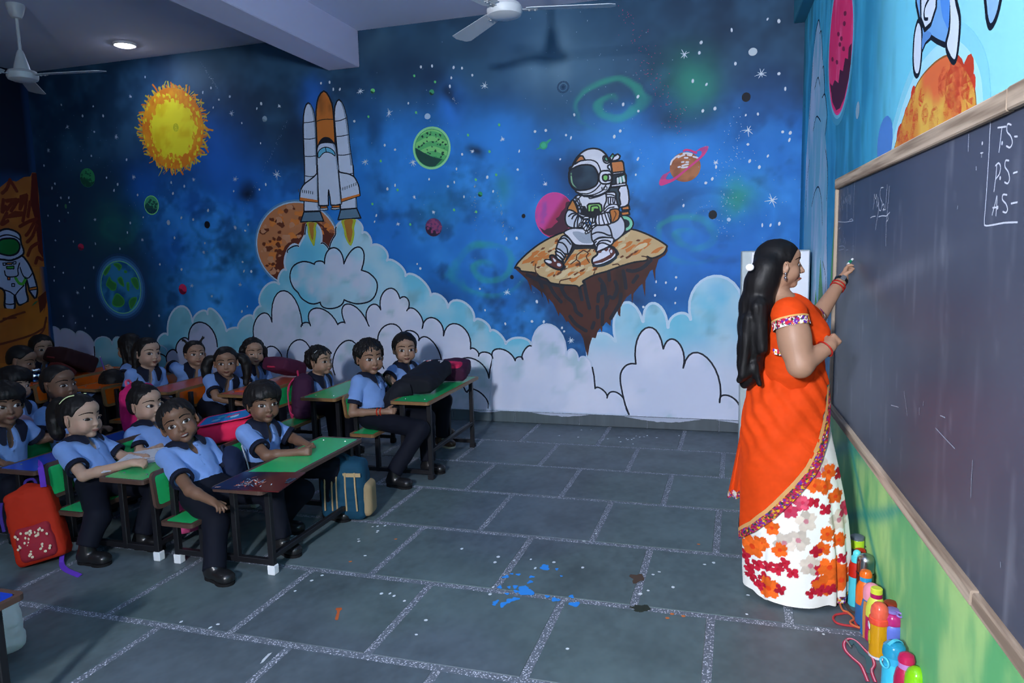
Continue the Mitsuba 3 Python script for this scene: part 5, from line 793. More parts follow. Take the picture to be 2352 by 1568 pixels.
# ---------------------------------------------------------------- motifs of the side walls
p = Paint(RW)
g = solid(spline([(-1.527,2.207),(-1.347,2.302),(-1.238,2.465),(-1.216,2.612),(-1.261,2.764),(-1.358,2.871),(-1.514,2.921),(-1.699,2.857),(-1.862,2.725),(-1.929,2.607),(-1.941,2.493),(-1.905,2.376),(-1.824,2.271),(-1.688,2.204)], 5, True))
p.fill(g.buffer(.06), '#3f93b4'); p.fill(g.buffer(.025), '#6db4d0'); p.fill(g.buffer(.006), '#e0408a'); p.fill(g.buffer(-.006), '#c8205c', lambda x, z: lerp(C('#d82a68') + 0 * x[:, None], C('#ea5f92'), sst(.5, .75, fb(x * 2, z, 6, 111)) * .7), .03)
p.fill(Polygon([(-1.925,2.476),(-1.922,2.386),(-1.876,2.318),(-1.767,2.246),(-1.641,2.216),(-1.524,2.226),(-1.389,2.294),(-1.272,2.424),(-1.372,2.387),(-1.443,2.404),(-1.57,2.361),(-1.604,2.423),(-1.697,2.394),(-1.751,2.448),(-1.838,2.42),(-1.848,2.475)]).buffer(0), '#4a1430')
for q in [(-1.71,2.679),(-1.697,2.632),(-1.521,2.628),(-1.579,2.559),(-1.699,2.506),(-1.344,2.539),(-1.5,2.486),(-1.62,2.578)]: p.fill(ell(q, .045, .012, .3, 10), '#7a1840', up=False)
p.done('painted_planet', 'tall crimson planet cut off by the top of the picture')
p = Paint(RW)
cl = np.vstack([[(-.371,.936),(-.258,1.501)], [(-.253,1.68),(-.273,2.08),(-.374,2.374),(-.451,2.559),(-.494,2.715),(-.576,2.838),(-.647,2.894),(-.739,2.928),(-.808,2.867),(-.881,2.809),(-.955,2.642),(-1.017,2.566),(-1.078,2.396),(-1.163,2.337),(-1.195,2.254),(-1.153,2.149),(-1.216,2.054),(-1.297,1.882),(-1.309,1.642)], [(-1.326,1.498),(-1.458,1.047)]])
p.fill(cl, '#7fb6d0', lambda x, z: lerp(C('#6aa8c4') + 0 * x[:, None], C('#a4bcd8'), sst(.4, .65, fb(x * 3, z, 2, 113))), .03)
p.lines([[(-.578,2.828),(-.633,2.898),(-.739,2.928),(-.803,2.86)], [(-.81,2.826),(-.874,2.815),(-.947,2.653),(-.951,2.634)], [(-.967,2.577),(-1.009,2.574),(-1.064,2.468),(-1.066,2.398)], [(-.983,2.397),(-1.089,2.397),(-1.174,2.309),(-1.198,2.236),(-1.147,2.15)], [(-1.176,2.059),(-1.244,1.99),(-1.292,1.883),(-1.277,1.755)], [(-.516,2.71),(-.451,2.559),(-.413,2.367)], [(-.637,2.521),(-.776,2.564),(-.873,2.491)], [(-.619,2.256),(-.744,2.321),(-.88,2.289),(-.948,2.26)], [(-.644,1.755),(-.77,1.835),(-.93,1.858),(-1.072,1.768),(-1.144,1.612)], [(-.47,2.078),(-.376,1.966),(-.317,1.772)], [(-1.195,1.393),(-1.332,1.293),(-1.311,1.136)]], .010, INK)
p.done('painted_cloud', 'tall white cloud in the corner of the board wall')
p = Paint(RW); p.n += 1
for q in ([(-1.049,1.116),(-1.073,1.282),(-1.103,1.413),(-1.18,1.286),(-1.278,1.134)], [(-.887,1.046),(-.936,1.206),(-1.041,1.06)], [(-1.262,1.04),(-1.299,1.201),(-1.425,1.056)], [(-1.504,1.3),(-1.542,1.497),(-1.574,1.64),(-1.642,1.497),(-1.715,1.025),(-1.587,1.01)]): p.fill(q, '#2f8a4c', up=False)
p.done('painted_grass_spike', 'green spikes painted between the cupboard and the board', kind='stuff')
p = Paint(RW)
g = solid(np.vstack([spline([(-2.857,1.83),(-2.915,1.881),(-3.026,1.963),(-3.165,2.024),(-3.295,2.042),(-3.415,2.041),(-3.499,2.025),(-3.595,1.981),(-3.673,1.928),(-3.713,1.886),(-3.731,1.837)], 5), [(-3.741,1.775),(-2.867,1.768)]]))
p.fill(g.buffer(.10), '#86d4ea'); p.fill(g.buffer(.05), '#a8e2f0'); p.fill(g.buffer(.006), '#8a5a28'); p.fill(g, '#d8963a', lambda x, z: lerp(lerp(C('#d08a34') + 0 * x[:, None], C('#dcb04a'), sst(.45, .6, fb(x, z, 4, 115))), C('#d86a3a'), sst(.5, .62, fb(x, z, 3.2, 116))), .025)
for q, w, h in zip([(-3.436,1.97),(-3.524,1.938),(-3.208,1.97),(-3.26,1.907),(-3.147,1.912),(-3.024,1.938),(-3.087,1.942),(-3.481,1.884),(-3.569,1.868),(-3.685,1.888),(-3.649,1.937),(-2.959,1.875),(-3.043,1.858),(-3.119,1.862),(-3.355,1.859),(-3.557,1.986),(-3.106,1.998),(-3.542,1.92)], (.05, .07, .035, .04, .035, .03, .025, .03, .05, .03, .05, .06, .03, .03, .05, .07, .03, .06), (.045, .06, .03, .035, .035, .035, .035, .03, .035, .05, .06, .05, .03, .035, .06, .03, .03, .05)): p.fill(ell(q, w, h, .4, 12), '#c23a22' if w < .05 else '#b83a20', up=False)
p.done('painted_planet', 'orange and yellow planet above the chalkboard')
p = Paint(RW); WH_, BL_ = '#d3e2f2', '#6fa8e0'
for q, h in (([(-3.087,2.369),(-3.093,2.301),(-3.171,2.197),(-3.2,2.122),(-3.231,2.137),(-3.292,2.136),(-3.358,2.106),(-3.44,2.074),(-3.473,2.109),(-3.467,2.16),(-3.444,2.25)], BL_), ([(-3.139,2.343),(-3.163,2.228),(-3.216,2.179),(-3.281,2.178),(-3.332,2.214),(-3.33,2.279)], WH_), (spline([(-3.131,2.233),(-3.091,2.2),(-3.086,2.129),(-3.106,2.076),(-3.143,2.051),(-3.176,2.06),(-3.191,2.117),(-3.178,2.195)], 5, True), WH_), (spline([(-3.439,2.235),(-3.466,2.168),(-3.473,2.109),(-3.451,2.077),(-3.466,2.048),(-3.518,2.009),(-3.549,2.007),(-3.565,2.048),(-3.565,2.111),(-3.529,2.165),(-3.495,2.216)], 5, True), WH_), (spline([(-3.755,2.131),(-3.767,2.077),(-3.779,2.049),(-3.802,2.024),(-3.833,2.03),(-3.856,2.057),(-3.859,2.097)], 5, True), '#8ab8ec')): p.both(q, h, .016, curve=False)
p.fill(spline([(-3.196,2.125),(-3.196,2.167),(-3.243,2.168),(-3.29,2.148),(-3.279,2.139),(-3.231,2.137)], 4, True), '#5a8fd0'); p.fill(spline([(-3.366,2.259),(-3.392,2.182),(-3.435,2.136),(-3.469,2.118),(-3.454,2.23)], 4, True), '#4f8fe0')
p.line([(-3.199,2.236),(-3.212,2.255),(-3.259,2.267)], .010, INK); p.line([(-3.199,2.236),(-3.21,2.216),(-3.245,2.205)], .010, INK); p.fill(spline([(-3.486,2.027),(-3.508,2.014),(-3.541,2.009),(-3.548,2.009),(-3.535,2.005),(-3.504,2.012)], 4, True), INK); p.fill(spline([(-3.78,2.045),(-3.801,2.032),(-3.823,2.031),(-3.81,2.021),(-3.797,2.025)], 4, True), INK)
p.done('painted_astronaut', 'legs of a blue and white suited figure, cut off by the top of the picture')
p = Paint(RW); p.fill(ell((-2.711,1.893), .13, .10, 0, 20), '#4f86d0'); p.fill(ell((-2.134,2.118), .045, .04, 0, 14), '#86a8bc'); p.done('painted_dot', 'blue oval above the chalkboard frame')

p = Paint(LW)
p.fill(Polygon([(-1.001,2.138),(-.639,2.288),(-.418,2.27),(-.315,2.352),(-.237,2.343),(-.15,2.396),(-.074,2.41),(-.052,2.45),(-.01,2.454),(.003,2.248),(-.023,1.832),(-.023,1.468),(-1.078,1.497)]).buffer(0), '#a8602c', lambda x, z: lerp(C('#a45c2a') + 0 * x[:, None], C('#c07a34'), sst(.4, .65, fb(x, z, 2.5, 121))), .04)
p.fill(Polygon([(-.055,2.445),(.009,2.451),(-.007,2.208),(-.009,1.859),(-.026,1.553),(-.074,1.636),(-.069,1.95),(-.109,2.144),(-.079,2.294)]).buffer(0), '#5a1c18')
p.lines([[(-.303,2.355),(-.349,2.263),(-.402,2.215)], [(-.298,2.344),(-.244,2.248)], [(-.398,2.149),(-.424,2.027),(-.382,2.084)], [(-.378,2.018),(-.444,1.905),(-.376,1.94)], [(-.139,2.21),(-.166,2.084),(-.213,1.945)], [(-.279,2.156),(-.374,2.051)], [(-.109,2.144),(-.152,1.993)], [(-.054,1.974),(-.159,1.936),(-.251,1.888)], [(-.083,1.938),(-.159,1.833),(-.194,1.798)], [(-.062,1.904),(-.126,1.787),(-.19,1.729)], [(-.071,1.718),(-.153,1.671),(-.2,1.591)], [(-.04,1.542),(-.089,1.566),(-.121,1.508)], [(-.237,2.159),(-.328,2.042)]], .035, '#6a2418')
for q in ([(-.403,2.154),(-.252,2.18),(-.244,2.147),(-.367,2.118)], [(-.219,2.205),(-.13,2.234),(-.15,2.164),(-.22,2.047),(-.249,2.057)], [(-.438,1.96),(-.292,2.044),(-.196,2.043),(-.214,1.991),(-.385,1.962)]): p.fill(q, '#6f2818')
p.done('painted_mountain', 'orange cliffs with dark red strokes')
p = Paint(LW); W2 = '#b4c0dc'
hm = spline([(-.545,1.782),(-.469,1.838),(-.397,1.859),(-.317,1.841),(-.264,1.799),(-.259,1.717),(-.24,1.626),(-.287,1.578),(-.388,1.543),(-.457,1.55),(-.545,1.584)], 5, True); bd_ = spline([(-.571,1.563),(-.457,1.555),(-.351,1.553),(-.268,1.586),(-.219,1.534),(-.188,1.475),(-.16,1.393),(-.136,1.275),(-.137,1.205),(-.165,1.136),(-.188,1.161),(-.225,1.222),(-.23,1.268),(-.252,1.362),(-.261,1.224),(-.256,1.119),(-.358,1.086),(-.394,1.186),(-.411,1.048),(-.509,1.068),(-.497,1.238),(-.599,1.321)], 4, True)
p.both(bd_, W2, .02, curve=False); p.both(hm, W2, .02, curve=False); vs = spline([(-.521,1.694),(-.481,1.744),(-.432,1.761),(-.338,1.762),(-.288,1.728),(-.279,1.672),(-.32,1.613),(-.394,1.591),(-.463,1.603),(-.517,1.628)], 5, True); p.both(vs, '#1c8a3c', .018, curve=False, fn=lambda x, z: lerp(C('#146a30') + 0 * x[:, None], C('#4fae3a'), sst(1.50, 1.30, z)), h=.03)
p.line([(-.476,1.783),(-.404,1.8),(-.323,1.784),(-.267,1.751)], .014, INK)
for q, h in (([(-.438,1.519),(-.381,1.52),(-.387,1.501),(-.44,1.502)], '#c8702e'), ([(-.448,1.482),(-.365,1.485),(-.368,1.455),(-.445,1.458)], '#3f9a3c'), ([(-.479,1.517),(-.447,1.518),(-.452,1.496),(-.478,1.494)], W2), ([(-.372,1.525),(-.338,1.529),(-.341,1.507),(-.371,1.503)], W2), ([(-.449,1.376),(-.42,1.375),(-.425,1.347),(-.449,1.348)], '#c05a2a'), ([(-.411,1.306),(-.38,1.305),(-.383,1.279),(-.412,1.278)], W2), ([(-.23,1.251),(-.135,1.263),(-.136,1.234),(-.225,1.227)], '#c8702e')): p.both(q, h, .010, curve=False)
p.line([(-.362,1.361),(-.332,1.308),(-.29,1.3),(-.255,1.351)], .03, '#4fae3a'); p.lines([[(-.301,1.513),(-.326,1.456),(-.341,1.383),(-.454,1.382),(-.471,1.438)], [(-.252,1.356),(-.215,1.36),(-.165,1.411)], [(-.394,1.186),(-.438,1.223),(-.505,1.25)], [(-.396,1.175),(-.347,1.229),(-.28,1.283)], [(-.301,1.467),(-.284,1.398),(-.255,1.351)], [(-.504,1.109),(-.452,1.097),(-.407,1.102)]], .012, INK)
p.fill(Polygon([(-.998,1.047),(-.561,1.069),(-.411,1.048),(-.257,1.108),(-.139,1.146),(-.04,1.211),(-.035,1.031),(-.092,.436),(-1.053,.587)]).buffer(0), '#b5631f', lambda x, z: lerp(C('#a8581e') + 0 * x[:, None], C('#bf6e24'), sst(.4, .62, fb(x, z, 2, 123))), .05)
p.fill(Polygon([(-.139,1.146),(-.038,1.211),(-.041,1.092),(-.111,.942),(-.074,1.034),(-.133,.98)]).buffer(0), '#5a2418'); p.lines([[(-.577,.93),(-.455,.975),(-.306,1.007)], [(-.604,.708),(-.424,.731),(-.235,.766),(-.099,.822)], [(-.539,.96),(-.409,.959)], [(-.067,.926),(-.115,.8),(-.173,.747)]], .022, '#6a2a18')
p.fill([(-.225,1.059),(-.182,1.102),(-.136,1.116),(-.172,1.084)], '#3f6a3a')
p.done('painted_astronaut', 'white suited astronaut with a green visor')


# ---------------------------------------------------------------- desks: a table and a bench on one steel frame
BLK, BRN, BRD = C('#16161a'), C('#7a5a38'), C('#4b3830')
def plate(x0, x1, y0, y1, z0, z1, r=.02):
    g = sbox(x0 + r, y0 + r, x1 - r, y1 - r).buffer(r, quad_segs=3); m = extr(g, z1 - z0); m.apply_translation((0, 0, z0)); return m
def band(x0, x1, y0, y1, z0, z1, r=.02, w=.012):
    g = sbox(x0 + r, y0 + r, x1 - r, y1 - r).buffer(r, quad_segs=3); m = extr(g.difference(g.buffer(-w)), z1 - z0); m.apply_translation((0, 0, z0)); return m
def desk(xr, y0, y1, zt, zs, top, seat, bandc, label, group, cap_white, span=.28, lean=.018):
    t = thing('school_desk', label, 'desk', group); w = .02
    xb0, xb1 = xr - .595, xr - .405; zb0, zb1 = zs + .055 if cap_white else zs + .10, zt + (.045 if cap_white else .02)
    k = add('tabletop', plate(xr - span + w, xr - w, y0 + w, y1 - w, zt - .017, zt), top, 'laminate', t); 
    add('edge_band', band(xr - span, xr, y0, y1, zt - .019, zt + .0004, .022, w), bandc, 'satin', k)
    k = add('seat', plate(xb0 + w, xb1 - w, y0 + w, y1 - w, zs - .017, zs), seat, 'laminate', t); add('edge_band', band(xb0, xb1, y0, y1, zs - .019, zs + .0004, .022, w), bandc, 'satin', k)
    M = np.eye(4); a = -math.atan2(lean, zb1 - zb0); M = trimesh.transformations.rotation_matrix(a, (0, 1, 0), (xb0 - .012, 0, zb0))
    def bk(m): m.apply_transform(trimesh.transformations.rotation_matrix(math.pi / 2, (0, 1, 0))); return m
    # back panel: made flat (x is height), then stood up
    def up(m):
        v = m.vertices.copy(); m.vertices = np.stack([xb0 - .020 + v[:, 2], v[:, 1], v[:, 0]], 1); m.invert(); m.apply_transform(M); return m
    k = add('backrest', up(plate(zb0 + w, zb1 - w, y0 + w, y1 - w, 0, .014)), seat, 'laminate', t); add('edge_band', up(band(zb0, zb1, y0, y1, -.001, .0154, .03, w)), bandc, 'satin', k)
    bolts = [up(xf(lathe([(0, .014), (.0065, .014), (.005, .018), (0, .0185)], 8), mat4(o=(zz, yy, 0)))) for yy in (y0 + .12, y1 - .1) for zz in (zb0 + .045, zb1 - .045)] + [up(xf(lathe([(0, -.004), (.0065, -.0025), (.0065, 0), (0, 0)], 8), mat4(o=(zz, yy, 0)))) for yy in (y0 + .12, y1 - .1) for zz in (zb0 + .045, zb1 - .045)]
    add('bolt', cat(*bolts), C('#9aa0a6'), 'metal', k, kind='stuff')
    add('bolt', cat(*[xf(lathe([(0, 0), (.006, 0), (.005, .003), (0, .0035)], 8), mat4(o=(xx, yy, zt))) for yy in (y0 + .10, y1 - .08) for xx in (xr - .07, xr - span + .07)]), C('#9aa0a6'), 'metal', t + '__tabletop', kind='stuff')
    b = .029; zl = .035 if cap_white else .022; hl = .022
    for yy in (y0 + .105, y1 - .075):
        for xx, zz in ((xr - .045, zt - .02), (xr - span + .04, zt - .02), (xb1 - .03, zs - .02), (xb0 + .005, zb1 - .03)):
            foot = xx in (xr - .045, xb0 + .005); add('leg', bar((xx, yy, zl if foot else zl + .01), (xx, yy, zz), b, b, .003), BLK, 'satin', t)
            if foot: add('foot_cap', bx(xx - .020, xx + .020, yy - .020, yy + .020, 0, zl + .012, .004), C('#d8dce0') if cap_white else C('#1c1c20'), 'matte', t, label='white plastic foot cap' if cap_white else None)
        add('side_runner', bx(xb0 - .01, xr - .045, yy - .014, yy + .014, zl + .012, zl + .04, .003), BLK, 'satin', t)
        add('table_bracket', bx(xr - span + .02, xr - .03, yy - .012, yy + .012, zt - .045, zt - .0195, .002), BLK, 'satin', t)
    ya, yb = y0 + .105, y1 - .075
    add('crossbar', bar((xr - .045, ya, .085 if cap_white else .19), (xr - .045, yb, .085 if cap_white else .19), .026, .026, .003), BLK, 'satin', t)
    add('crossbar', bar((xb0 + .005, ya, zs - .05), (xb0 + .005, yb, zs - .05), .026, .026, .003), BLK, 'satin', t)
    add('crossbar', bar((xr - span + .04, ya, zt - .035), (xr - span + .04, yb, zt - .035), .024, .024, .003), BLK, 'satin', t)
    return t
GRN, ORG, SAL, BLU = C('#22a45c'), C('#c8560c'), C('#b0503c'), C('#1b3aa0')
NY, FY = (-3.26, -2.31), (-1.76, -.77)
GN, GF = 'low bench desks in the near lane', 'bench desks in the lane along the mural wall'
desk(-2.545, *NY, .445, .25, GRN, GRN, BRD, 'low green-topped bench desk at the front of the near lane, clipboard on its end', GN, True)
desk(-3.215, *NY, .445, .25, GRN, GRN, BRD, 'low green-topped bench desk with the open magazine, second row of the near lane', GN, True)
desk(-3.90, *NY, .445, .25, BLU, GRN, BRD, 'low blue-topped bench desk, third row of the near lane', GN, True)
desk(-4.58, *NY, .445, .25, BLU, BLU, BRD, 'low blue-topped bench desk at the left edge, behind the other blue desk', GN, True)
desk(-2.365, *FY, .545, .31, GRN, GRN, BRN, 'green-topped bench desk carrying the black bag, nearest to the teacher in the far lane', GF, False)
desk(-3.045, *FY, .545, .31, GRN, GRN, BRN, 'green-topped bench desk just behind the boy with the red wristbands', GF, False)
desk(-3.725, *FY, .545, .31, SAL, ORG, BRN, 'orange bench desk with a salmon top in front of the girl with ponytails', GF, False)
desk(-4.41, *FY, .545, .31, SAL, ORG, BRN, 'orange bench desk with a salmon top in front of the girl with arm stretched out', GF, False)
desk(-5.085, *FY, .545, .31, ORG, ORG, BRN, 'orange bench desk beside the bent-down child', GF, False)
desk(-5.76, *FY, .545, .31, ORG, ORG, BRN, 'orange bench desk at the far left with the maroon bag', GF, False)
q = (-2.691,-4.307,.445)
desk(q[0], q[1] - .95, q[1] + .02, .445, .25, BLU, BLU, BRD, 'blue-topped desk cut off at the lower left corner of the picture', None, True)

# ---------------------------------------------------------------- school bags
def bag(name, label, o, R, w, d, h, col, trim, pocket=None, strap=None, zips=True, wob=.006, round_=.05, taper=.12, seed=1, group=None, hstep=.008, straps=True, net=None):
    """A school bag: local x is its width, y its front, z up; o: middle of its base; R: columns are those axes."""
    t = thing(name, label, 'backpack', group); R = A(R, float); M = mat4(R[:, 0], R[:, 1], R[:, 2], o)
    F = Field((-w * .62, -d * .75, -.02), (w * .62, d * .75, h * 1.06), hstep)
    F.add(rbx((0, 0, h * .48), (w / 2, d / 2, h * .48), round_), 0).add(el3((0, 0, h * .55), (w * .44, d * .56, h * .46)), .03).add(el3((0, 0, h * .2), (w * .5, d * .55, h * .22)), .02)
    F.bend(lambda P: taper * np.abs(P[:, 0]) * sst(h * .45, h, P[:, 2]) + wob * 2 * nz3(P, 9, seed) + wob * 1.6 * nz3(P * [1, 1, 2.2], 22, seed + 1))
    F.D = np.maximum(F.D, (F.lo[2] + F.h * np.arange(F.n[2])) * -1 + .004).astype(np.float32)
    m = F.mesh(); add('body', xf(m, M), col, 'cloth', t, True)
    if pocket is not None:
        F = Field((-w * .5, d * .15, 0), (w * .5, d * .95, h * .62), hstep); F.add(rbx((0, d * .42, h * .27), (w * .36, d * .24, h * .22), round_ * .8), 0).add(el3((0, d * .5, h * .25), (w * .34, d * .25, h * .2)), .02)
        F.bend(lambda P: wob * 2 * nz3(P, 14, seed + 3)); add('front_pocket', xf(F.mesh(), M), pocket, 'cloth', t, True)
    if zips:
        a = np.linspace(0, math.pi, 20); zy = d * .36
        add('zip', xf(tube(np.stack([w * .455 * np.cos(a) * (1 - taper * .4 * np.sin(a)), np.full(20, zy), h * .42 + h * .50 * np.sin(a)], 1), .0055, 6), M), trim, 'satin', t)
    add('handle', xf(tube(spline([(-w * .12, -d * .25, h * .94), (-w * .08, -d * .3, h * 1.04), (w * .08, -d * .3, h * 1.04), (w * .12, -d * .25, h * .94)], 5), .0075, 7), M), trim, 'cloth', t)
    if straps:
        for s in (-1, 1):
            p = spline([(s * w * .14, -d * .48, h * .88), (s * w * .2, -d * .74, h * .7), (s * w * .26, -d * .72, h * .4), (s * w * .34, -d * .6, h * .14), (s * w * .4, -d * .45, h * .06)], 5)
            add('shoulder_strap', xf(ribbon(p, (0, -1, .2), w * .13, .008), M), strap if strap is not None else trim, 'cloth', t)
    return t, M
I3 = np.eye(3)
def yawR(a, pitch=0, roll=0):
    """Local y (front) turned by a degrees about z, tipped back by pitch, rolled."""
    c, s = math.cos(math.radians(a)), math.sin(math.radians(a)); Z = A([[c, -s, 0], [s, c, 0], [0, 0, 1]])
    p, r = math.radians(pitch), math.radians(roll); X = A([[1, 0, 0], [0, math.cos(p), -math.sin(p)], [0, math.sin(p), math.cos(p)]]); Y = A([[math.cos(r), 0, math.sin(r)], [0, 1, 0], [-math.sin(r), 0, math.cos(r)]])
    return Z @ X @ Y
def decal(t, name, M, g, y, col, th=.0016, mat='matte'):
    """A flat patch on a bag's front (local x-z), at depth y."""
    m = extr(g, th); v = m.vertices.copy(); m.vertices = np.stack([v[:, 0], y + v[:, 2], v[:, 1]], 1); m.invert(); return add(name, xf(m, M), col, mat, t)
# red bag leaning on the second bench, hung by its purple strap
rb = (-3.804,-3.321)
t, M = bag('school_bag', 'bright red backpack with purple straps leaning on the bench in the lower left', (rb[0], rb[1], .012), yawR(212, 14, 12), .23, .14, .40, C('#a02410'), C('#3a2a78'), C('#8a2330'), C('#5b2fa0'), seed=3, straps=False, round_=.035)
add('zip', xf(tube(spline([(.10, .075, .34), (.118, .07, .28), (.122, .066, .20)], 5), .008, 6), M), C('#3a2a78'), 'cloth', t)
sp = np.random.default_rng(4); add('pocket_print', cat(*[xf(trimesh.creation.icosphere(1, .5), M @ mat4((.016 * sp.uniform(.5, 1), 0, 0), (0, .006, 0), (0, 0, .014), (sp.uniform(-.075, .075), .102 + .0 * i, sp.uniform(.04, .17)))) for i in range(42)]), C('#c8b8a0'), 'matte', t, kind='stuff')
add('strap', ribbon(spline([(-3.797,-3.3,.39), (-3.806,-3.295,.451), (-3.823,-3.285,.496), (-3.889,-3.24,.492)], 5), (.3, -1, .2), .03, .003), C('#5b34a8'), 'cloth', t)
add('strap', ribbon(spline([(-3.796,-3.27,.076), (-3.736,-3.27,.096), (-3.731,-3.29,.049), (*(-3.709,-3.32), .006), (*(-3.624,-3.37), .004), (*(-3.496,-3.407), .004)], 5), [(.3, -1, .3)] * 15 + [(.2, -.5, 1)] * 11, .024, .003), C('#5b34a8'), 'cloth', t)
# teal bag under the front desk
t, M = bag('school_bag', 'teal and tan backpack standing on the floor under the front desk', (-2.62, -2.40, .0), yawR(10, 0, 0), .27, .17, .37, C('#123c52'), C('#123040'), None, C('#a48c68'), seed=5, straps=False)
for xx in (-.085, -.045, -.02, .03, .085): add('piping', xf(tube(spline([(xx, -.090, .29), (xx * 1.05, -.099, .2), (xx * 1.1, -.096, .07)], 5), .005, 6), M), C('#a48c68'), 'cloth', t)
add('label_patch', xf(bx(-.12, .12, -.090, -.086, .265, .287), M), C('#a48c68'), 'cloth', t)
add('side_pocket', xf(rbx and Field((.09, -.1, .0), (.19, .1, .25), .008).add(rbx((.135, 0, .12), (.03, .065, .1), .03), 0).mesh(), M), C('#8c7a5c'), 'cloth', t, True)
# navy bag on the front bench between the two boys
t, M = bag('school_bag', 'navy blue bag with white piping between the two boys on the front bench', (-3.045, -2.79, .252), yawR(-62, 8, 0), .22, .10, .25, C('#18223c'), C('#141c30'), None, C('#1c2744'), seed=6, straps=False, zips=False)
for xx in (-.05, -.035): add('piping', xf(tube(spline([(xx, .058, .235), (xx - .01, .064, .13), (xx - .02, .06, .02)], 5), .003, 6), M), C('#b8bcc4'), 'cloth', t)
# pink bag lying on the second desk
t, M = bag('school_bag', 'hot pink bag with a blue picture panel lying on the second green desk', (-3.42, -2.60, .505), yawR(118, 82, 0)[:, [0, 1, 2]], .27, .11, .34, C('#d0204a'), C('#d83a78'), None, C('#e05a98'), seed=7, round_=.03, taper=.1, straps=False, zips=False)
g = sbox(-.085, .05, .085, .26).buffer(.03); decal(t, 'picture_panel', M, g, .064, C('#1e6ea8')); decal(t, 'panel_rim', M, g.buffer(.014).difference(g), .0635, C('#e0356c'), .004)
for q, h in (((-.02, .20), '#8fb9cf'), ((.03, .12), '#3aa0b8'), ((-.04, .10), '#5f9ec0'), ((.02, .2), '#9a4a80')): decal(t, 'picture_patch', M, ell(q, .03, .022, .5, 14), .0658, C(h))
# pink bag on the blue desk behind
t, M = bag('school_bag', 'magenta backpack with a picture pocket standing on the blue desk', (-4.02, -2.42, .446), yawR(-70, 4, 0), .27, .15, .31, C('#b01a5c'), C('#c8506c'), C('#7a2038'), C('#d03a78'), seed=8, straps=False)
decal(t, 'picture_panel', M, ell((0, .075), .075, .05, 0, 24), .105, C('#6a5a7a')); decal(t, 'picture_patch', M, ell((-.03, .075), .028, .035, 0, 16), .1075, C('#b08a90')); decal(t, 'picture_patch', M, ell((.03, .07), .028, .032, 0, 16), .1075, C('#a0603c'))
bag('school_bag', 'pale pink bag behind the shaved boy at the left', (-4.82, -2.72, .27), yawR(-75, -22, 0), .26, .12, .33, C('#a88a9c'), C('#3a2c3c'), None, C('#a88a9c'), seed=9, straps=False)
# pink and yellow bag hanging below the second desk
t, M = bag('school_bag', 'pink and yellow bag hanging under the second green desk', (-3.235, -2.92, .07), yawR(75, 0, 0), .20, .06, .27, C('#c04a7c'), C('#a89a28'), None, C('#a89a28'), seed=10, straps=False, zips=False, round_=.028)
add('trim_edge', xf(tube(spline([(.085, .02, .25), (.10, .02, .14), (.085, .02, .03), (0, .02, .006), (-.085, .02, .03), (-.1, .02, .14), (-.085, .02, .25)], 5), .012, 7), M), C('#b0a428'), 'cloth', t)
# maroon bag standing on the green bench, and the others in the far lane
bag('school_bag', 'dark maroon backpack with pink straps standing on the green bench beside the girl', (-3.545, -1.40, .312), yawR(-60, -4, -6), .28, .14, .33, C('#3a1a34'), C('#a8284c'), None, C('#b82c58'), seed=11)
bag('school_bag', 'maroon and pink bag lying on the salmon desk top at the wall', (-3.87, -.97, .60), yawR(-12, 70, 0), .27, .11, .26, C('#4a1c34'), C('#a82846'), None, C('#a82846'), seed=12, straps=False, round_=.03, taper=.05)
t, M = bag('school_bag', 'large black bag lying across the green desk nearest to the teacher', (-2.545, -1.58, .612), yawR(178, 80, 0), .25, .125, .45, C('#14161e'), C('#1c1f28'), None, C('#14161e'), seed=13, straps=False, zips=False, wob=.009)
decal(t, 'badge', M, ell((.03, .34), .026, .022, 0, 20), .066, C('#b02030'))
for u_, w_, a_ in ((-.035, .34, .02), (-.05, .335, .028), (-.065, .335, .024), (.075, .345, .012)): decal(t, 'lettering', M, sbox(u_ - .004, w_ - a_, u_ + .004, w_ + a_), .0665, C('#c4c8d0'))
decal(t, 'lettering', M, unary_union([LineString([(.018, .33), (.03, .352), (.042, .33)]).buffer(.003), LineString([(.02, .34), (.04, .34)]).buffer(.003)]), .0685, C('#e0d8d8'))
add('sleeve', tube(spline([(-2.60, -1.52, .60), (-2.66, -1.56, .58), (-2.70, -1.60, .52), (-2.71, -1.60, .46)], 5), [.07] * 6 + [.062] * 6 + [.05] * 4, 12), C('#14161e'), 'cloth', t, True)
bag('school_bag', 'crimson and maroon bag at the wall end of the green desk nearest to the teacher', (-2.50, -1.06, .60), yawR(185, 78, 0), .24, .105, .26, C('#3a1830'), C('#b82048'), C('#c02850'), C('#b82048'), seed=14, straps=False, round_=.03, taper=.05)
bag('school_bag', 'dark maroon bag on the orange desk at the far left', (-5.98, -1.02, .60), yawR(-15, 62, 0), .40, .14, .30, C('#2a1418'), C('#5a1c20'), None, C('#2a1418'), seed=15, straps=False, round_=.03, taper=.05)
bag('school_bag', 'dark red bag at the near end of the orange desk at the far left', (-5.84, -1.33, .56), yawR(-15, 50, 0), .24, .10, .15, C('#4a1616'), C('#6a2020'), None, C('#2a1418'), seed=16, straps=False, round_=.03, taper=.05)
q2 = (-3.074,-4.105,.2)
bag('school_bag', 'white bag cut off by the left edge below the blue desk', (q2[0] - .07, q2[1] + .02, .04), yawR(60, 0, 0), .18, .08, .24, C('#b9bcba'), C('#2a2c30'), None, C('#b9bcba'), seed=17, straps=False)

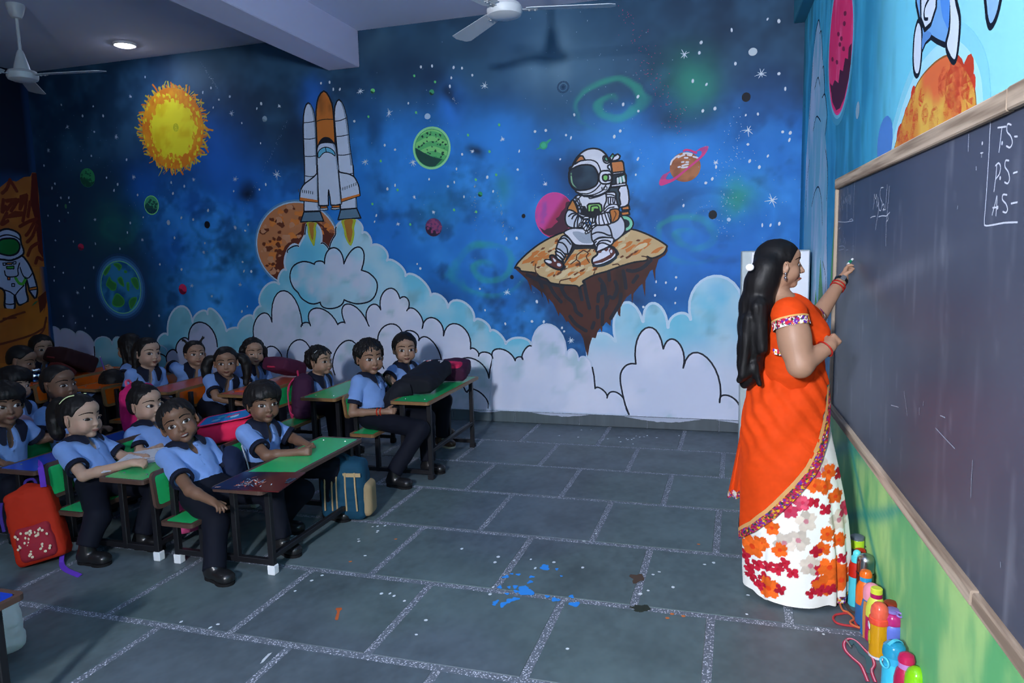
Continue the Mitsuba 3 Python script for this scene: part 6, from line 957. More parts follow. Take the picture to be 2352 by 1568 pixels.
# ---------------------------------------------------------------- things on the desks
t = thing('clipboard', 'dark clipboard with a printed picture on the end of the front green desk', 'clipboard')
cq = A([(-2.803,-3.28,.46),(-2.458,-3.254,.46),(-2.499,-2.972,.46),(-2.812,-3.032,.46)]); cc = cq.mean(0); cq[:, 2] = .4472
g = Polygon(cq[:, :2]).buffer(-.004).buffer(.004); m = extr(g, .005); m.apply_translation((0, 0, .4462)); gg = fine(m, .02); v = gg.vertices
e1 = unit(cq[1] - cq[0]); e2 = unit(cq[3] - cq[0]); uu, vv = (v - cq[0]) @ e1, (v - cq[0]) @ e2
colr = lerp(C('#141830') + 0 * v[:, :1], C('#4a1a1c'), sst(.08, .24, uu + .04 * nz3(v, 20, 3)))
add('board', gg, colr, 'gloss', t)
pr = np.random.default_rng(5); PWc = Wall(t, lambda w: np.stack([w[:, 0], w[:, 1], 0 * w[:, 0] + .4512], 1), (0, 0, 1)); pp = Paint(PWc, 0)
for i in range(70):
    c = cq[0] + e1 * pr.normal(.145, .04) + e2 * pr.normal(.09, .03); a = pr.uniform(0, 6.28); l = pr.uniform(.004, .022)
    pp.fill(ell(c[:2], l, .0028, a, 8), ['#b8c4cc', '#a84a38', '#1c2030', '#6a88a0', '#c07a60'][i % 5], up=i % 5 == 0)
for u, w_ in ((.02, .012), (.03, .014)): c = cq[0] + e1 * u + e2 * w_; pp.fill(ell(c[:2], .010, .004, .6, 8), '#c89a88')
pp.done('print', 'dark printed picture with bright strokes')
mid = cq[1] * .5 + cq[2] * .5; add('clip', cat(bar(mid - e2 * .035 - e1 * .012 + [0, 0, .007], mid + e2 * .035 - e1 * .012 + [0, 0, .007], .02, .006, .002), bar(mid - e2 * .02 - e1 * .022 + [0, 0, .012], mid + e2 * .02 - e1 * .022 + [0, 0, .012], .006, .006, .002)), C('#8d9298'), 'metal', t)
t = thing('magazine', 'open printed magazine under the hands of the girl with the ponytail', 'magazine')
mq = A([(-3.533,-3.198,.448),(-3.367,-2.9,.448),(-3.507,-2.626,.448),(-3.68,-2.863,.448)]); g = Polygon(mq[:, :2]); m = extr(g, .005); m.apply_translation((0, 0, .4462)); add('pages', m, C('#b9bcc2'), 'matte', t)
e1 = mq[1] - mq[0]; e2 = mq[3] - mq[0]; PWc = Wall(t, lambda w: np.stack([w[:, 0], w[:, 1], 0 * w[:, 0] + .4508], 1), (0, 0, 1)); pp = Paint(PWc, 0)
for i in range(46):
    c = mq[0] + e1 * pr.uniform(.06, .94) + e2 * pr.uniform(.1, .9); pp.fill(ell(c[:2], pr.uniform(.006, .02), .0035, math.atan2(e1[1], e1[0]), 8), ['#6a707a', '#4c525e', '#8a5a58', '#7a8090'][i % 4], up=False)
pp.done('print')
t = thing('pencil_box', 'orange plastic ruler set at the end of the salmon desk', 'stationery'); b = (-3.87,-1.618,.546)
add('set_square', bx(b[0] - .07, b[0] + .05, b[1] - .02, b[1] + .03, .5455, .5495, .001), C('#e0521c'), 'gloss', t)
add('pen', tube([(b[0] + .02, b[1] + .03, .553), (b[0] + .09, b[1] + .09, .553)], .004, 7), C('#3a4048'), 'satin', t)

# ---------------------------------------------------------------- water bottles along the board wall
def bottle(label, at, parts, turn=0, group='water bottles along the foot of the board wall', lean=0):
    """parts: (name, profile or mesh, colour, material)."""
    t = thing('water_bottle', label, 'bottle', group); M = rotz(turn, (at[0], at[1], 0)) @ np.diag([.85, .85, .85, 1.])
    for nm, g, col, mt in parts:
        m = lathe(g, 28) if isinstance(g, list) else g
        add(nm, xf(m, M), C(col) if isinstance(col, str) else col, mt, t, 40)
    return t, M
def wp(s, out): p = DW * s + NW * out; return (p[0], p[1])
def cyl(r, z0, z1, e=.004): return [(0, z0), (r - e, z0), (r, z0 + e), (r, z1 - e), (r - e, z1), (0, z1)]
def flip_lid(r, z0, z1, tilt=.012): return [(0, z0), (r, z0), (r + .001, z0 + .006), (r, z1 - .012), (r * .86, z1 - .003), (r * .5, z1), (0, z1 + .001)]
def loop(c, r, w, ax='x', n=20, sq=1.0):
    a = np.linspace(0, 2 * math.pi, n); p = [(c[0] + (r * math.cos(q) if ax == 'x' else 0), c[1] + (r * math.cos(q) if ax == 'y' else 0), c[2] + r * sq * math.sin(q)) for q in a]; return tube(p, w, 7)
BT = {}
def foot(px): return px
bottle('tall grey bottle with a lime green collar and grey flip lid, farthest in the row', (.03,-2.65,.236)[:2], [('body', cyl(.036, 0, .215), '#4a505c', 'satin'), ('collar', [(.0, .212), (.034, .212), (.034, .25), (.030, .258), (0, .258)], '#a8cc2c', 'gloss'), ('lid', [(0, .2575), (.033, .2575), (.033, .272), (.026, .277), (0, .277)], '#59616e', 'satin'), ('carry_loop', loop((.034, 0, .21), .012, .0025), '#2a2d34', 'satin')])
bottle('turquoise and red bottle with a rounded turquoise cap, beside the saree hem', (.002,-2.824,.24)[:2], [('body', [(0, 0), (.03, 0), (.034, .006), (.033, .07), (.034, .135), (.034, .15), (0, .15)], '#46b8c4', 'satin'), ('grip_band', [(0, .1502), (.0345, .1502), (.035, .155), (.034, .20), (.029, .222), (0, .223)], '#b02010', 'satin'), ('neck', [(0, .2225), (.025, .2225), (.025, .245), (.022, .25), (0, .25)], '#4cc4cc', 'gloss'), ('cap', [(0, .2505), (.018, .2505), (.019, .262), (.015, .275), (.008, .281), (0, .283)], '#5ad0d8', 'gloss')])
bottle('small red bottle behind the steel flask', (.038,-2.685,.191)[:2], [('body', cyl(.03, 0, .19), '#9a1c12', 'satin'), ('lid', flip_lid(.026, .19, .225), '#b02418', 'satin')])
bottle('brushed steel vacuum flask with a domed cup', (.03,-2.852,.237)[:2], [('body', cyl(.04, 0, .185), C('#8a8d90'), 'metal'), ('ring', [(0, .1852), (.0408, .1852), (.0408, .192), (0, .192)], '#22242a', 'satin'), ('cup', [(0, .1922), (.0395, .1922), (.0395, .245), (.036, .262), (.026, .274), (.01, .279), (0, .279)], C('#b4b7ba'), 'metal')])
bottle('orange bottle with a blue neck ring and orange spout lid', (.011,-2.975,.223)[:2], [('base', cyl(.040, 0, .10), '#2a5a8c', 'satin'), ('body', [(0, .1002), (.040, .1002), (.041, .15), (.038, .18), (.028, .203), (.025, .21), (0, .21)], '#d8641c', 'satin'), ('neck_ring', [(0, .2102), (.026, .2102), (.026, .23), (0, .23)], '#2a8cb8', 'gloss'), ('lid', [(0, .2305), (.027, .2305), (.0275, .243), (.02, .258), (.008, .262), (0, .262)], '#d8641c', 'gloss')])
bottle('blue bottle with a translucent pink cap and striped sling', (.017,-3.065,.211)[:2], [('body', [(0, 0), (.036, 0), (.042, .01), (.042, .13), (.036, .165), (.03, .172), (0, .172)], '#1f66a0', 'satin'), ('cap', [(0, .1722), (.034, .1722), (.036, .2), (.034, .222), (.024, .24), (.01, .247), (0, .248)], '#d88a9c', 'gloss'), ('sling', ribbon(spline([(-.03, -.032, .17), (-.034, -.036, .1), (-.03, -.034, .0), (-.03, -.034, -.0)], 6) + [0, 0, .003], (-.6, -.7, 0), .014, .002), '#a8703c', 'cloth')])
bottle('yellow and magenta bottle with a yellow cap', (.027,-3.099,.21)[:2], [('base', cyl(.041, 0, .115), '#a81c54', 'satin'), ('body', [(0, .1152), (.041, .1152), (.041, .15), (.034, .18), (.026, .198), (.024, .203), (0, .203)], '#c4cc4c', 'satin'), ('neck_ring', [(0, .2032), (.025, .2032), (.025, .222), (0, .222)], '#a01c54', 'gloss'), ('cap', [(0, .2222), (.0245, .2222), (.0245, .243), (.02, .247), (0, .247)], '#c8d040', 'gloss')])
bottle('dark red tumbler against the wall', (.061,-3.171,.195)[:2], [('body', cyl(.029, 0, .2), '#4c1208', 'satin'), ('lid', [(0, .2), (.027, .2), (.027, .225), (.022, .229), (0, .229)], '#7a2814', 'satin')])
bottle('yellow bottle with a coral dome lid and red carrying strap', (.017,-3.216,.208)[:2], [('body', cyl(.037, .012, .155), '#c08c14', 'gloss'), ('base_ring', [(0, 0), (.034, 0), (.038, .004), (.038, .013), (0, .013)], '#c9ccd2', 'gloss'), ('picture', extr(ell((0, 0), .02, .03, 0, 18), .002).apply_transform(mat4((0, 1, 0), (0, 0, 1), (1, 0, 0), (-.0385, -.002, .085))), '#c4b828', 'satin'), ('collar', [(0, .1552), (.040, .1552), (.041, .165), (.040, .178), (.036, .182), (0, .182)], '#d84a34', 'gloss'), ('dome', [(0, .1822), (.034, .1822), (.036, .2), (.033, .222), (.022, .239), (.01, .244), (0, .245)], '#d85a44', 'gloss'), ('strap_buckle', bx(-.041, -.037, -.016, .016, .128, .15, .001), '#d0d2d6', 'satin')])
t, M = bottle('lavender blue bottle with a magenta lid and loop handle', (.061,-3.211,.188)[:2], [('body', [(0, 0), (.034, 0), (.039, .008), (.037, .05), (.036, .07), (.041, .105), (.043, .135), (.040, .152), (.035, .158), (0, .158)], '#5a6cc0', 'satin'), ('lid', [(0, .1582), (.040, .1582), (.0415, .164), (.041, .182), (.034, .198), (.025, .206), (0, .207)], '#a8286c', 'gloss'), ('lid_top', [(0, .2072), (.028, .2072), (.027, .217), (.02, .2205), (0, .2215)], '#7468a8', 'satin')], turn=-1.2)
add('loop_handle', xf(tube(spline([(.02, 0, .218), (.035, 0, .222), (.048, .012, .218), (.056, 0, .212), (.048, -.012, .216), (.036, 0, .22)], 6), .0045, 8), M), C('#8068b0'), 'satin', t, True)
t, M = bottle('translucent aqua bottle with a carrying ring at its lid', (.027,-3.411,.167)[:2], [('body', [(0, 0), (.040, 0), (.043, .006), (.042, .085), (.038, .105), (.036, .112), (0, .112)], '#3ab0d0', 'gloss'), ('neck', [(0, .1122), (.038, .1122), (.038, .142), (0, .142)], '#2f9cc0', 'satin'), ('lid', [(0, .1422), (.042, .1422), (.043, .158), (.039, .182), (.026, .194), (0, .197)], '#2488ac', 'gloss')], turn=.6)
add('carrying_ring', xf(loop((-.046, 0, .12), .02, .0045, 'y'), M), C('#4fb8d4'), 'gloss', t, True); add('top_strap', xf(ribbon(spline([(-.03, 0, .19), (0, 0, .203), (.03, 0, .194), (.045, 0, .165)], 5), (0, 0, 1), .014, .003), M), C('#4fc0dc'), 'gloss', t)
bottle('crimson bottle with a lilac neck ring and crimson spout lid', (.055,-3.454,.158)[:2], [('body', [(0, 0), (.036, 0), (.042, .006), (.0425, .075), (.036, .11), (.027, .125), (0, .125)], '#a81c44', 'satin'), ('neck_ring', [(0, .1252), (.028, .1252), (.028, .148), (0, .148)], '#b078b4', 'gloss'), ('lid', [(0, .1482), (.030, .1482), (.031, .158), (.026, .176), (.012, .185), (0, .186)], '#b01c4c', 'gloss')])
bottle('bright green dome-capped bottle nearest in the row', (.078,-3.49,.133)[:2], [('body', cyl(.040, 0, .07), '#b01c20', 'satin'), ('cap', [(0, .0702), (.041, .0702), (.042, .09), (.039, .122), (.03, .143), (.015, .154), (0, .156)], '#7ac018', 'gloss')])
# slings on the floor
sl = thing('bottle_sling', 'red and white woven bottle sling looped on the floor', 'strap')
add('cord', tube(spline([(x, y, .004) for x, y in [(.001,-3.108),(-.006,-3.064),(-.014,-3.028),(-.039,-3.018),(-.068,-3.017),(-.093,-3.007),(-.102,-2.977),(-.092,-2.945),(-.067,-2.926),(-.04,-2.915),(-.023,-2.941),(-.023,-2.99),(-.014,-3.028),(.005,-3.023),(.029,-2.985)]], 6), .0045, 6), C('#a83438'), 'cloth', sl)
add('cord', tube(spline([(x, y, .010) for x, y in [(-.056,-2.823),(-.06,-2.864),(-.056,-2.907),(-.039,-2.919),(-.025,-2.966),(-.042,-2.995),(-.039,-3.018),(-.008,-3.034),(.024,-2.994)]], 6), .0045, 6), C('#b8603c'), 'cloth', sl)
sl = thing('bottle_sling', 'brown flat sling strap lying beside the saree hem', 'strap'); add('strap', ribbon(spline([(x, y, .004) for x, y in [(-.051,-2.771),(-.039,-2.814),(-.031,-2.866),(-.024,-2.894),(-.01,-2.902)]], 6), (0, 0, 1), .014, .002), C('#4a3a34'), 'cloth', sl)
sl = thing('bottle_sling', 'magenta striped sling nearest to the viewer', 'strap')
add('strap', ribbon(spline([(x, y, .004) for x, y in [(-.023,-3.393),(-.023,-3.326),(-.007,-3.284),(-.007,-3.237),(-.025,-3.179),(-.042,-3.133),(-.065,-3.12),(-.088,-3.159),(-.09,-3.21),(-.074,-3.254),(-.054,-3.296),(-.049,-3.346),(-.047,-3.395)]], 6), (0, 0, 1), .012, .002), C('#9a2444'), 'cloth', sl)
add('stripe', ribbon(spline([(x, y, .0052) for x, y in [(-.023,-3.393),(-.023,-3.326),(-.007,-3.284),(-.007,-3.237),(-.025,-3.179),(-.042,-3.133),(-.065,-3.12),(-.088,-3.159),(-.09,-3.21),(-.074,-3.254),(-.054,-3.296),(-.049,-3.346),(-.047,-3.395)]], 6), (0, 0, 1), .004, .002), C('#d890a0'), 'cloth', sl)
sl = thing('bottle_sling', 'grey teal strap with a steel slider beside the magenta sling', 'strap')
add('strap', ribbon(spline([(x, y, .004) for x, y in [(-.071,-3.162),(-.051,-3.135),(-.041,-3.162),(-.035,-3.203),(-.02,-3.234),(-.023,-3.288),(-.032,-3.341)]], 6), (0, 0, 1), .02, .002), C('#3f5f66'), 'cloth', sl)
b = [(-.079,-3.139),(-.069,-3.194)]; add('slider', bar((b[0][0], b[0][1], .009), (b[1][0], b[1][1], .009), .006, .006, .001), C('#b8bcc0'), 'metal', sl)


# ---------------------------------------------------------------- people
def head_prims(kid=True):
    """The head in its own frame (x forward, y left, z up; chin to crown = 1): (primitive, blend, sign)."""
    P = [(el3((-.07, 0, .12), (.44, .375, .38)), .02, 1)]
    if kid:
        P += [(el3((.09, 0, -.12), (.315, .295, .375)), .08, 1), (el3((.21, .16, -.22), (.17, .15, .16)), .07, 1), (el3((.21, -.16, -.22), (.17, .15, .16)), .07, 1), (el3((.27, 0, -.42), (.10, .11, .08)), .05, 1),
              (el3((-.02, .20, -.20), (.16, .12, .2)), .08, 1), (el3((-.02, -.20, -.20), (.16, .12, .2)), .08, 1), (el3((.20, 0, .20), (.22, .26, .18)), .06, 1)]
        nose = [(cap((.37, 0, -.02), (.415, 0, -.15), .028, .044), .04, 1), (el3((.43, 0, -.175), (.046, .052, .042)), .02, 1), (el3((.392, .052, -.186), (.042, .034, .032)), .015, 1), (el3((.392, -.052, -.186), (.042, .034, .032)), .015, 1)]
    else:
        P += [(el3((.08, 0, -.13), (.315, .275, .37)), .08, 1), (el3((.19, .15, -.17), (.16, .13, .15)), .07, 1), (el3((.19, -.15, -.17), (.16, .13, .15)), .07, 1), (el3((.27, 0, -.405), (.105, .115, .095)), .05, 1),
              (el3((-.02, .17, -.25), (.2, .13, .2)), .08, 1), (el3((-.02, -.17, -.25), (.2, .13, .2)), .08, 1), (el3((.18, 0, .2), (.22, .25, .18)), .06, 1)]
        nose = [(cap((.37, 0, .06), (.455, 0, -.12), .026, .046), .03, 1), (el3((.465, 0, -.145), (.058, .055, .046)), .02, 1), (el3((.405, .058, -.165), (.05, .036, .034)), .012, 1), (el3((.405, -.058, -.165), (.05, .036, .034)), .012, 1)]
    for s in (1, -1): P.append((el3((.43, s * .165, -.03 if kid else .0), (.060 if kid else .085, .095, .045)), .06, -1))
    P += nose
    P += [(el3((.385, 0, -.292), (.055, .08, .03)), .03, 1), (el3((.370, 0, -.332), (.055, .07, .028)), .025, 1), (el3((.40, 0, -.232), (.04, .02, .03)), .02, 1)]
    for s in (1, -1):
        R = rotm(s * 22, 0, 0) @ rotm(0, 12, 0)
        P += [(el3((-.035, s * .385, -.055), (.085, .030, .135), R), .015, 1), (el3((-.02, s * .425, -.03), (.05, .03, .085), R), .012, -1), (el3((-.02, s * .37, -.16), (.05, .03, .05), R), .012, 1)]
    return P
def move(pr, o, R, s):
    """A primitive of the head frame, set into the world."""
    fn, lo, hi = pr; c = A(np.meshgrid(*zip(lo, hi))).reshape(3, -1).T @ R.T * s + o
    return (lambda P: fn(((P - o) @ R) / s) * s), c.min(0), c.max(0)
HP = {True: head_prims(True), False: head_prims(False)}
def face_map(kid):
    F = Field((-.1, -.5, -.6), (.62, .5, .6), .0125)
    for p, k, s in HP[kid]: (F.add if s > 0 else F.sub)(p, k)
    D = F.D[::-1] < 0; i = F.n[0] - 1 - D.argmax(0); d0 = np.take_along_axis(F.D, i[None], 0)[0]; d1 = np.take_along_axis(F.D, np.minimum(i + 1, F.n[0] - 1)[None], 0)[0]
    X = F.lo[0] + F.h * (i + np.clip(d0 / (d0 - d1 + 1e-9), 0, 1)); X = np.where(D.any(0), X, 0.0)
    from scipy.ndimage import map_coordinates
    return lambda y, z: map_coordinates(X, [(np.asarray(y) - F.lo[1]) / F.h, (np.asarray(z) - F.lo[2]) / F.h], order=1, mode='nearest')
FM = {k: face_map(k) for k in (True, False)}
def polar(outline, rings):
    """Vertices on rings from the centre to an outline (n x 2), and faces."""
    n = len(outline); c = outline.mean(0); r = np.linspace(0, 1, rings + 1)[1:]
    v = np.vstack([[c]] + [c + (outline - c) * t for t in r]); rr = np.r_[0, np.repeat(r, n)]; f = [[0, 1 + j, 1 + (j + 1) % n] for j in range(n)]
    for i in range(rings - 1):
        for j in range(n):
            k = (j + 1) % n; a, b, cc, d = 1 + i * n + j, 1 + i * n + k, 1 + (i + 1) * n + k, 1 + (i + 1) * n + j; f += [[a, d, cc], [a, cc, b]]
    return v, rr, f
def decals(t, o, R, H, kid, skin, gaze=(0, 0), lids=1.0, kohl=0, lip='#6a3430', mouth=0, brow='#100c0c', bindi=False):
    X = FM[kid]; W = lambda v: v @ R.T * H + o; dz = -.032 if kid else 0.0
    for s in (1, -1):
        a = np.linspace(0, 2 * math.pi, 25)[:-1]; y0 = s * .162; ca, sa = np.cos(a), np.sin(a)
        out = np.stack([y0 + .094 * ca, dz - .008 + np.where(sa > 0, .056 * lids, .040) * np.sign(sa) * np.abs(sa) ** 1.0 * (1 - .12 * ca ** 2) + s * .008 * ca], 1)
        v, rr, f = polar(out, 9); d = np.hypot(v[:, 0] - y0 - gaze[0], (v[:, 1] - dz + .004 - gaze[1]) * 1.0)
        col = np.tile(A([.62, .60, .58]), (len(v), 1)); col[d < .050] = (.035, .017, .011); col[d < .024] = (.004, .004, .004)
        top = (v[:, 1] > dz - .008); edge = (rr > .86) & top | (rr > .93); col[edge] = (.02, .014, .012)
        if kohl: col[rr > .86] = (.006, .006, .008)
        v3 = np.stack([X(v[:, 0], v[:, 1]) * .35 + X(np.full(len(v), y0), np.full(len(v), dz - .01)) * .65 + .004 + .034 * (1 - rr ** 2) - .35 * (v[:, 0] - y0) * s * .6, v[:, 0], v[:, 1]], 1)
        v3[:, 0] = np.maximum(v3[:, 0], X(v[:, 0], v[:, 1]) + .002)
        f = A(f); f = f if s > 0 else f
        add('eye', tm(W(v3), f), col, 'gloss', t, True)
        # upper lid fold
        yy = np.linspace(-1, 1, 9); p = np.stack([yy * .102 + y0, dz - .006 + .064 * lids * np.sqrt(np.maximum(1 - yy ** 2, 0)) + s * .008 * yy], 1)
        p3 = np.stack([np.maximum(X(p[:, 0], p[:, 1]), X(np.full(9, y0), np.full(9, dz)) - .3 * (p[:, 0] - y0) * s * .6) + .010 + .008 * (1 - yy ** 2), p[:, 0], p[:, 1]], 1)
        add('eyelid', tube(W(p3), H * (.007 + .005 * (1 - yy ** 2)), 6), skin * .92, 'skin', t, True)
        u = np.linspace(0, 1, 12); by = s * (.055 + .235 * u); bz = dz + .118 + .035 * np.sin(u * 2.5) - .045 * u ** 2.2; th = .012 * (1 - .75 * u ** 1.5) + .003
        v2 = np.vstack([np.stack([by, bz + th], 1), np.stack([by, bz - th * .8], 1)]); v3 = np.stack([X(v2[:, 0], v2[:, 1]) + .007, v2[:, 0], v2[:, 1]], 1); v4 = v3 - [.02, 0, 0]
        V = np.vstack([v3, v4]); n = 12; f = []
        for i in range(n - 1): f += [[i, i + 1, n + i + 1], [i, n + i + 1, n + i], [2 * n + i, 3 * n + i + 1, 2 * n + i + 1], [2 * n + i, 3 * n + i, 3 * n + i + 1], [i, 2 * n + i + 1, i + 1], [i, 2 * n + i, 2 * n + i + 1], [n + i, n + i + 1, 3 * n + i + 1], [n + i, 3 * n + i + 1, 3 * n + i]]
        add('eyebrow', tm(W(V), f), brow, 'hair', t)
    a = np.linspace(-1, 1, 15); w = .094 if kid else .118; cy = a * w; cz = (-.312 if kid else -.302) + .010 * a ** 2
    lipc = lerp(skin[None] * .9, C(lip)[None], np.full(1, .75))[0]
    for up in (1, -1):
        h = ((.030 if kid else .026) * (1 - a ** 2) ** .8 * (1 - .25 * np.exp(-(a / .16) ** 2)) if up > 0 else (.038 if kid else .032) * (1 - a ** 2) ** .7); g = mouth * .02 * (1 - a ** 2)
        rows = []
        for q in (0, .35, .7, 1): z = cz + up * (g + h * q); rows.append(np.stack([X(cy, z) + .006 + .020 * math.sin(math.pi * min(q + .25, 1)) * (1 - a ** 2), cy, z], 1))
        V = np.vstack(rows); n = 15; f = []
        for r_ in range(3):
            for i in range(n - 1): q = [r_ * n + i, r_ * n + i + 1, (r_ + 1) * n + i + 1, (r_ + 1) * n + i]; f += [[q[0], q[1], q[2]], [q[0], q[2], q[3]]] if up > 0 else [[q[0], q[2], q[1]], [q[0], q[3], q[2]]]
        add('lip', tm(W(V), f), lipc, 'skin', t, True)
    z = np.vstack([cz + mouth * .02 * (1 - a ** 2) + .003 * (1 - a ** 2), cz - mouth * .02 * (1 - a ** 2) - .003 * (1 - a ** 2)]); V = np.vstack([np.stack([X(cy, q) + .0075 + .004 * (1 - a ** 2), cy, q], 1) for q in z]); f = []
    for i in range(14): f += [[i, 15 + i, 16 + i], [i, 16 + i, i + 1]]
    add('mouth', tm(W(V), f), C('#d0c8c0') * .6 if mouth > .6 else C('#2a1210'), 'skin', t)
    if bindi: v, rr, f = polar(np.stack([.012 * np.cos(np.linspace(0, 6.28, 13)[:-1]), .145 + .012 * np.sin(np.linspace(0, 6.28, 13)[:-1])], 1), 1); add('bindi', tm(W(np.stack([X(v[:, 0], v[:, 1]) + .006, v[:, 0], v[:, 1]], 1)), f), '#7a1420', 'satin', t)
def hand_prims(wr, hd, hn, side, s=1.0, curl=(25, 35, 25), spread=.12, thumb=(.75, .25), curls=None):
    """Palm, four fingers and a thumb. wr: wrist, hd: along the fingers, hn: out of the palm, side: +1 right hand."""
    hd = unit(hd); hn = unit(hn - hd * (hn @ hd)); hw = np.cross(hd, hn) * side; R = np.stack([hd, hw, hn], 1); P = []
    L_ = lambda a, b, c: wr + (hd * a + hw * b + hn * c) * s
    P += [(rbx(L_(.030, 0, 0), A([.030, .0255, .0105]) * s, .010 * s, R), .008), (cap(L_(-.004, 0, 0), L_(.02, 0, 0), .0165 * s, .017 * s), .012), (el3(L_(.020, .016, .006), A([.022, .012, .011]) * s, R), .006)]
    for i, (off, ln, r) in enumerate(((.0195, .036, .0072), (.0066, .041, .0074), (-.0065, .038, .0071), (-.0190, .029, .0064))):
        p = L_(.055, off, 0); c = 0.0; cs = curls[i] if curls else curl; d0 = unit(hd + hw * off / .02 * spread)
        for j, fr in enumerate((.42, .32, .26)):
            c += math.radians(cs[j]); d = d0 * math.cos(c) + hn * math.sin(c); q = p + d * ln * 1.12 * fr * s * 1.05
            P.append((cap(p, q, r * s * (1 - .07 * j), r * s * (1 - .07 * (j + 1))), .0035 if j else .004)); p = q
    a, b = thumb; p = L_(.010, .019, .004); d = unit(hd * (1 - a) + hw * a + hn * b); q = p + d * .026 * s; d2 = unit(d + hd * .55 + hn * b * .4); e = q + d2 * .017 * s; g = e + unit(d2 + hd * .25) * .014 * s
    P += [(cap(p, q, .0105 * s, .0088 * s), .006), (cap(q, e, .0088 * s, .0078 * s), .003), (cap(e, g, .0078 * s, .0062 * s), .003)]
    return P
def hair_mesh(o, R, H, style, seed, h):
    loc = lambda pr: move(pr, o, R, H)
    ext = dict(long=1.0, bob=.35, pony=.75, pig=.9, bun=.25, tuft=.25).get(style, .12)
    F = Field(o - H * (.75 + ext * .5), o + H * (.78 + (.1 if style in ('tuft', 'bun') else 0)), h)
    boy = style in ('short', 'crop', 'fringe', 'spiky')
    t_ = {'crop': .012, 'short': .04, 'fringe': .06, 'spiky': .05}.get(style, .022)
    F.add(loc(el3((-.075, 0, .12), (.455 + t_, .385 + t_, .39 + t_))), 0).add(loc(el3((-.19, 0, -.06), (.30 + t_, .335 + t_ * .6, .30 + t_ * .4))), .03)
    if style in ('fringe',): F.add(loc(el3((.12, .05, .27), (.32, .34, .18))), .05)
    xs = [-.9, -.3, -.17, -.12, .03, .09, .16, .24, .34, .6]
    zl = {'crop': [-.27, -.24, -.12, .10, .12, .08, .18, .28, .31, .31], 'short': [-.33, -.3, -.2, .05, .05, -.04, .10, .23, .27, .27], 'spiky': [-.33, -.3, -.2, .05, .05, -.06, .08, .20, .235, .22], 'fringe': [-.36, -.34, -.24, .02, .0, -.07, .05, .12, .15, .15],
          'long': [-.5, -.5, -.45, -.3, -.2, .0, .14, .24, .29, .29], 'bob': [-.5, -.5, -.45, -.3, -.28, -.1, .12, .22, .27, .27]}.get(style, [-.30, -.28, -.18, .06, .06, .03, .16, .26, .31, .31])
    def hairline(P):
        q = ((P - o) @ R) / H; z = np.interp(q[..., 0], xs, zl) - (.14 if style in ('fringe',) else .0) * np.clip(q[..., 1] * 1.2, 0, .4) - .10 * np.clip(np.abs(q[..., 1]) - .2, 0, .2) * (q[..., 0] > .1)
        return (z + .025 * nz3(q * [1, 14, 1], 3, seed) * (2 if boy else 1) - q[..., 2]) * H * .8
    s, P = F._reg(o - H, o + H, 0)
    F.D[s] = np.maximum(F.D[s], hairline(P))
    add_ = lambda pr, k=.02: F.add(loc(pr), k * H)
    if style == 'pony':
        pts = spline([(-.42, 0, .26), (-.60, 0, .26), (-.74, 0, .05), (-.74, 0, -.25), (-.66, 0, -.52)], 4)
        for a, b, i in zip(pts[:-1], pts[1:], range(99)): add_(cap(a, b, .12 + .05 * math.sin(math.pi * i / len(pts)), .12 + .05 * math.sin(math.pi * (i + 1) / len(pts)) - (.06 if i == len(pts) - 2 else 0)), .05)
    if style == 'pig':
        for s_ in (1, -1):
            pts = spline([(-.12, s_ * .40, .12), (-.16, s_ * .56, .06), (-.16, s_ * .66, -.2), (-.12, s_ * .66, -.55), (-.08, s_ * .6, -.85)], 4)
            for a, b, i in zip(pts[:-1], pts[1:], range(99)): add_(cap(a, b, .09 + .08 * math.sin(math.pi * min(i / len(pts) * 1.2, 1)), .09 + .08 * math.sin(math.pi * min((i + 1) / len(pts) * 1.2, 1))), .05)
    if style == 'bun': add_(el3((-.25, 0, .50), (.17, .17, .12)), .04); add_(cap((-.28, 0, .56), (-.34, .1, .72), .03, .01), .02); add_(cap((-.25, 0, .56), (-.16, -.1, .70), .03, .008), .02)
    if style == 'tuft':
        for s_ in (1, -1):
            r = np.random.default_rng(seed + (s_ > 0)); add_(cap((-.05, s_ * .25, .43), (-.07, s_ * .34, .55), .05, .04), .03)
            for _ in range(7): d = unit(A([r.normal(0, .5), s_ * .6 + r.normal(0, .5), .5 + r.normal(0, .4)])); add_(cap((-.07, s_ * .34, .55), A([-.07, s_ * .34, .55]) + d * .14, .035, .012), .02)
    if style == 'long':
        for y, x, r in ((0, -.36, .24), (.22, -.26, .2), (-.22, -.26, .2), (.36, -.12, .11), (-.36, -.12, .11)): add_(cap((x, y, .0), (x - .06, y * 1.05, -.62), r, r * .75), .05)
    if style == 'bob':
        for y, x, r in ((0, -.34, .24), (.28, -.2, .2), (-.28, -.2, .2), (.40, -.02, .11), (-.40, -.02, .11)): add_(cap((x, y, .05), (x - .02, y * 1.16, -.38), r, r * .8), .05)
    amp = {'spiky': .075, 'short': .035, 'fringe': .035, 'crop': .012, 'bob': .05, 'long': .035}.get(style, .026)
    def strands(P):
        q = ((P - o) @ R) / H; a = nz3(np.stack([np.arctan2(q[:, 1], q[:, 0] + .1) * 7, q[:, 2] * 1.6, q[:, 0] * 1.2], -1), 2.2, seed, 3)
        return H * amp * (1.6 * a + 1.2 * nz3(q, 9 if style in ('spiky', 'bob') else 6, seed + 2, 2))
    F.bend(strands)
    return F.mesh()
NAVY, SKY = C('#131829'), C('#7090c6')
SKIN = {'dark': A([.150, .080, .050]), 'mid': A([.235, .132, .086]), 'tan': A([.30, .178, .120]), 'fair': A([.40, .255, .185])}
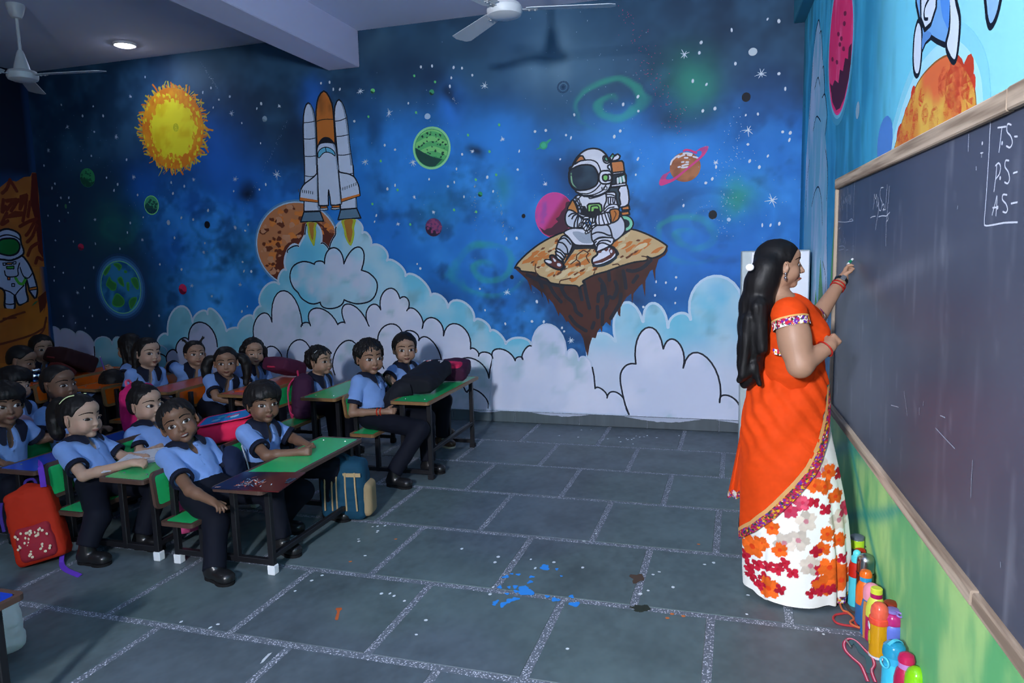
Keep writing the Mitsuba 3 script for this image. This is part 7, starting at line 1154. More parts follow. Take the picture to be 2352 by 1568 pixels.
def ring_band(p, d, r0, r1, ln, n=20):
    """A short flared cuff from p along d."""
    d = unit(d); x = unit(np.cross(d, [.3, .2, 1])); M = mat4(x, np.cross(d, x), d, p)
    return xf(lathe([(r0 * .8, .002), (r0, 0), (r1, ln), (r1 - .004, ln + .001), (r1 * .72, ln - .004)], n), M)
def child(label, head, hip, face, body=-5, skin='mid', hair='short', R_=None, L_=None, knees=None, feet=None, H=.213, h=.0055, lean=None, gaze=(0, 0), lids=1.0, kohl=0, mouth=0, seed=1, shoes='black', piping=False, legs=True, crest=True, extra=None, sleeve=.64, hs=1.0):
    """head: centre; hip: middle of the seat; face: yaw, pitch, roll of the head; R_, L_: (elbow, wrist, hand direction, palm normal, finger curl, thumb)."""
    t = thing('person', label, 'child', 'pupils in blue and navy uniform'); sk = SKIN[skin] if isinstance(skin, str) else A(skin); head, hip = A(head, float), A(hip, float)
    Rh = rotm(*face); fb_ = A([math.cos(math.radians(body)), math.sin(math.radians(body)), 0]); pv = hip + A([0, 0, .075])
    nt = head + Rh @ A([-.12, 0, -.36]) * H; nb = head + (Rh @ A([-.10, 0, -.58]) * .5 + A([0, 0, -.58]) * .5) * H; nb = nb - fb_ * .022
    up = unit(nb - pv); f = unit(fb_ - up * (fb_ @ up)); l = np.cross(up, f); Rt = np.stack([f, l, up], 1); Lt = np.linalg.norm(nb - pv)
    at = lambda a, b, c: pv + up * Lt * a + f * b + l * c
    SH = {s: nb - up * .045 + l * s * .108 - f * .004 for s in (1, -1)}
    arms = {-1: R_, 1: L_}
    lo, hi = np.minimum(head, pv) - .2, np.maximum(head, pv) + .2
    for s in (1, -1):
        if arms[s] is None:
            e = SH[s] - up * .15 + l * s * .035 + f * .03; arms[s] = (e, e + f * .12 - up * .03 - l * s * .03, f, -up, (25, 30, 20), (.6, .3))
        arms[s] = tuple(A(v, float) if i < 4 else v for i, v in enumerate(arms[s]))
        for v in arms[s][:2]: lo, hi = np.minimum(lo, v - .11), np.maximum(hi, v + .11)
    # skin: head, neck, trunk, arms and hands in one piece
    F = Field(lo, hi, h)
    F.add(el3(at(.62, 0, 0), (.070, .100, Lt * .36), Rt), 0).add(el3(at(.28, 0, 0), (.076, .096, Lt * .34), Rt), .03).add(cap(SH[1], SH[-1], .030), .03).add(el3(pv, (.08, .105, .07), Rt), .03)
    F.add(cap(nb - up * .02, nt, .043, .040), .03).add(cap(nb + l * .02, SH[1], .030, .030), .03).add(cap(nb - l * .02, SH[-1], .030, .030), .03)
    for p, k, s in HP[True]: (F.add if s > 0 else F.sub)(move(p, head, Rh, H), k * H)
    for s in (1, -1):
        e, w = arms[s][0], arms[s][1]; F.add(cap(SH[s], e, .034, .029), .02).add(cap(e, w, .029, .0195), .012).add(el3(e * .7 + w * .3, (.028, .028, .028)), .012)
        for p, k in hand_prims(w, arms[s][2], arms[s][3], -s, .86 * hs, arms[s][4] if len(arms[s]) > 4 and not isinstance(arms[s][4], list) else (25, 30, 20), thumb=arms[s][5] if len(arms[s]) > 5 else (.7, .25), curls=arms[s][4] if len(arms[s]) > 4 and isinstance(arms[s][4], list) else None): F.add(p, k)
    m = F.mesh(); n = nz3(m.vertices, 30, seed)[:, None]; q = ((m.vertices - head) @ Rh) / H
    warm = np.exp(-((np.abs(q[:, 1]) - .22) / .12) ** 2 - ((q[:, 2] + .19) / .12) ** 2) * (q[:, 0] > .1); ear = (np.abs(q[:, 1]) > .37) * (np.abs(q[:, 2]) < .3)
    add('body', m, sk * (1 + .10 * n) * (1 + (warm + .6 * ear)[:, None] * A([.10, -.02, -.04])), 'skin', t, True)
    decals(t, head, Rh, H, True, sk, gaze, lids, kohl, mouth=mouth)
    if hair: add('hair', hair_mesh(head, Rh, H, hair, seed, h * 1.05), (.0085, .0075, .0075), 'hair', t, True)
    # shirt
    F = Field(lo, hi, max(h * 1.15, .006))
    F.add(el3(at(.62, .002, 0), (.088, .118, Lt * .40), Rt), 0).add(el3(at(.24, .004, 0), (.098, .116, Lt * .33), Rt), .04).add(cap(SH[1], SH[-1], .044), .03).add(cap(nb - up * .02 + l * .03, SH[1], .040, .043), .03).add(cap(nb - up * .02 - l * .03, SH[-1], .040, .043), .03)
    for s in (1, -1):
        e = arms[s][0]; d = unit(e - SH[s]); ln = np.linalg.norm(e - SH[s]) * sleeve; q = SH[s] + d * ln; fn, a, b = cap(SH[s], q + d * .02, .045, .053); hf = half(q, d); F.add((lambda P, fn=fn, hf=hf: np.maximum(fn(P), hf(P)), a, b), .012)
    F.sub(el3(nb + f * .075 - up * .052, (.050, .020, .055), Rt), .008).sub(cap(nb - up * .015, nt, .046, .05), .004)
    def folds(P):
        q = (P - pv) @ Rt; c = q[:, 2] / Lt
        return .0075 * nz3(q * [1, 1, 1.4], 13, seed, 2) + .010 * nz3(np.stack([q[:, 0] + q[:, 1] * .6, q[:, 2] * 1.9 - q[:, 1] * .7, q[:, 1]], -1), 20, seed + 3, 2) * sst(.95, .1, c) + .0022 * np.exp(-((q[:, 1] - .004) / .004) ** 2) * (q[:, 0] > .03)
    F.bend(folds); m = F.mesh(); add('shirt', m, SKY * (1 + .12 * nz3(m.vertices, 24, seed)[:, None]), 'cloth', t, True); sh = t + '__shirt'
    for s in (1, -1):
        e = arms[s][0]; d = unit(e - SH[s]); ln = np.linalg.norm(e - SH[s]) * sleeve; add('sleeve_trim', ring_band(SH[s] + d * (ln - .004), d, .0545, .0555, .026), NAVY, 'cloth', sh, True)
    # collar: a folded band around the neck with two points in front
    an = np.radians(np.r_[np.linspace(22, 60, 9), np.linspace(70, 290, 23), np.linspace(300, 338, 9)]); ss = np.linspace(0, 1, 6); V = []
    for lay in (0, 1):
        for a in an:
            fr = math.cos(a); tip = math.exp(-((math.degrees(min(a, 2 * math.pi - a)) - 30) / 16) ** 2)
            ri, zi = .046 + .006 * max(fr, 0), .030 - .022 * (fr + 1) / 2; ro, zo = .086 + .014 * abs(math.sin(a)) + .006 * tip, -.010 - .030 * max(fr, 0) - .042 * tip - .016 * max(-fr, 0)
            for q in ss:
                r = ri + (ro - ri) * q ** .8; z = zi + (zo - zi) * q + .010 * math.sin(math.pi * q); e = lay * .0045
                r += .006; V.append(nb + f * (r - e * .8) * math.cos(a) * (1.06 if fr > 0 else .95) + l * (r - e * .8) * math.sin(a) + up * (z + .006 - e * .7) + f * .006)
    n, k = len(an), 6; f_ = []
    for i in range(n - 1):
        for j in range(k - 1):
            a, b, c, d = i * k + j, i * k + j + 1, (i + 1) * k + j + 1, (i + 1) * k + j; f_ += [[a, b, c], [a, c, d]]; o = n * k; f_ += [[o + a, o + c, o + b], [o + a, o + d, o + c]]
        for j in (0, k - 1): a, d = i * k + j, (i + 1) * k + j; o = n * k; f_ += [[a, d, o + d], [a, o + d, o + a]] if j == 0 else [[a, o + d, d], [a, o + a, o + d]]
    for i in (0, n - 1):
        for j in range(k - 1): a, b = i * k + j, i * k + j + 1; o = n * k; f_ += [[a, o + a, o + b], [a, o + b, b]]
    add('collar', tm(V, f_), NAVY, 'cloth', sh, True)
    for i in range(3): add('button', xf(trimesh.creation.icosphere(1, .0045), mat4(o=at(.80 - .2 * i, .088 + .004 * (i < 2), .004))), C('#5f7fb4'), 'satin', sh)
    # trousers and shoes
    if legs:
        HJ = {s: pv + l * s * .055 - up * .015 for s in (1, -1)}; kn = knees or {s: HJ[s] + fb_ * .225 + l * s * .02 + A([0, 0, .0]) for s in (1, -1)}; ft = feet or {s: A([kn[s][0] + fb_[0] * .015, kn[s][1] + fb_[1] * .015, .075]) for s in (1, -1)}
        kn = {s: A(v, float) for s, v in kn.items()}; ft = {s: A(v, float) for s, v in ft.items()}
        pts = np.vstack([pv] + list(kn.values()) + list(ft.values())); F = Field(pts.min(0) - .13, pts.max(0) + .13, .008)
        F.add(el3(pv + up * .012, (.102, .128, .095), Rt), 0)
        for s in (1, -1): F.add(cap(HJ[s], kn[s], .071, .060), .03).add(cap(kn[s], ft[s], .058, .052), .02).sub((half(ft[s] - A([0, 0, .0]), ft[s] - kn[s]) and (lambda P, p=ft[s], d=unit(ft[s] - kn[s]): -((P - p) @ d)), ft[s] - .08, ft[s] + .08), .0)
        F.bend(lambda P: .010 * nz3(P, 11, seed + 5, 3)); add('trousers', F.mesh(), NAVY * .5, 'cloth', t, True); tr = t + '__trousers'
        if piping: s = -1; p0 = pv + l * s * .118 - f * .015 + up * .035; add('pocket_piping', tube(spline([p0, p0 - up * .03 + f * .004, p0 - up * .06 + f * .02], 5), .0042, 6), C('#8fb4e8'), 'cloth', tr)
        for s in (1, -1):
            d = fb_; a = ft[s]; b = A([a[0], a[1], 0]); q = np.cross([0, 0, 1], d); RR = np.stack([d, q, A([0, 0, 1.])], 1); base = b + d * .035
            F = Field(base - .14, base + .14, .0065); F.add(rbx(base + A([0, 0, .030]), (.088, .032, .022), .02, RR), 0).add(el3(base + d * .045 + A([0, 0, .032]), (.055, .037, .030), RR), .02).add(el3(base - d * .05 + A([0, 0, .045]), (.04, .034, .045), RR), .02).add(cap(base - d * .035 + A([0, 0, .04]), A([a[0], a[1], a[2] + .02]), .036, .036), .02)
            F.D = np.maximum(F.D, np.broadcast_to((.008 - (F.lo[2] + F.h * np.arange(F.n[2])))[None, None], F.D.shape)).astype(np.float32); k = add('shoe', F.mesh(), (.010, .010, .011) if shoes == 'black' else C('#4a3628'), 'leather', t, True)
            g = unary_union([affinity.scale(Point(.045, 0).buffer(1), .052, .041), affinity.scale(Point(-.05, 0).buffer(1), .042, .036), sbox(-.05, -.033, .045, .033)]); add('sole', xf(extr(g, .013), mat4(RR[:, 0], RR[:, 1], RR[:, 2], base)), C('#101012') if shoes == 'black' else C('#b0a898'), 'matte', k)
    return t, dict(f=f, l=l, up=up, nb=nb, pv=pv, SH=SH, arms=arms, Rh=Rh, at=at)


# ---------------------------------------------------------------- the pupils
FIST = (70, 85, 60); REST = (14, 22, 18); GRIP = (40, 50, 30)
def px_(*a): return a
X1, Z_ = A([1., 0, 0]), A([0, 0, 1.])
# front of the near lane
t, K = child('boy with tilted head and one hand on his knee beside the clipboard', (-3.212,-3,.68), (-3.05, -3.03, .252), (-48, 8, -20), -18, 'dark', 'short',
    R_=((-2.957,-3.24,.414), (-2.823,-3.26,.38), A([.9, -.15, -.3]), A([0, -.1, -1]), [(5, 12, 8), (10, 25, 20), (20, 35, 25), (25, 40, 25)], (.65, .1)), L_=((-3.04,-2.86,.361), (-2.963,-2.88,.288), A([.8, 0, -.55]), A([-.5, 0, -.85]), (25, 30, 20), (.6, .3)),
    knees={-1: (-2.909,-3.14,.214), 1: (-2.76, -2.90, .31)}, feet={-1: (-2.831,-3.27,.042), 1: (-2.70, -2.92, .075)}, h=.0042, gaze=(.004, .004), mouth=.8, seed=11, piping=True, H=.222)
t, K = child('girl with a ponytail and pale hair band, hands on the magazine', (-3.85,-3,.682), (-3.735, -3.02, .252), (4, 0, 3), 0, 'fair', 'pony',
    R_=((-3.669,-3.18,.419), (-3.417,-3.11,.483), A([1, .25, -.05]), A([-.1, .6, -.8]), GRIP, (.5, .4)), L_=((-3.731,-2.86,.419), (-3.541,-2.9,.442), A([1, -.2, -.1]), A([0, -.5, -.8]), GRIP, (.5, .4)),
    knees={-1: (-3.579,-3.2,.219), 1: (-3.43, -2.94, .31)}, feet={-1: (-3.591,-3.27,.085), 1: (-3.46, -3.05, .075)}, h=.0046, gaze=(-.02, -.012), lids=.62, seed=12, piping=True, H=.228)
Rh = K['Rh']; hc = A((-3.85,-3,.682))
for s in (1, -1): p = [hc + Rh @ (A([.0 - .18 * i, s * (.16 + .19 * i - .05 * i * i), .515 - .09 * i * i]) * .228) for i in (0, .5, 1, 1.4)]; add('hair_band', ribbon(spline(p, 4), Rh @ A([-.1, s * .3, 1]), .012, .004), C('#c8d8a0'), 'satin', t)
t, K = child('girl with a small top bun and dark lined eyes, sitting on the second green desk', (-3.878,-2.52,.648), (-3.735, -2.52, .252), (-8, 2, 0), -6, 'fair', 'bun',
    R_=((-3.798,-2.68,.389), (-3.723,-2.66,.388), A([1, -.1, -.1]), A([0, .4, -.9]), GRIP, (.5, .4)), L_=((-3.782,-2.42,.469), (-3.727,-2.6,.408), A([.3, -.9, -.1]), A([-.5, -.2, -.8]), GRIP, (.5, .3)), h=.0046, gaze=(.022, .006), kohl=1, seed=13, H=.222)
add('hair_tie', tube([hc * 0 + A((-3.878,-2.52,.648)) + K['Rh'] @ (A([-.25 + .1 * math.cos(a), .1 * math.sin(a), .555]) * .222) for a in np.linspace(0, 6.2, 12)], .004, 6), C('#c9ccd0'), 'satin', t)
t, K = child('boy with a side-swept fringe, hands joined on the front green desk', (-3.023,-2.56,.696), (-3.055, -2.58, .252), (-34, 2, 0), -12, 'dark', 'fringe',
    R_=((-2.891,-2.74,.445), (-2.706,-2.7,.464), A([.95, .2, .05]), A([-.1, .9, -.3]), FIST, (.35, .5)), L_=((-2.942,-2.42,.455), (-2.755,-2.52,.44), A([.75, -.55, .15]), A([-.3, -.8, -.3]), FIST, (.2, -.1)), h=.0044, gaze=(.0, .004), seed=14, H=.218, knees={-1: (-2.749,-2.64,.223), 1: (-2.66, -2.46, .31)}, feet={-1: (-2.86, -2.66, .085), 1: (-2.70, -2.44, .08)})
# near lane, behind
child('boy with shaved nape at the blue desk, ear turned to the viewer', (-4.47,-2.58,.765), (-4.43, -2.56, .252), (-2, 2, 0), -2, A([.130, .070, .045]), 'crop', h=.006, gaze=(-.01, .0), seed=15, H=.222, R_=((-4.477,-2.74,.475), (-4.466,-2.66,.422), A([1, .1, -.1]), A([0, 0, -1]), REST, (.6, .2)))
child('boy cut off by the left edge with one hand on the blue desk', (-4.325,-3.05,.744), (-4.42, -3.03, .252), (-22, 0, 0), -12, 'dark', 'fringe', h=.0055, gaze=(.02, .0), seed=16, H=.222,
    R_=((-4.296,-3.22,.513), (-4.288,-3.14,.438), A([1, -.05, -.12]), A([0, 0, -1]), REST, (.6, .1)), L_=((-4.332,-2.87,.495), (-4.259,-2.8,.501), A([1, .2, 0]), A([0, 0, -1]), REST, (.6, .2)))
child('fair child with a straight fringe looking aside between the boys at the left edge', (-5.049,-2.42,.712), (-5.10, -2.45, .252), (-2, -3, 0), -6, 'fair', 'fringe', h=.0065, gaze=(.0, -.01), lids=.85, seed=17, H=.218)
# far lane from the teacher backwards
t, K = child('older boy with red wristbands holding the black bag on his lap', (-2.911,-1.5,.798), (-2.875, -1.54, .312), (-40, 0, 0), -10, 'mid', 'spiky',
    R_=((-2.96,-1.7,.441), (-2.725,-1.66,.451), A([1, .15, .06]), A([0, .9, -.3]), [(25, 35, 25), (30, 40, 30), (35, 45, 30), (40, 45, 30)], (.4, -.2)), L_=((-2.893,-1.36,.52), (-2.781,-1.42,.457), A([1, -.3, 0]), A([0, -.9, 0]), GRIP, (.5, .3)),
    knees={-1: (-2.45,-1.72,.358), 1: (-2.52, -1.45, .37)}, feet={-1: (-2.594,-1.84,.09), 1: (-2.50, -1.50, .075)}, h=.0048, gaze=(.006, .004), seed=18, piping=True, H=.232)
a, b = A((-2.96,-1.7,.441)), A((-2.725,-1.66,.451))
for q in (.76, .86): d = unit(b - a); x = unit(np.cross(d, Z_)); y = np.cross(d, x); c = a + (b - a) * q; add('wristband', tube([c + (x * math.cos(u) + y * math.sin(u)) * .0245 for u in np.linspace(0, 6.2832, 14)], .0042, 6), C('#b0301c'), 'cloth', t)
child('boy with protruding ears sitting behind the black bag, nearest to the mural wall', (-2.878,-1,.791), (-2.875, -1.0, .312), (-56, 0, 0), -22, 'tan', 'short', h=.0055, gaze=(0, 0), seed=19, H=.222, shoes='sandal', R_=((-2.954,-1.14,.581), (-2.869,-1.16,.515), A([1, 0, 0]), A([0, 0, -1]), REST, (.5, .2)), feet={-1: (-2.80, -.52, .075), 1: (-2.66, -.86, .075)}, knees={-1: (-2.68, -.90, .37), 1: (-2.62, -.88, .37)})
t, K = child('small girl with a slanting hair clip, one hand down on the green bench', (-3.496,-1.2,.716), (-3.555, -1.2, .312), (-8, 2, 0), -8, 'tan', 'spiky', h=.0055, gaze=(-.01, .0), seed=20, H=.21,
    R_=((-3.552,-1.36,.459), (-3.446,-1.42,.364), A([.4, -.3, -.7]), A([-.5, 0, -.6]), REST, (.6, .1)))
hc = A((-3.496,-1.2,.716)); add('hair_clip', bar(hc + K['Rh'] @ (A([.16, -.30, .40]) * .21), hc + K['Rh'] @ (A([.02, -.40, .26]) * .21), .006, .006, .001), C('#c8ccd0'), 'metal', t)
t, K = child('girl with two ponytails, pink hair ties and a red bracelet at the salmon desk', (-4.108,-1.5,.74), (-4.235, -1.5, .312), (-52, 0, 0), -28, 'mid', 'pig', h=.0055, gaze=(0, 0), seed=21, H=.212, piping=True,
    R_=((-4.086,-1.66,.502), (-3.956,-1.6,.449), A([1, .2, -.1]), A([0, .4, -.8]), REST, (.6, .2)))
hc = A((-4.108,-1.5,.74))
for s in (1, -1): add('hair_tie', xf(trimesh.creation.icosphere(2, .02), mat4(o=hc + K['Rh'] @ (A([-.12, s * .44, .11]) * .212))), C('#c83a5a'), 'cloth', t)
child('girl with a wavy bob and eyes half closed at the salmon desk', (-4.2,-1.05,.754), (-4.235, -1.05, .312), (-40, -4, 0), -18, 'tan', 'bob', h=.0058, gaze=(0, -.02), lids=.25, seed=22, H=.212,
    R_=((-4.175,-1.2,.5), (-4.046,-1.2,.493), A([1, 0, -.1]), A([0, 0, -1]), REST, (.6, .2)))
child('girl with loose hair over her shoulder and lips parted, near end of the orange desk', (-4.821,-1.5,.798), (-4.92, -1.5, .312), (-14, 2, 4), -16, 'fair', 'long', h=.0058, gaze=(-.02, .006), mouth=.35, seed=23, H=.222)
child('little girl with two tiny upright pigtails, arm stretched along the orange backrest', (-4.773,-1.05,.727), (-4.90, -1.02, .312), (-34, 4, 0), -30, 'tan', 'tuft', h=.0058, gaze=(.015, .008), seed=24, H=.205,
    R_=((-4.995,-1.1,.631), (-5.116,-1.06,.517), A([-.5, 0, -.85]), A([-.3, -.8, 0]), REST, (.5, .2)))
t, K = child('child turned away to the left with a purple pen in the raised hand', (-5.402,-1.1,.776), (-5.38, -1.1, .312), (172, -4, 0), 192, 'tan', 'long', h=.006, gaze=(0, 0), seed=25, H=.225,
    L_=((-5.308,-1.28,.551), (-5.398,-1.3,.61), A([-.75, -.1, .6]), A([.2, -.6, .3]), [(20, 25, 15), (45, 55, 30), (60, 65, 40), (65, 70, 40)], (.5, .4)))
w = A((-5.398,-1.3,.61)); pn = thing('pen', 'purple pen held up by the child turned away', 'pen'); add('barrel', tube([w + A([-.045, -.035, .01]), w + A([-.075, -.035, .11])], .0045, 8), C('#5a3a9c'), 'satin', pn); add('tip', tube([w + A([-.075, -.035, .1102]), w + A([-.079, -.035, .122])], [.0035, .001], 8), C('#b0b0b8'), 'satin', pn)
child('child bent down behind the orange desk, only dark hair and blue shirt showing', (-5.244,-1.46,.52), (-5.50, -1.45, .312), (-10, -60, 0), -4, 'tan', 'short', h=.0065, seed=26, H=.22, legs=True)
t, K = child('boy in profile holding a shiny snack packet at the far left', (-5.988,-1.6,.732), (-6.10, -1.6, .312), (22, -16, 0), 4, 'mid', 'crop', h=.006, gaze=(0, -.02), lids=.7, seed=27, H=.225,
    R_=((-5.859,-1.74,.551), (-5.814,-1.72,.594), A([.8, .1, .35]), A([0, .9, .1]), GRIP, (.4, .4)))
w = A((-5.735,-1.7,.628)); pk = thing('snack_packet', 'shiny blue and silver packet held by the boy at the far left', 'packet'); F = Field(w - .09, w + .09, .005); F.add(rbx(w, (.012, .032, .055), .01, rotm(-40, 0, 0)), 0).bend(lambda P: .008 * nz3(P, 50, 2)); m = F.mesh()
add('wrapper', m, np.where((nz3(m.vertices, 40, 4) > .02)[:, None], C('#c0c8d0'), C('#1c3a6a')), 'metal', pk, True)
child('boy looking at the viewer in front of the left wall corner', (-6.312,-1.15,.762), (-6.42, -1.15, .312), (-20, 0, 0), -24, 'tan', 'short', h=.006, gaze=(.004, 0), seed=28, H=.225)


# ---------------------------------------------------------------- the teacher
TE = thing('person', 'teacher in an orange saree with a floral white skirt, writing on the chalkboard', 'woman')
TH = .193; th_c = A((-.319,-2.8,1.422)); tR = rotm(14, -2, 0); tsk = A([.33, .186, .118]); tb = math.radians(16)
tf = A([math.cos(tb), math.sin(tb), 0]); tl = A([-math.sin(tb), math.cos(tb), 0])
nb = A((-.308,-2.8,1.263)); nt = th_c + tR @ A([-.12, 0, -.38]) * TH
S_R, E_R, W_R = A((-.292,-2.94,1.227)), A((-.252,-3,1.037)), A((-.14,-2.92,1.101))
S_L, E_L, W_L = A((-.202,-2.6,1.181)), A((-.155,-2.5,1.148)), A((-.014,-2.32,1.337))
ch_c, be_c, hp_c = A((-.274,-2.79,1.136)), A((-.276,-2.79,.981)), A((-.266,-2.79,.777))
RT = np.stack([tf, tl, A([0, 0, 1.])], 1)
F = Field(A([-.62, -3.2, .45]), A([.14, -1.9, 1.52]), .0045)
F.add(el3(ch_c, (.105, .135, .15), RT), 0).add(el3(be_c, (.085, .10, .15), RT), .05).add(el3(hp_c, (.09, .10, .16), RT), .05).add(cap(S_R, S_L, .045), .05)
F.add(cap(nb - A([0, 0, .02]), nt, .050, .046), .03).add(cap(nb, S_R, .034, .045), .04).add(cap(nb, S_L, .034, .045), .04).add(el3(ch_c + tf * .075 - A([0, 0, .01]), (.06, .115, .075), RT), .04)
F.add(cap(S_R, E_R, .061, .050), .03).add(el3(S_R * .5 + E_R * .5 + A([0, 0, -.0]), (.058, .060, .085)), .03).add(cap(E_R, W_R, .044, .027), .02).add(cap(S_L, E_L, .052, .042), .03).add(cap(E_L, W_L, .042, .024), .02)
for p, k, s in HP[False]: (F.add if s > 0 else F.sub)(move(p, th_c, tR, TH), k * TH)
hd_L = unit(A((.016,-2.27,1.419)) - W_L); chk = A((.042,-2.245,1.43))
for p, k in hand_prims(W_L, hd_L, A([.75, .1, .35]), -1, .88, curls=[(25, 45, 25), (35, 60, 35), (50, 70, 45), (60, 75, 45)], thumb=(.25, .75)): F.add(p, k)
hd_R = unit(A((-.093,-2.88,1.143)) - W_R)
for p, k in hand_prims(W_R, hd_R, A([-.2, .9, -.2]), 1, .92, (72, 88, 60), thumb=(.3, .7)): F.add(p, k)
m = F.mesh(); q = ((m.vertices - th_c) @ tR) / TH; add('body', m, tsk * (1 + .05 * nz3(m.vertices, 26, 4)[:, None]), 'skin', TE, True)
decals(TE, th_c, tR, TH, False, tsk, (0, 0), .8, 0, '#7a3a34', 0)
# long hair down the back, and its clip
F = Field(A([-.74, -3.15, .55]), A([-.1, -2.6, 1.55]), .0045)
loc = lambda pr: move(pr, th_c, tR, TH)
F.add(loc(el3((-.075, 0, .12), (.475, .405, .41))), 0).add(loc(el3((-.24, 0, -.06), (.32, .34, .32))), .01)
xs, zl = [-.9, -.3, -.17, -.12, .03, .09, .16, .24, .34, .6], [-.5, -.45, -.25, .02, .06, .02, .16, .27, .33, .34]
s, P = F._reg(th_c - TH, th_c + TH, 0); qq = ((P - th_c) @ tR) / TH; F.D[s] = np.maximum(F.D[s], (np.interp(qq[..., 0], xs, zl) - qq[..., 2]) * TH * .8)
hp = [A(v) for v in [(-.372,-2.86,1.403),(-.394,-2.86,1.348),(-.41,-2.86,1.259),(-.418,-2.86,1.17),(-.427,-2.86,1.08),(-.433,-2.86,1.007),(-.442,-2.86,.952),(-.452,-2.86,.926)]]; hr = [.062, .062, .064, .062, .054, .046, .032, .014]
for a, b, r0, r1 in zip(hp[:-1], hp[1:], hr[:-1], hr[1:]): F.add(cap(a, b, r0, r1), .02)
for a, b, r in (((-.405,-2.92,1.255), (-.389,-2.92,1.088), .034), ((-.444,-2.92,1.211), (-.461,-2.92,.98), .022), ((-.434,-2.91,.997), (-.472,-2.91,.956), .018), ((-.413,-2.91,1.015), (-.395,-2.91,.941), .014)): F.add(cap(a, b, r, r * .7), .02)
F.bend(lambda P: .010 * nz3(np.stack([P[:, 0] * 1.0, P[:, 1], P[:, 2] * .16], -1), 60, 8, 3) * (.4 + .6 * sst(1.36, 1.25, P[:, 2])) + .005 * nz3(P * [1, 1, .5], 26, 9, 2) * sst(1.36, 1.25, P[:, 2]))
add('hair', F.mesh(), (.0065, .006, .0065), 'hair', TE, True)
hcx = A((-.441,-2.94,1.414)); add('hair_clip', xf(trimesh.creation.icosphere(2, 1), mat4(A([.016, 0, .004]), (0, .010, 0), A([-.004, 0, .014]), hcx)), C('#e6e8ea'), 'gloss', TE, True, label='white hair clip')
# blouse
F = Field(A([-.62, -3.2, .85]), A([.1, -2.45, 1.42]), .005)
F.add(el3(ch_c, (.118, .147, .165), RT), 0).add(el3(be_c + A([0, 0, .02]), (.105, .128, .13), RT), .05).add(cap(S_R, S_L, .052), .04).add(cap(nb - A([0, 0, .025]), S_R, .042, .052), .03).add(cap(nb - A([0, 0, .025]), S_L, .042, .052), .03).add(el3(ch_c + tf * .085 - A([0, 0, .01]), (.065, .12, .08), RT), .04)
sl = {}
for sd, S_, E_ in ((-1, S_R, E_R), (1, S_L, E_L)):
    d = unit(E_ - S_); e = S_ + d * .035; sl[sd] = (e, d); fn, a, b = cap(S_, S_ + d * .08, .067, .069); hf = half(e, d); F.add((lambda P, fn=fn, hf=hf: np.maximum(fn(P), hf(P)), a, b), .015)
F.sub(cap(nb - A([0, 0, .02]), nt, .062, .06), .01)
F.bend(lambda P: .007 * nz3(P * [1, 1, 2], 18, 6, 2)); m = F.mesh(); OR_ = C('#cc3e08'); add('blouse', m, OR_ * (1 + .15 * nz3(m.vertices, 40, 2)[:, None]), 'cloth', TE, True)
def floral(v, seed=1):
    """Small flowers on cream, by position along a border."""
    r = np.random.default_rng(seed); c = np.tile(C('#e2dcd0'), (len(v), 1)); lo, hi = v.min(0), v.max(0); n = int(max(10, 190 * np.prod(np.sort(hi - lo)[-2:]) / .012))
    pts = v[r.integers(0, len(v), n)]; hues = [C(h) for h in ('#8c1a3c', '#5a2a8c', '#c89a18', '#a81c48', '#2e3a28', '#b02030')]
    from scipy.spatial import cKDTree
    tr = cKDTree(v)
    for i, p in enumerate(pts): c[tr.query_ball_point(p, r.uniform(.003, .0058))] = hues[i % 6]
    return c
e, d = sl[-1]
def band_ring(e, d, r0, r1, w0, w1, n=120, k=10):
    d = unit(d); x = unit(np.cross(d, [0, 0, 1])); y = np.cross(d, x); V = []
    for t_ in np.linspace(0, 1, k):
        for a in np.linspace(0, 2 * math.pi, n, endpoint=False): V.append(e + d * (w0 + (w1 - w0) * t_) + (x * math.cos(a) + y * math.sin(a)) * (r0 + (r1 - r0) * t_))
    f = [[i * n + j, i * n + (j + 1) % n, (i + 1) * n + (j + 1) % n, (i + 1) * n + j] for i in range(k - 1) for j in range(n)]; f = A(f); m = tm(V, np.vstack([f[:, [0, 1, 2]], f[:, [0, 2, 3]]])); return m
for sd in (-1, 1):
    e, d = sl[sd]; m = band_ring(e, d, .0700, .0712, -.012, .020); add('sleeve_border', m, floral(m.vertices, 3), 'cloth', TE + '__blouse', True); m = band_ring(e, d, .0702, .0705, -.019, -.012, 60, 3); add('gold_trim', m, C('#c89a5a'), 'cloth', TE + '__blouse', True)
# the saree: a skirt and, over it, the orange drape with its border
rows = [(828, 1752, 1884), (850, 1745, 1889), (870, 1736, 1893), (900, 1724, 1897), (950, 1713, 1903), (1000, 1708, 1912), (1060, 1706, 1925), (1120, 1707, 1937), (1180, 1706, 1946), (1240, 1704, 1950), (1300, 1703, 1951), (1340, 1704, 1949), (1366, 1706, 1946)]
YC = -2.76
lf = A([[(-.378,-2.76,1.014),(-.389,-2.76,.973),(-.404,-2.76,.935),(-.425,-2.76,.878),(-.443,-2.76,.782),(-.45,-2.76,.685),(-.452,-2.76,.568),(-.449,-2.76,.451),(-.449,-2.76,.332),(-.451,-2.76,.212),(-.451,-2.76,.091),(-.448,-2.76,.01),(-.444,-2.76,-.042)]])[0]; rt = A([[(-.152,-2.76,1.019),(-.143,-2.76,.979),(-.135,-2.76,.942),(-.127,-2.76,.887),(-.115,-2.76,.795),(-.097,-2.76,.703),(-.072,-2.76,.592),(-.049,-2.76,.48),(-.03,-2.76,.368),(-.02,-2.76,.254),(-.015,-2.76,.138),(-.016,-2.76,.06),(-.019,-2.76,.009)]])[0]
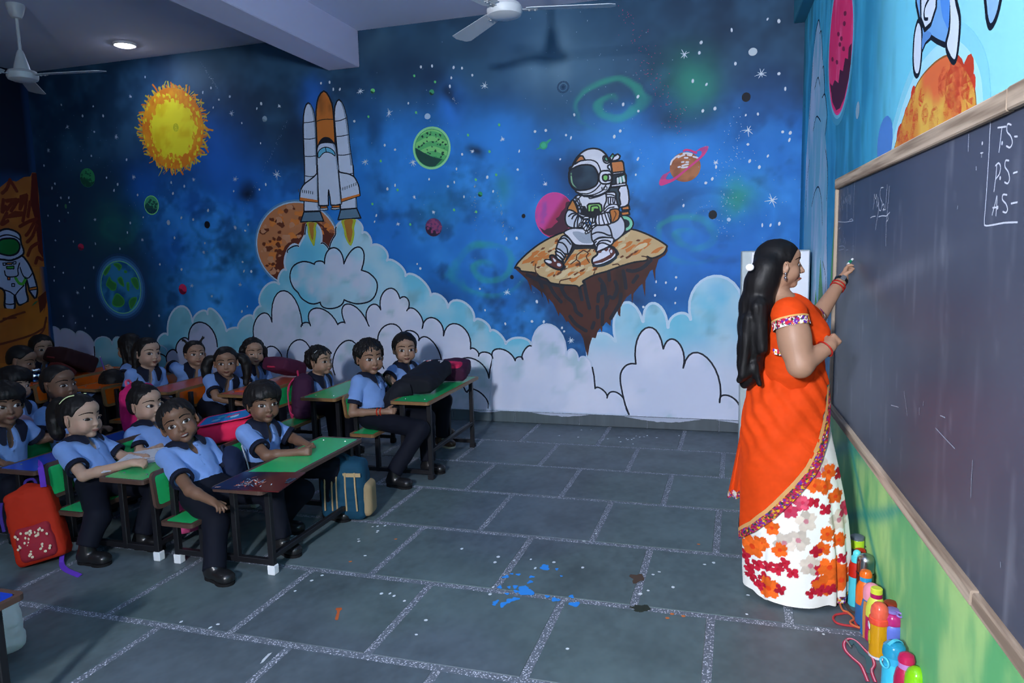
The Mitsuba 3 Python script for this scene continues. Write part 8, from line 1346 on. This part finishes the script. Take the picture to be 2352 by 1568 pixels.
zz = (lf[:, 2] + rt[:, 2]) / 2; o_ = np.argsort(zz); zz, cx_, ax_ = zz[o_], ((lf[:, 0] + rt[:, 0]) / 2)[o_], ((rt[:, 0] - lf[:, 0]) / 2)[o_]
def loft(phi, z, off=0.0, fold=1.0):
    c, a = np.interp(z, zz, cx_), np.interp(z, zz, ax_); b = a * (.86 - .06 * sst(.8, .3, z)); dn = sst(.80, .1, z) * fold
    r = 1 + dn * (.018 * np.sin(9 * phi + 1.2 * z * 3) + .022 * np.sin(17 * phi + 2 + 2 * z) * sst(.2, 1.2, phi) - .075 * np.exp(-((phi - .78 + .25 * (z - .5)) / .085) ** 2) - .05 * np.exp(-((phi + .62 - .3 * (z - .3)) / .07) ** 2) * sst(.42, .1, z))
    r = r + .010 * (meshkit.fbm(np.stack([np.cos(phi) * 3, np.sin(phi) * 3, z * 5], -1), 3, 12) - .5) * 2
    return np.stack([c + (a * r + off) * np.sin(phi), YC - (b * r + off) * np.cos(phi), z], -1)
def gridmesh(P, wrap=True):
    n, m = P.shape[:2]; i = np.arange(n * m).reshape(n, m); j = np.roll(i, -1, 1) if wrap else i[:, 1:]; ii = i if wrap else i[:, :-1]; a, b, c, d = ii[:-1], j[:-1], j[1:], ii[1:]
    return tm(P.reshape(-1, 3), np.concatenate([np.stack([a, b, c], -1).reshape(-1, 3), np.stack([a, c, d], -1).reshape(-1, 3)]))
ph = np.linspace(-math.pi, math.pi, 420, endpoint=False); hem = np.interp(ph, [-3.14, -1.6, -1.25, -.95, -.7, -.55, -.2, .3, .62, .75, 1.1, 1.57, 3.14], [.035, .04, .035, .035, .012, .02, .010, .014, .022, .014, .012, .02, .035])
tt = np.linspace(0, 1, 250)[:, None]; Z = hem[None] + (1.0 - hem[None]) * tt; PH = np.broadcast_to(ph, Z.shape); P = loft(PH, Z); m = gridmesh(P)
fl_ = []; fr = np.random.default_rng(31)
def flower(p, r, col, n=5, kind=0):
    x, z = p[0], p[2]; a0 = fr.uniform(0, 6.28); col = C(col)
    for i in range(n):
        a = a0 + 2 * math.pi * i / n + fr.uniform(-.2, .2); d = A([math.cos(a), math.sin(a)]); c = A([x, z]) + d * r * .52; fl_.append((spline([c - d * r * .5, c + A([-d[1], d[0]]) * r * .42, c + d * r * .5 + A([-d[1], d[0]]) * r * .18, c + d * r * .42, c + d * r * .5 - A([-d[1], d[0]]) * r * .2, c - A([-d[1], d[0]]) * r * .42], 4, True), col * fr.uniform(.72, 1.12)))
    if kind == 0: fl_.append((np.asarray(ell((x, z), r * .24, r * .24, 0, 12).exterior.coords), col * A([.8, .35, .5])))
K_ = .00178
for lst, r, col in (([(-.207,-2.89,.382),(-.235,-2.89,.301),(-.143,-2.89,.59),(-.186,-2.89,.197),(-.288,-2.89,.281),(-.075,-2.89,.375)], 30, '#c8bcae'), ([(-.225,-2.89,.455),(-.182,-2.89,.584),(-.271,-2.89,.422),(-.401,-2.89,.423),(-.044,-2.89,.411)], 23, '#c23a58'), ([(-.312,-2.89,.164),(-.344,-2.89,.169),(-.362,-2.89,.111),(-.157,-2.89,.124),(-.148,-2.89,.178),(-.42,-2.89,.13),(-.134,-2.89,.429),(-.255,-2.89,.159),(-.386,-2.89,.157)], 18, '#b01c34'),
                    ([(-.337,-2.89,.337),(-.377,-2.89,.257),(-.305,-2.89,.249),(-.428,-2.89,.398),(-.136,-2.89,.521),(-.177,-2.89,.529),(-.12,-2.89,.577),(-.091,-2.89,.473),(-.123,-2.89,.327),(-.141,-2.89,.265),(-.073,-2.89,.291)], 22, '#e0601c'), ([(-.075,-2.89,.149),(-.111,-2.89,.186),(-.346,-2.89,.074),(-.411,-2.89,.227),(-.059,-2.89,.117),(-.133,-2.89,.108)], 32, '#e4641e'), ([(-.222,-2.89,.459)], 20, '#d0506a'), ([(-.1,-2.89,.093),(-.414,-2.89,.095),(-.301,-2.89,.079),(-.179,-2.89,.08),(-.057,-2.89,.211),(-.438,-2.89,.17),(-.287,-2.89,.196),(-.167,-2.89,.255),(-.379,-2.89,.07),(-.141,-2.89,.088),(-.179,-2.89,.459),(-.073,-2.89,.558),(-.441,-2.89,.314)], 17, '#a81a30')):
    for p in lst: flower(p, r * K_ * .84, col, 5 if r > 18 else 4)
v = m.vertices; base = C('#dfe0da') * (1 + .05 * nz3(v, 9, 3)[:, None]); sky_ = np.where(v[:, 1] < YC, 1, 0)
pt = shapely.points(v[:, 0], v[:, 2])
for g, c in fl_:
    pg = Polygon(g).buffer(0); hit = np.nonzero((v[:, 0] > pg.bounds[0]) & (v[:, 0] < pg.bounds[2]) & (v[:, 2] > pg.bounds[1]) & (v[:, 2] < pg.bounds[3]))[0]
    if len(hit): hit = hit[shapely.contains(pg, pt[hit])]; base[hit] = c * (1 + .25 * nz3(v[hit], 60, 5)[:, None])
add('skirt', m, np.clip(base, 0, 1), 'cloth', TE, True, label='white skirt with orange and crimson flowers')
ex = A([(-.143,-2.91,.913),(-.151,-2.91,.819),(-.174,-2.91,.711),(-.214,-2.91,.609),(-.286,-2.91,.504),(-.352,-2.91,.411),(-.407,-2.91,.339),(-.447,-2.91,.274)])
ephi = np.arcsin(np.clip((ex[:, 0] - np.interp(ex[:, 2], zz, cx_)) / (np.interp(ex[:, 2], zz, ax_) * 1.0), -.999, .999)); o_ = np.argsort(ephi)
ze = np.interp(ph, np.r_[-3.14, ephi[o_], 2.2, 3.14], np.r_[.44, ex[o_, 2], .95, .60]); ztop = 1.09
t2 = np.linspace(0, 1, 150)[:, None]; Z2 = ze[None] + (ztop - ze[None]) * t2; PH2 = np.broadcast_to(ph, Z2.shape)
P2 = loft(PH2, Z2, .013, .85); wr_ = .006 * np.sin(34 * (Z2 * .9 - .30 * np.sin(PH2 + .4)) + 3 * PH2) * sst(-1.9, -.9, PH2) * sst(1.5, -.2, PH2) * sst(.42, .6, Z2) + .004 * np.sin(61 * (Z2 + .22 * PH2)) * sst(.5, .8, Z2)
nrm = np.stack([np.sin(PH2), -np.cos(PH2), 0 * PH2], -1); P2 = P2 + nrm * wr_[..., None]
m = gridmesh(P2); c = OR_ * (1 + .16 * nz3(m.vertices, 45, 6)[:, None] + .12 * nz3(m.vertices, 7, 7)[:, None]); k = add('drape', m, np.clip(c, 0, 1), 'cloth', TE, True, label='orange drape crossing the skirt')
sel = (ph > -1.75) & (ph < 1.6); ps, zs_ = ph[sel], ze[sel]; aw_ = np.interp(zs_, zz, ax_); u_ = ps * aw_; tg = np.stack([np.gradient(u_), np.gradient(zs_)], 1); tg /= np.linalg.norm(tg, axis=1, keepdims=True); nn = np.stack([tg[:, 1], -tg[:, 0]], 1)
for nm, w0, w1, off in (('gold_trim', -.006, .009, .0175), ('floral_border', .009, .042, .0165)):
    W_ = np.linspace(w0, w1, 4 if nm == 'gold_trim' else 12)[:, None]; U = u_[None] + nn[None, :, 0] * W_; ZZ = zs_[None] + nn[None, :, 1] * W_; m = gridmesh(loft(U / aw_[None], ZZ, off, .8), False); add(nm, m, C('#c0905a') if nm == 'gold_trim' else floral(m.vertices, 5), 'cloth', k, True)
# the free end hanging behind, its border, hem border and petticoat
lx = [A(v) for v in [(-.424,-2.64,.844),(-.442,-2.64,.764),(-.464,-2.64,.653),(-.485,-2.64,.531),(-.503,-2.64,.428),(-.515,-2.64,.365)]]; rx = [A(v) for v in [(-.401,-2.8,.877),(-.414,-2.8,.801),(-.426,-2.8,.697),(-.435,-2.8,.581),(-.441,-2.8,.484),(-.444,-2.8,.414)]]
ls, rs = spline(lx, 14), spline(rx, 14); uu = np.linspace(0, 1, 40); P3 = ls[:, None] * (1 - uu[None, :, None]) + rs[:, None] * uu[None, :, None]
P3 = P3 + A([0, -1, 0]) * (.016 * np.sin(uu * 15)[None, :, None] * np.linspace(.2, 1, len(ls))[:, None, None]); P3b = P3[:, ::-1] + A([.003, .006, 0]); PP = np.concatenate([P3, P3b], 1)
m = gridmesh(PP); k2 = add('drape_tail', m, OR_ * (1 + .15 * nz3(m.vertices, 40, 8)[:, None]), 'cloth', TE, True, label='orange free end hanging behind')
m = gridmesh(PP[-9:] + A([0, -.0025, 0]) + A([-.001, 0, 0])); add('floral_border', m, floral(fine(m, .006).vertices, 9)[:0] if False else floral(m.vertices, 9), 'cloth', k2, True)
sel = (ph > .80) & (ph < 1.7); PP = loft(np.broadcast_to(ph[sel], (10, sel.sum())), hem[sel][None] + np.linspace(0, .030, 10)[:, None], .0015); m = gridmesh(PP, False); add('hem_border', m, floral(m.vertices, 11), 'cloth', TE + '__skirt', True)
pc = [(-.37,-2.741),(-.35,-2.847),(-.281,-2.87),(-.194,-2.856),(-.129,-2.793),(-.112,-2.699)]; pg = Polygon([*pc, (-.05, -2.65), (-.35, -2.65)]).convex_hull; a = extr(pg, .05); add('petticoat', fine(a, .03), C('#d8d8d6'), 'cloth', TE, 60, label='white petticoat edge on the floor')
# border bands of the blouse, jewellery, watch, chalk
for cpt, w in ((((-.349,-2.94,1.081), (-.299,-2.94,1.072)), .022), (((-.21,-2.87,1.123), (-.168,-2.84,1.157)), .026)):
    a, b = A(cpt[0]), A(cpt[1]); P4 = a[None, None] + (b - a)[None, None] * np.linspace(0, 1, 40)[None, :, None] + A([0, 0, w])[None, None] * np.linspace(-.5, .5, 14)[:, None, None]; P4[..., 1] -= .012 * np.sin(np.linspace(0, math.pi, 40))[None]; m = gridmesh(P4, False)
    add('waist_border', cat(m), floral(m.vertices, 15), 'cloth', TE + '__blouse', True)
def ring(c, d, r, w, n=22): d = unit(d); x = unit(np.cross(d, [.2, .1, 1])); y = np.cross(d, x); return tube([c + (x * math.cos(u) + y * math.sin(u)) * r for u in np.linspace(0, 2 * math.pi, n)], w, 7)
add('bangle', ring(W_R - unit(W_R - E_R) * .022, W_R - E_R + A([0, 0, .02]), .034, .0032), C('#a02018'), 'gloss', TE, True, label='red bangle')
for q in (.045, .062): add('bangle', ring(W_L - unit(W_L - E_L) * q, W_L - E_L + A([.02, 0, q * .2]), .031, .003), C('#a02018'), 'gloss', TE, True, label='red bangle')
d = unit(W_L - E_L); wc = W_L - d * .018; m = band_ring(wc, d, .0285, .0285, -.009, .009, 40, 3); wt = add('watch', m, C('#16171a'), 'satin', TE, True, label='black wristwatch'); vd = unit(CAM - wc); vd = unit(vd - d * (vd @ d)); sx = np.cross(d, vd)
add('watch_face', xf(bx(-.013, .013, -.011, .011, 0, .006, .002), mat4(d, sx, vd, wc + vd * .0275)), C('#5a5e64'), 'gloss', wt); add('clasp', xf(bx(-.009, .009, -.006, .006, 0, .004, .001), mat4(d, vd, -sx, wc - sx * .0285)), C('#c0c3c8'), 'metal', wt)
er = th_c + tR @ A([-.02, -.425, -.19]) * TH; add('earring', cat(*[xf(trimesh.creation.icosphere(2, r), mat4(o=er + A([0, -.002, dz]))) for r, dz in ((.0045, 0), (.003, -.008), (.0055, -.017), (.003, -.025))]), C('#c8ccd4'), 'metal', TE, True, label='silver drop earring')
add('necklace', tube(spline([nb + A([-.055, -.035, .02]), nb + A([-.01, -.066, -.006]), nb + A([.04, -.05, -.02]), nb + A([.068, 0, -.03])], 6), .0022, 6), C('#101012'), 'matte', TE, label='black neck thread')
ck = thing('chalk', 'short white chalk stick held against the chalkboard', 'chalk'); tip = A([-math.sin(AW) * chk[1], chk[1], chk[2]]); tip = RW.fn(A([[(chk @ DW), chk[2]]]))[0] + NW * .0165; fg = W_L + hd_L * .078
add('stick', tube([fg, fg * .15 + tip * .85], .0048, 9), C('#e4e6ea'), 'matte', ck); add('holder', tube([fg * .8 + tip * .2, fg * .45 + tip * .55], .0068, 9), C('#1c7a58'), 'satin', ck, label='green chalk holder')
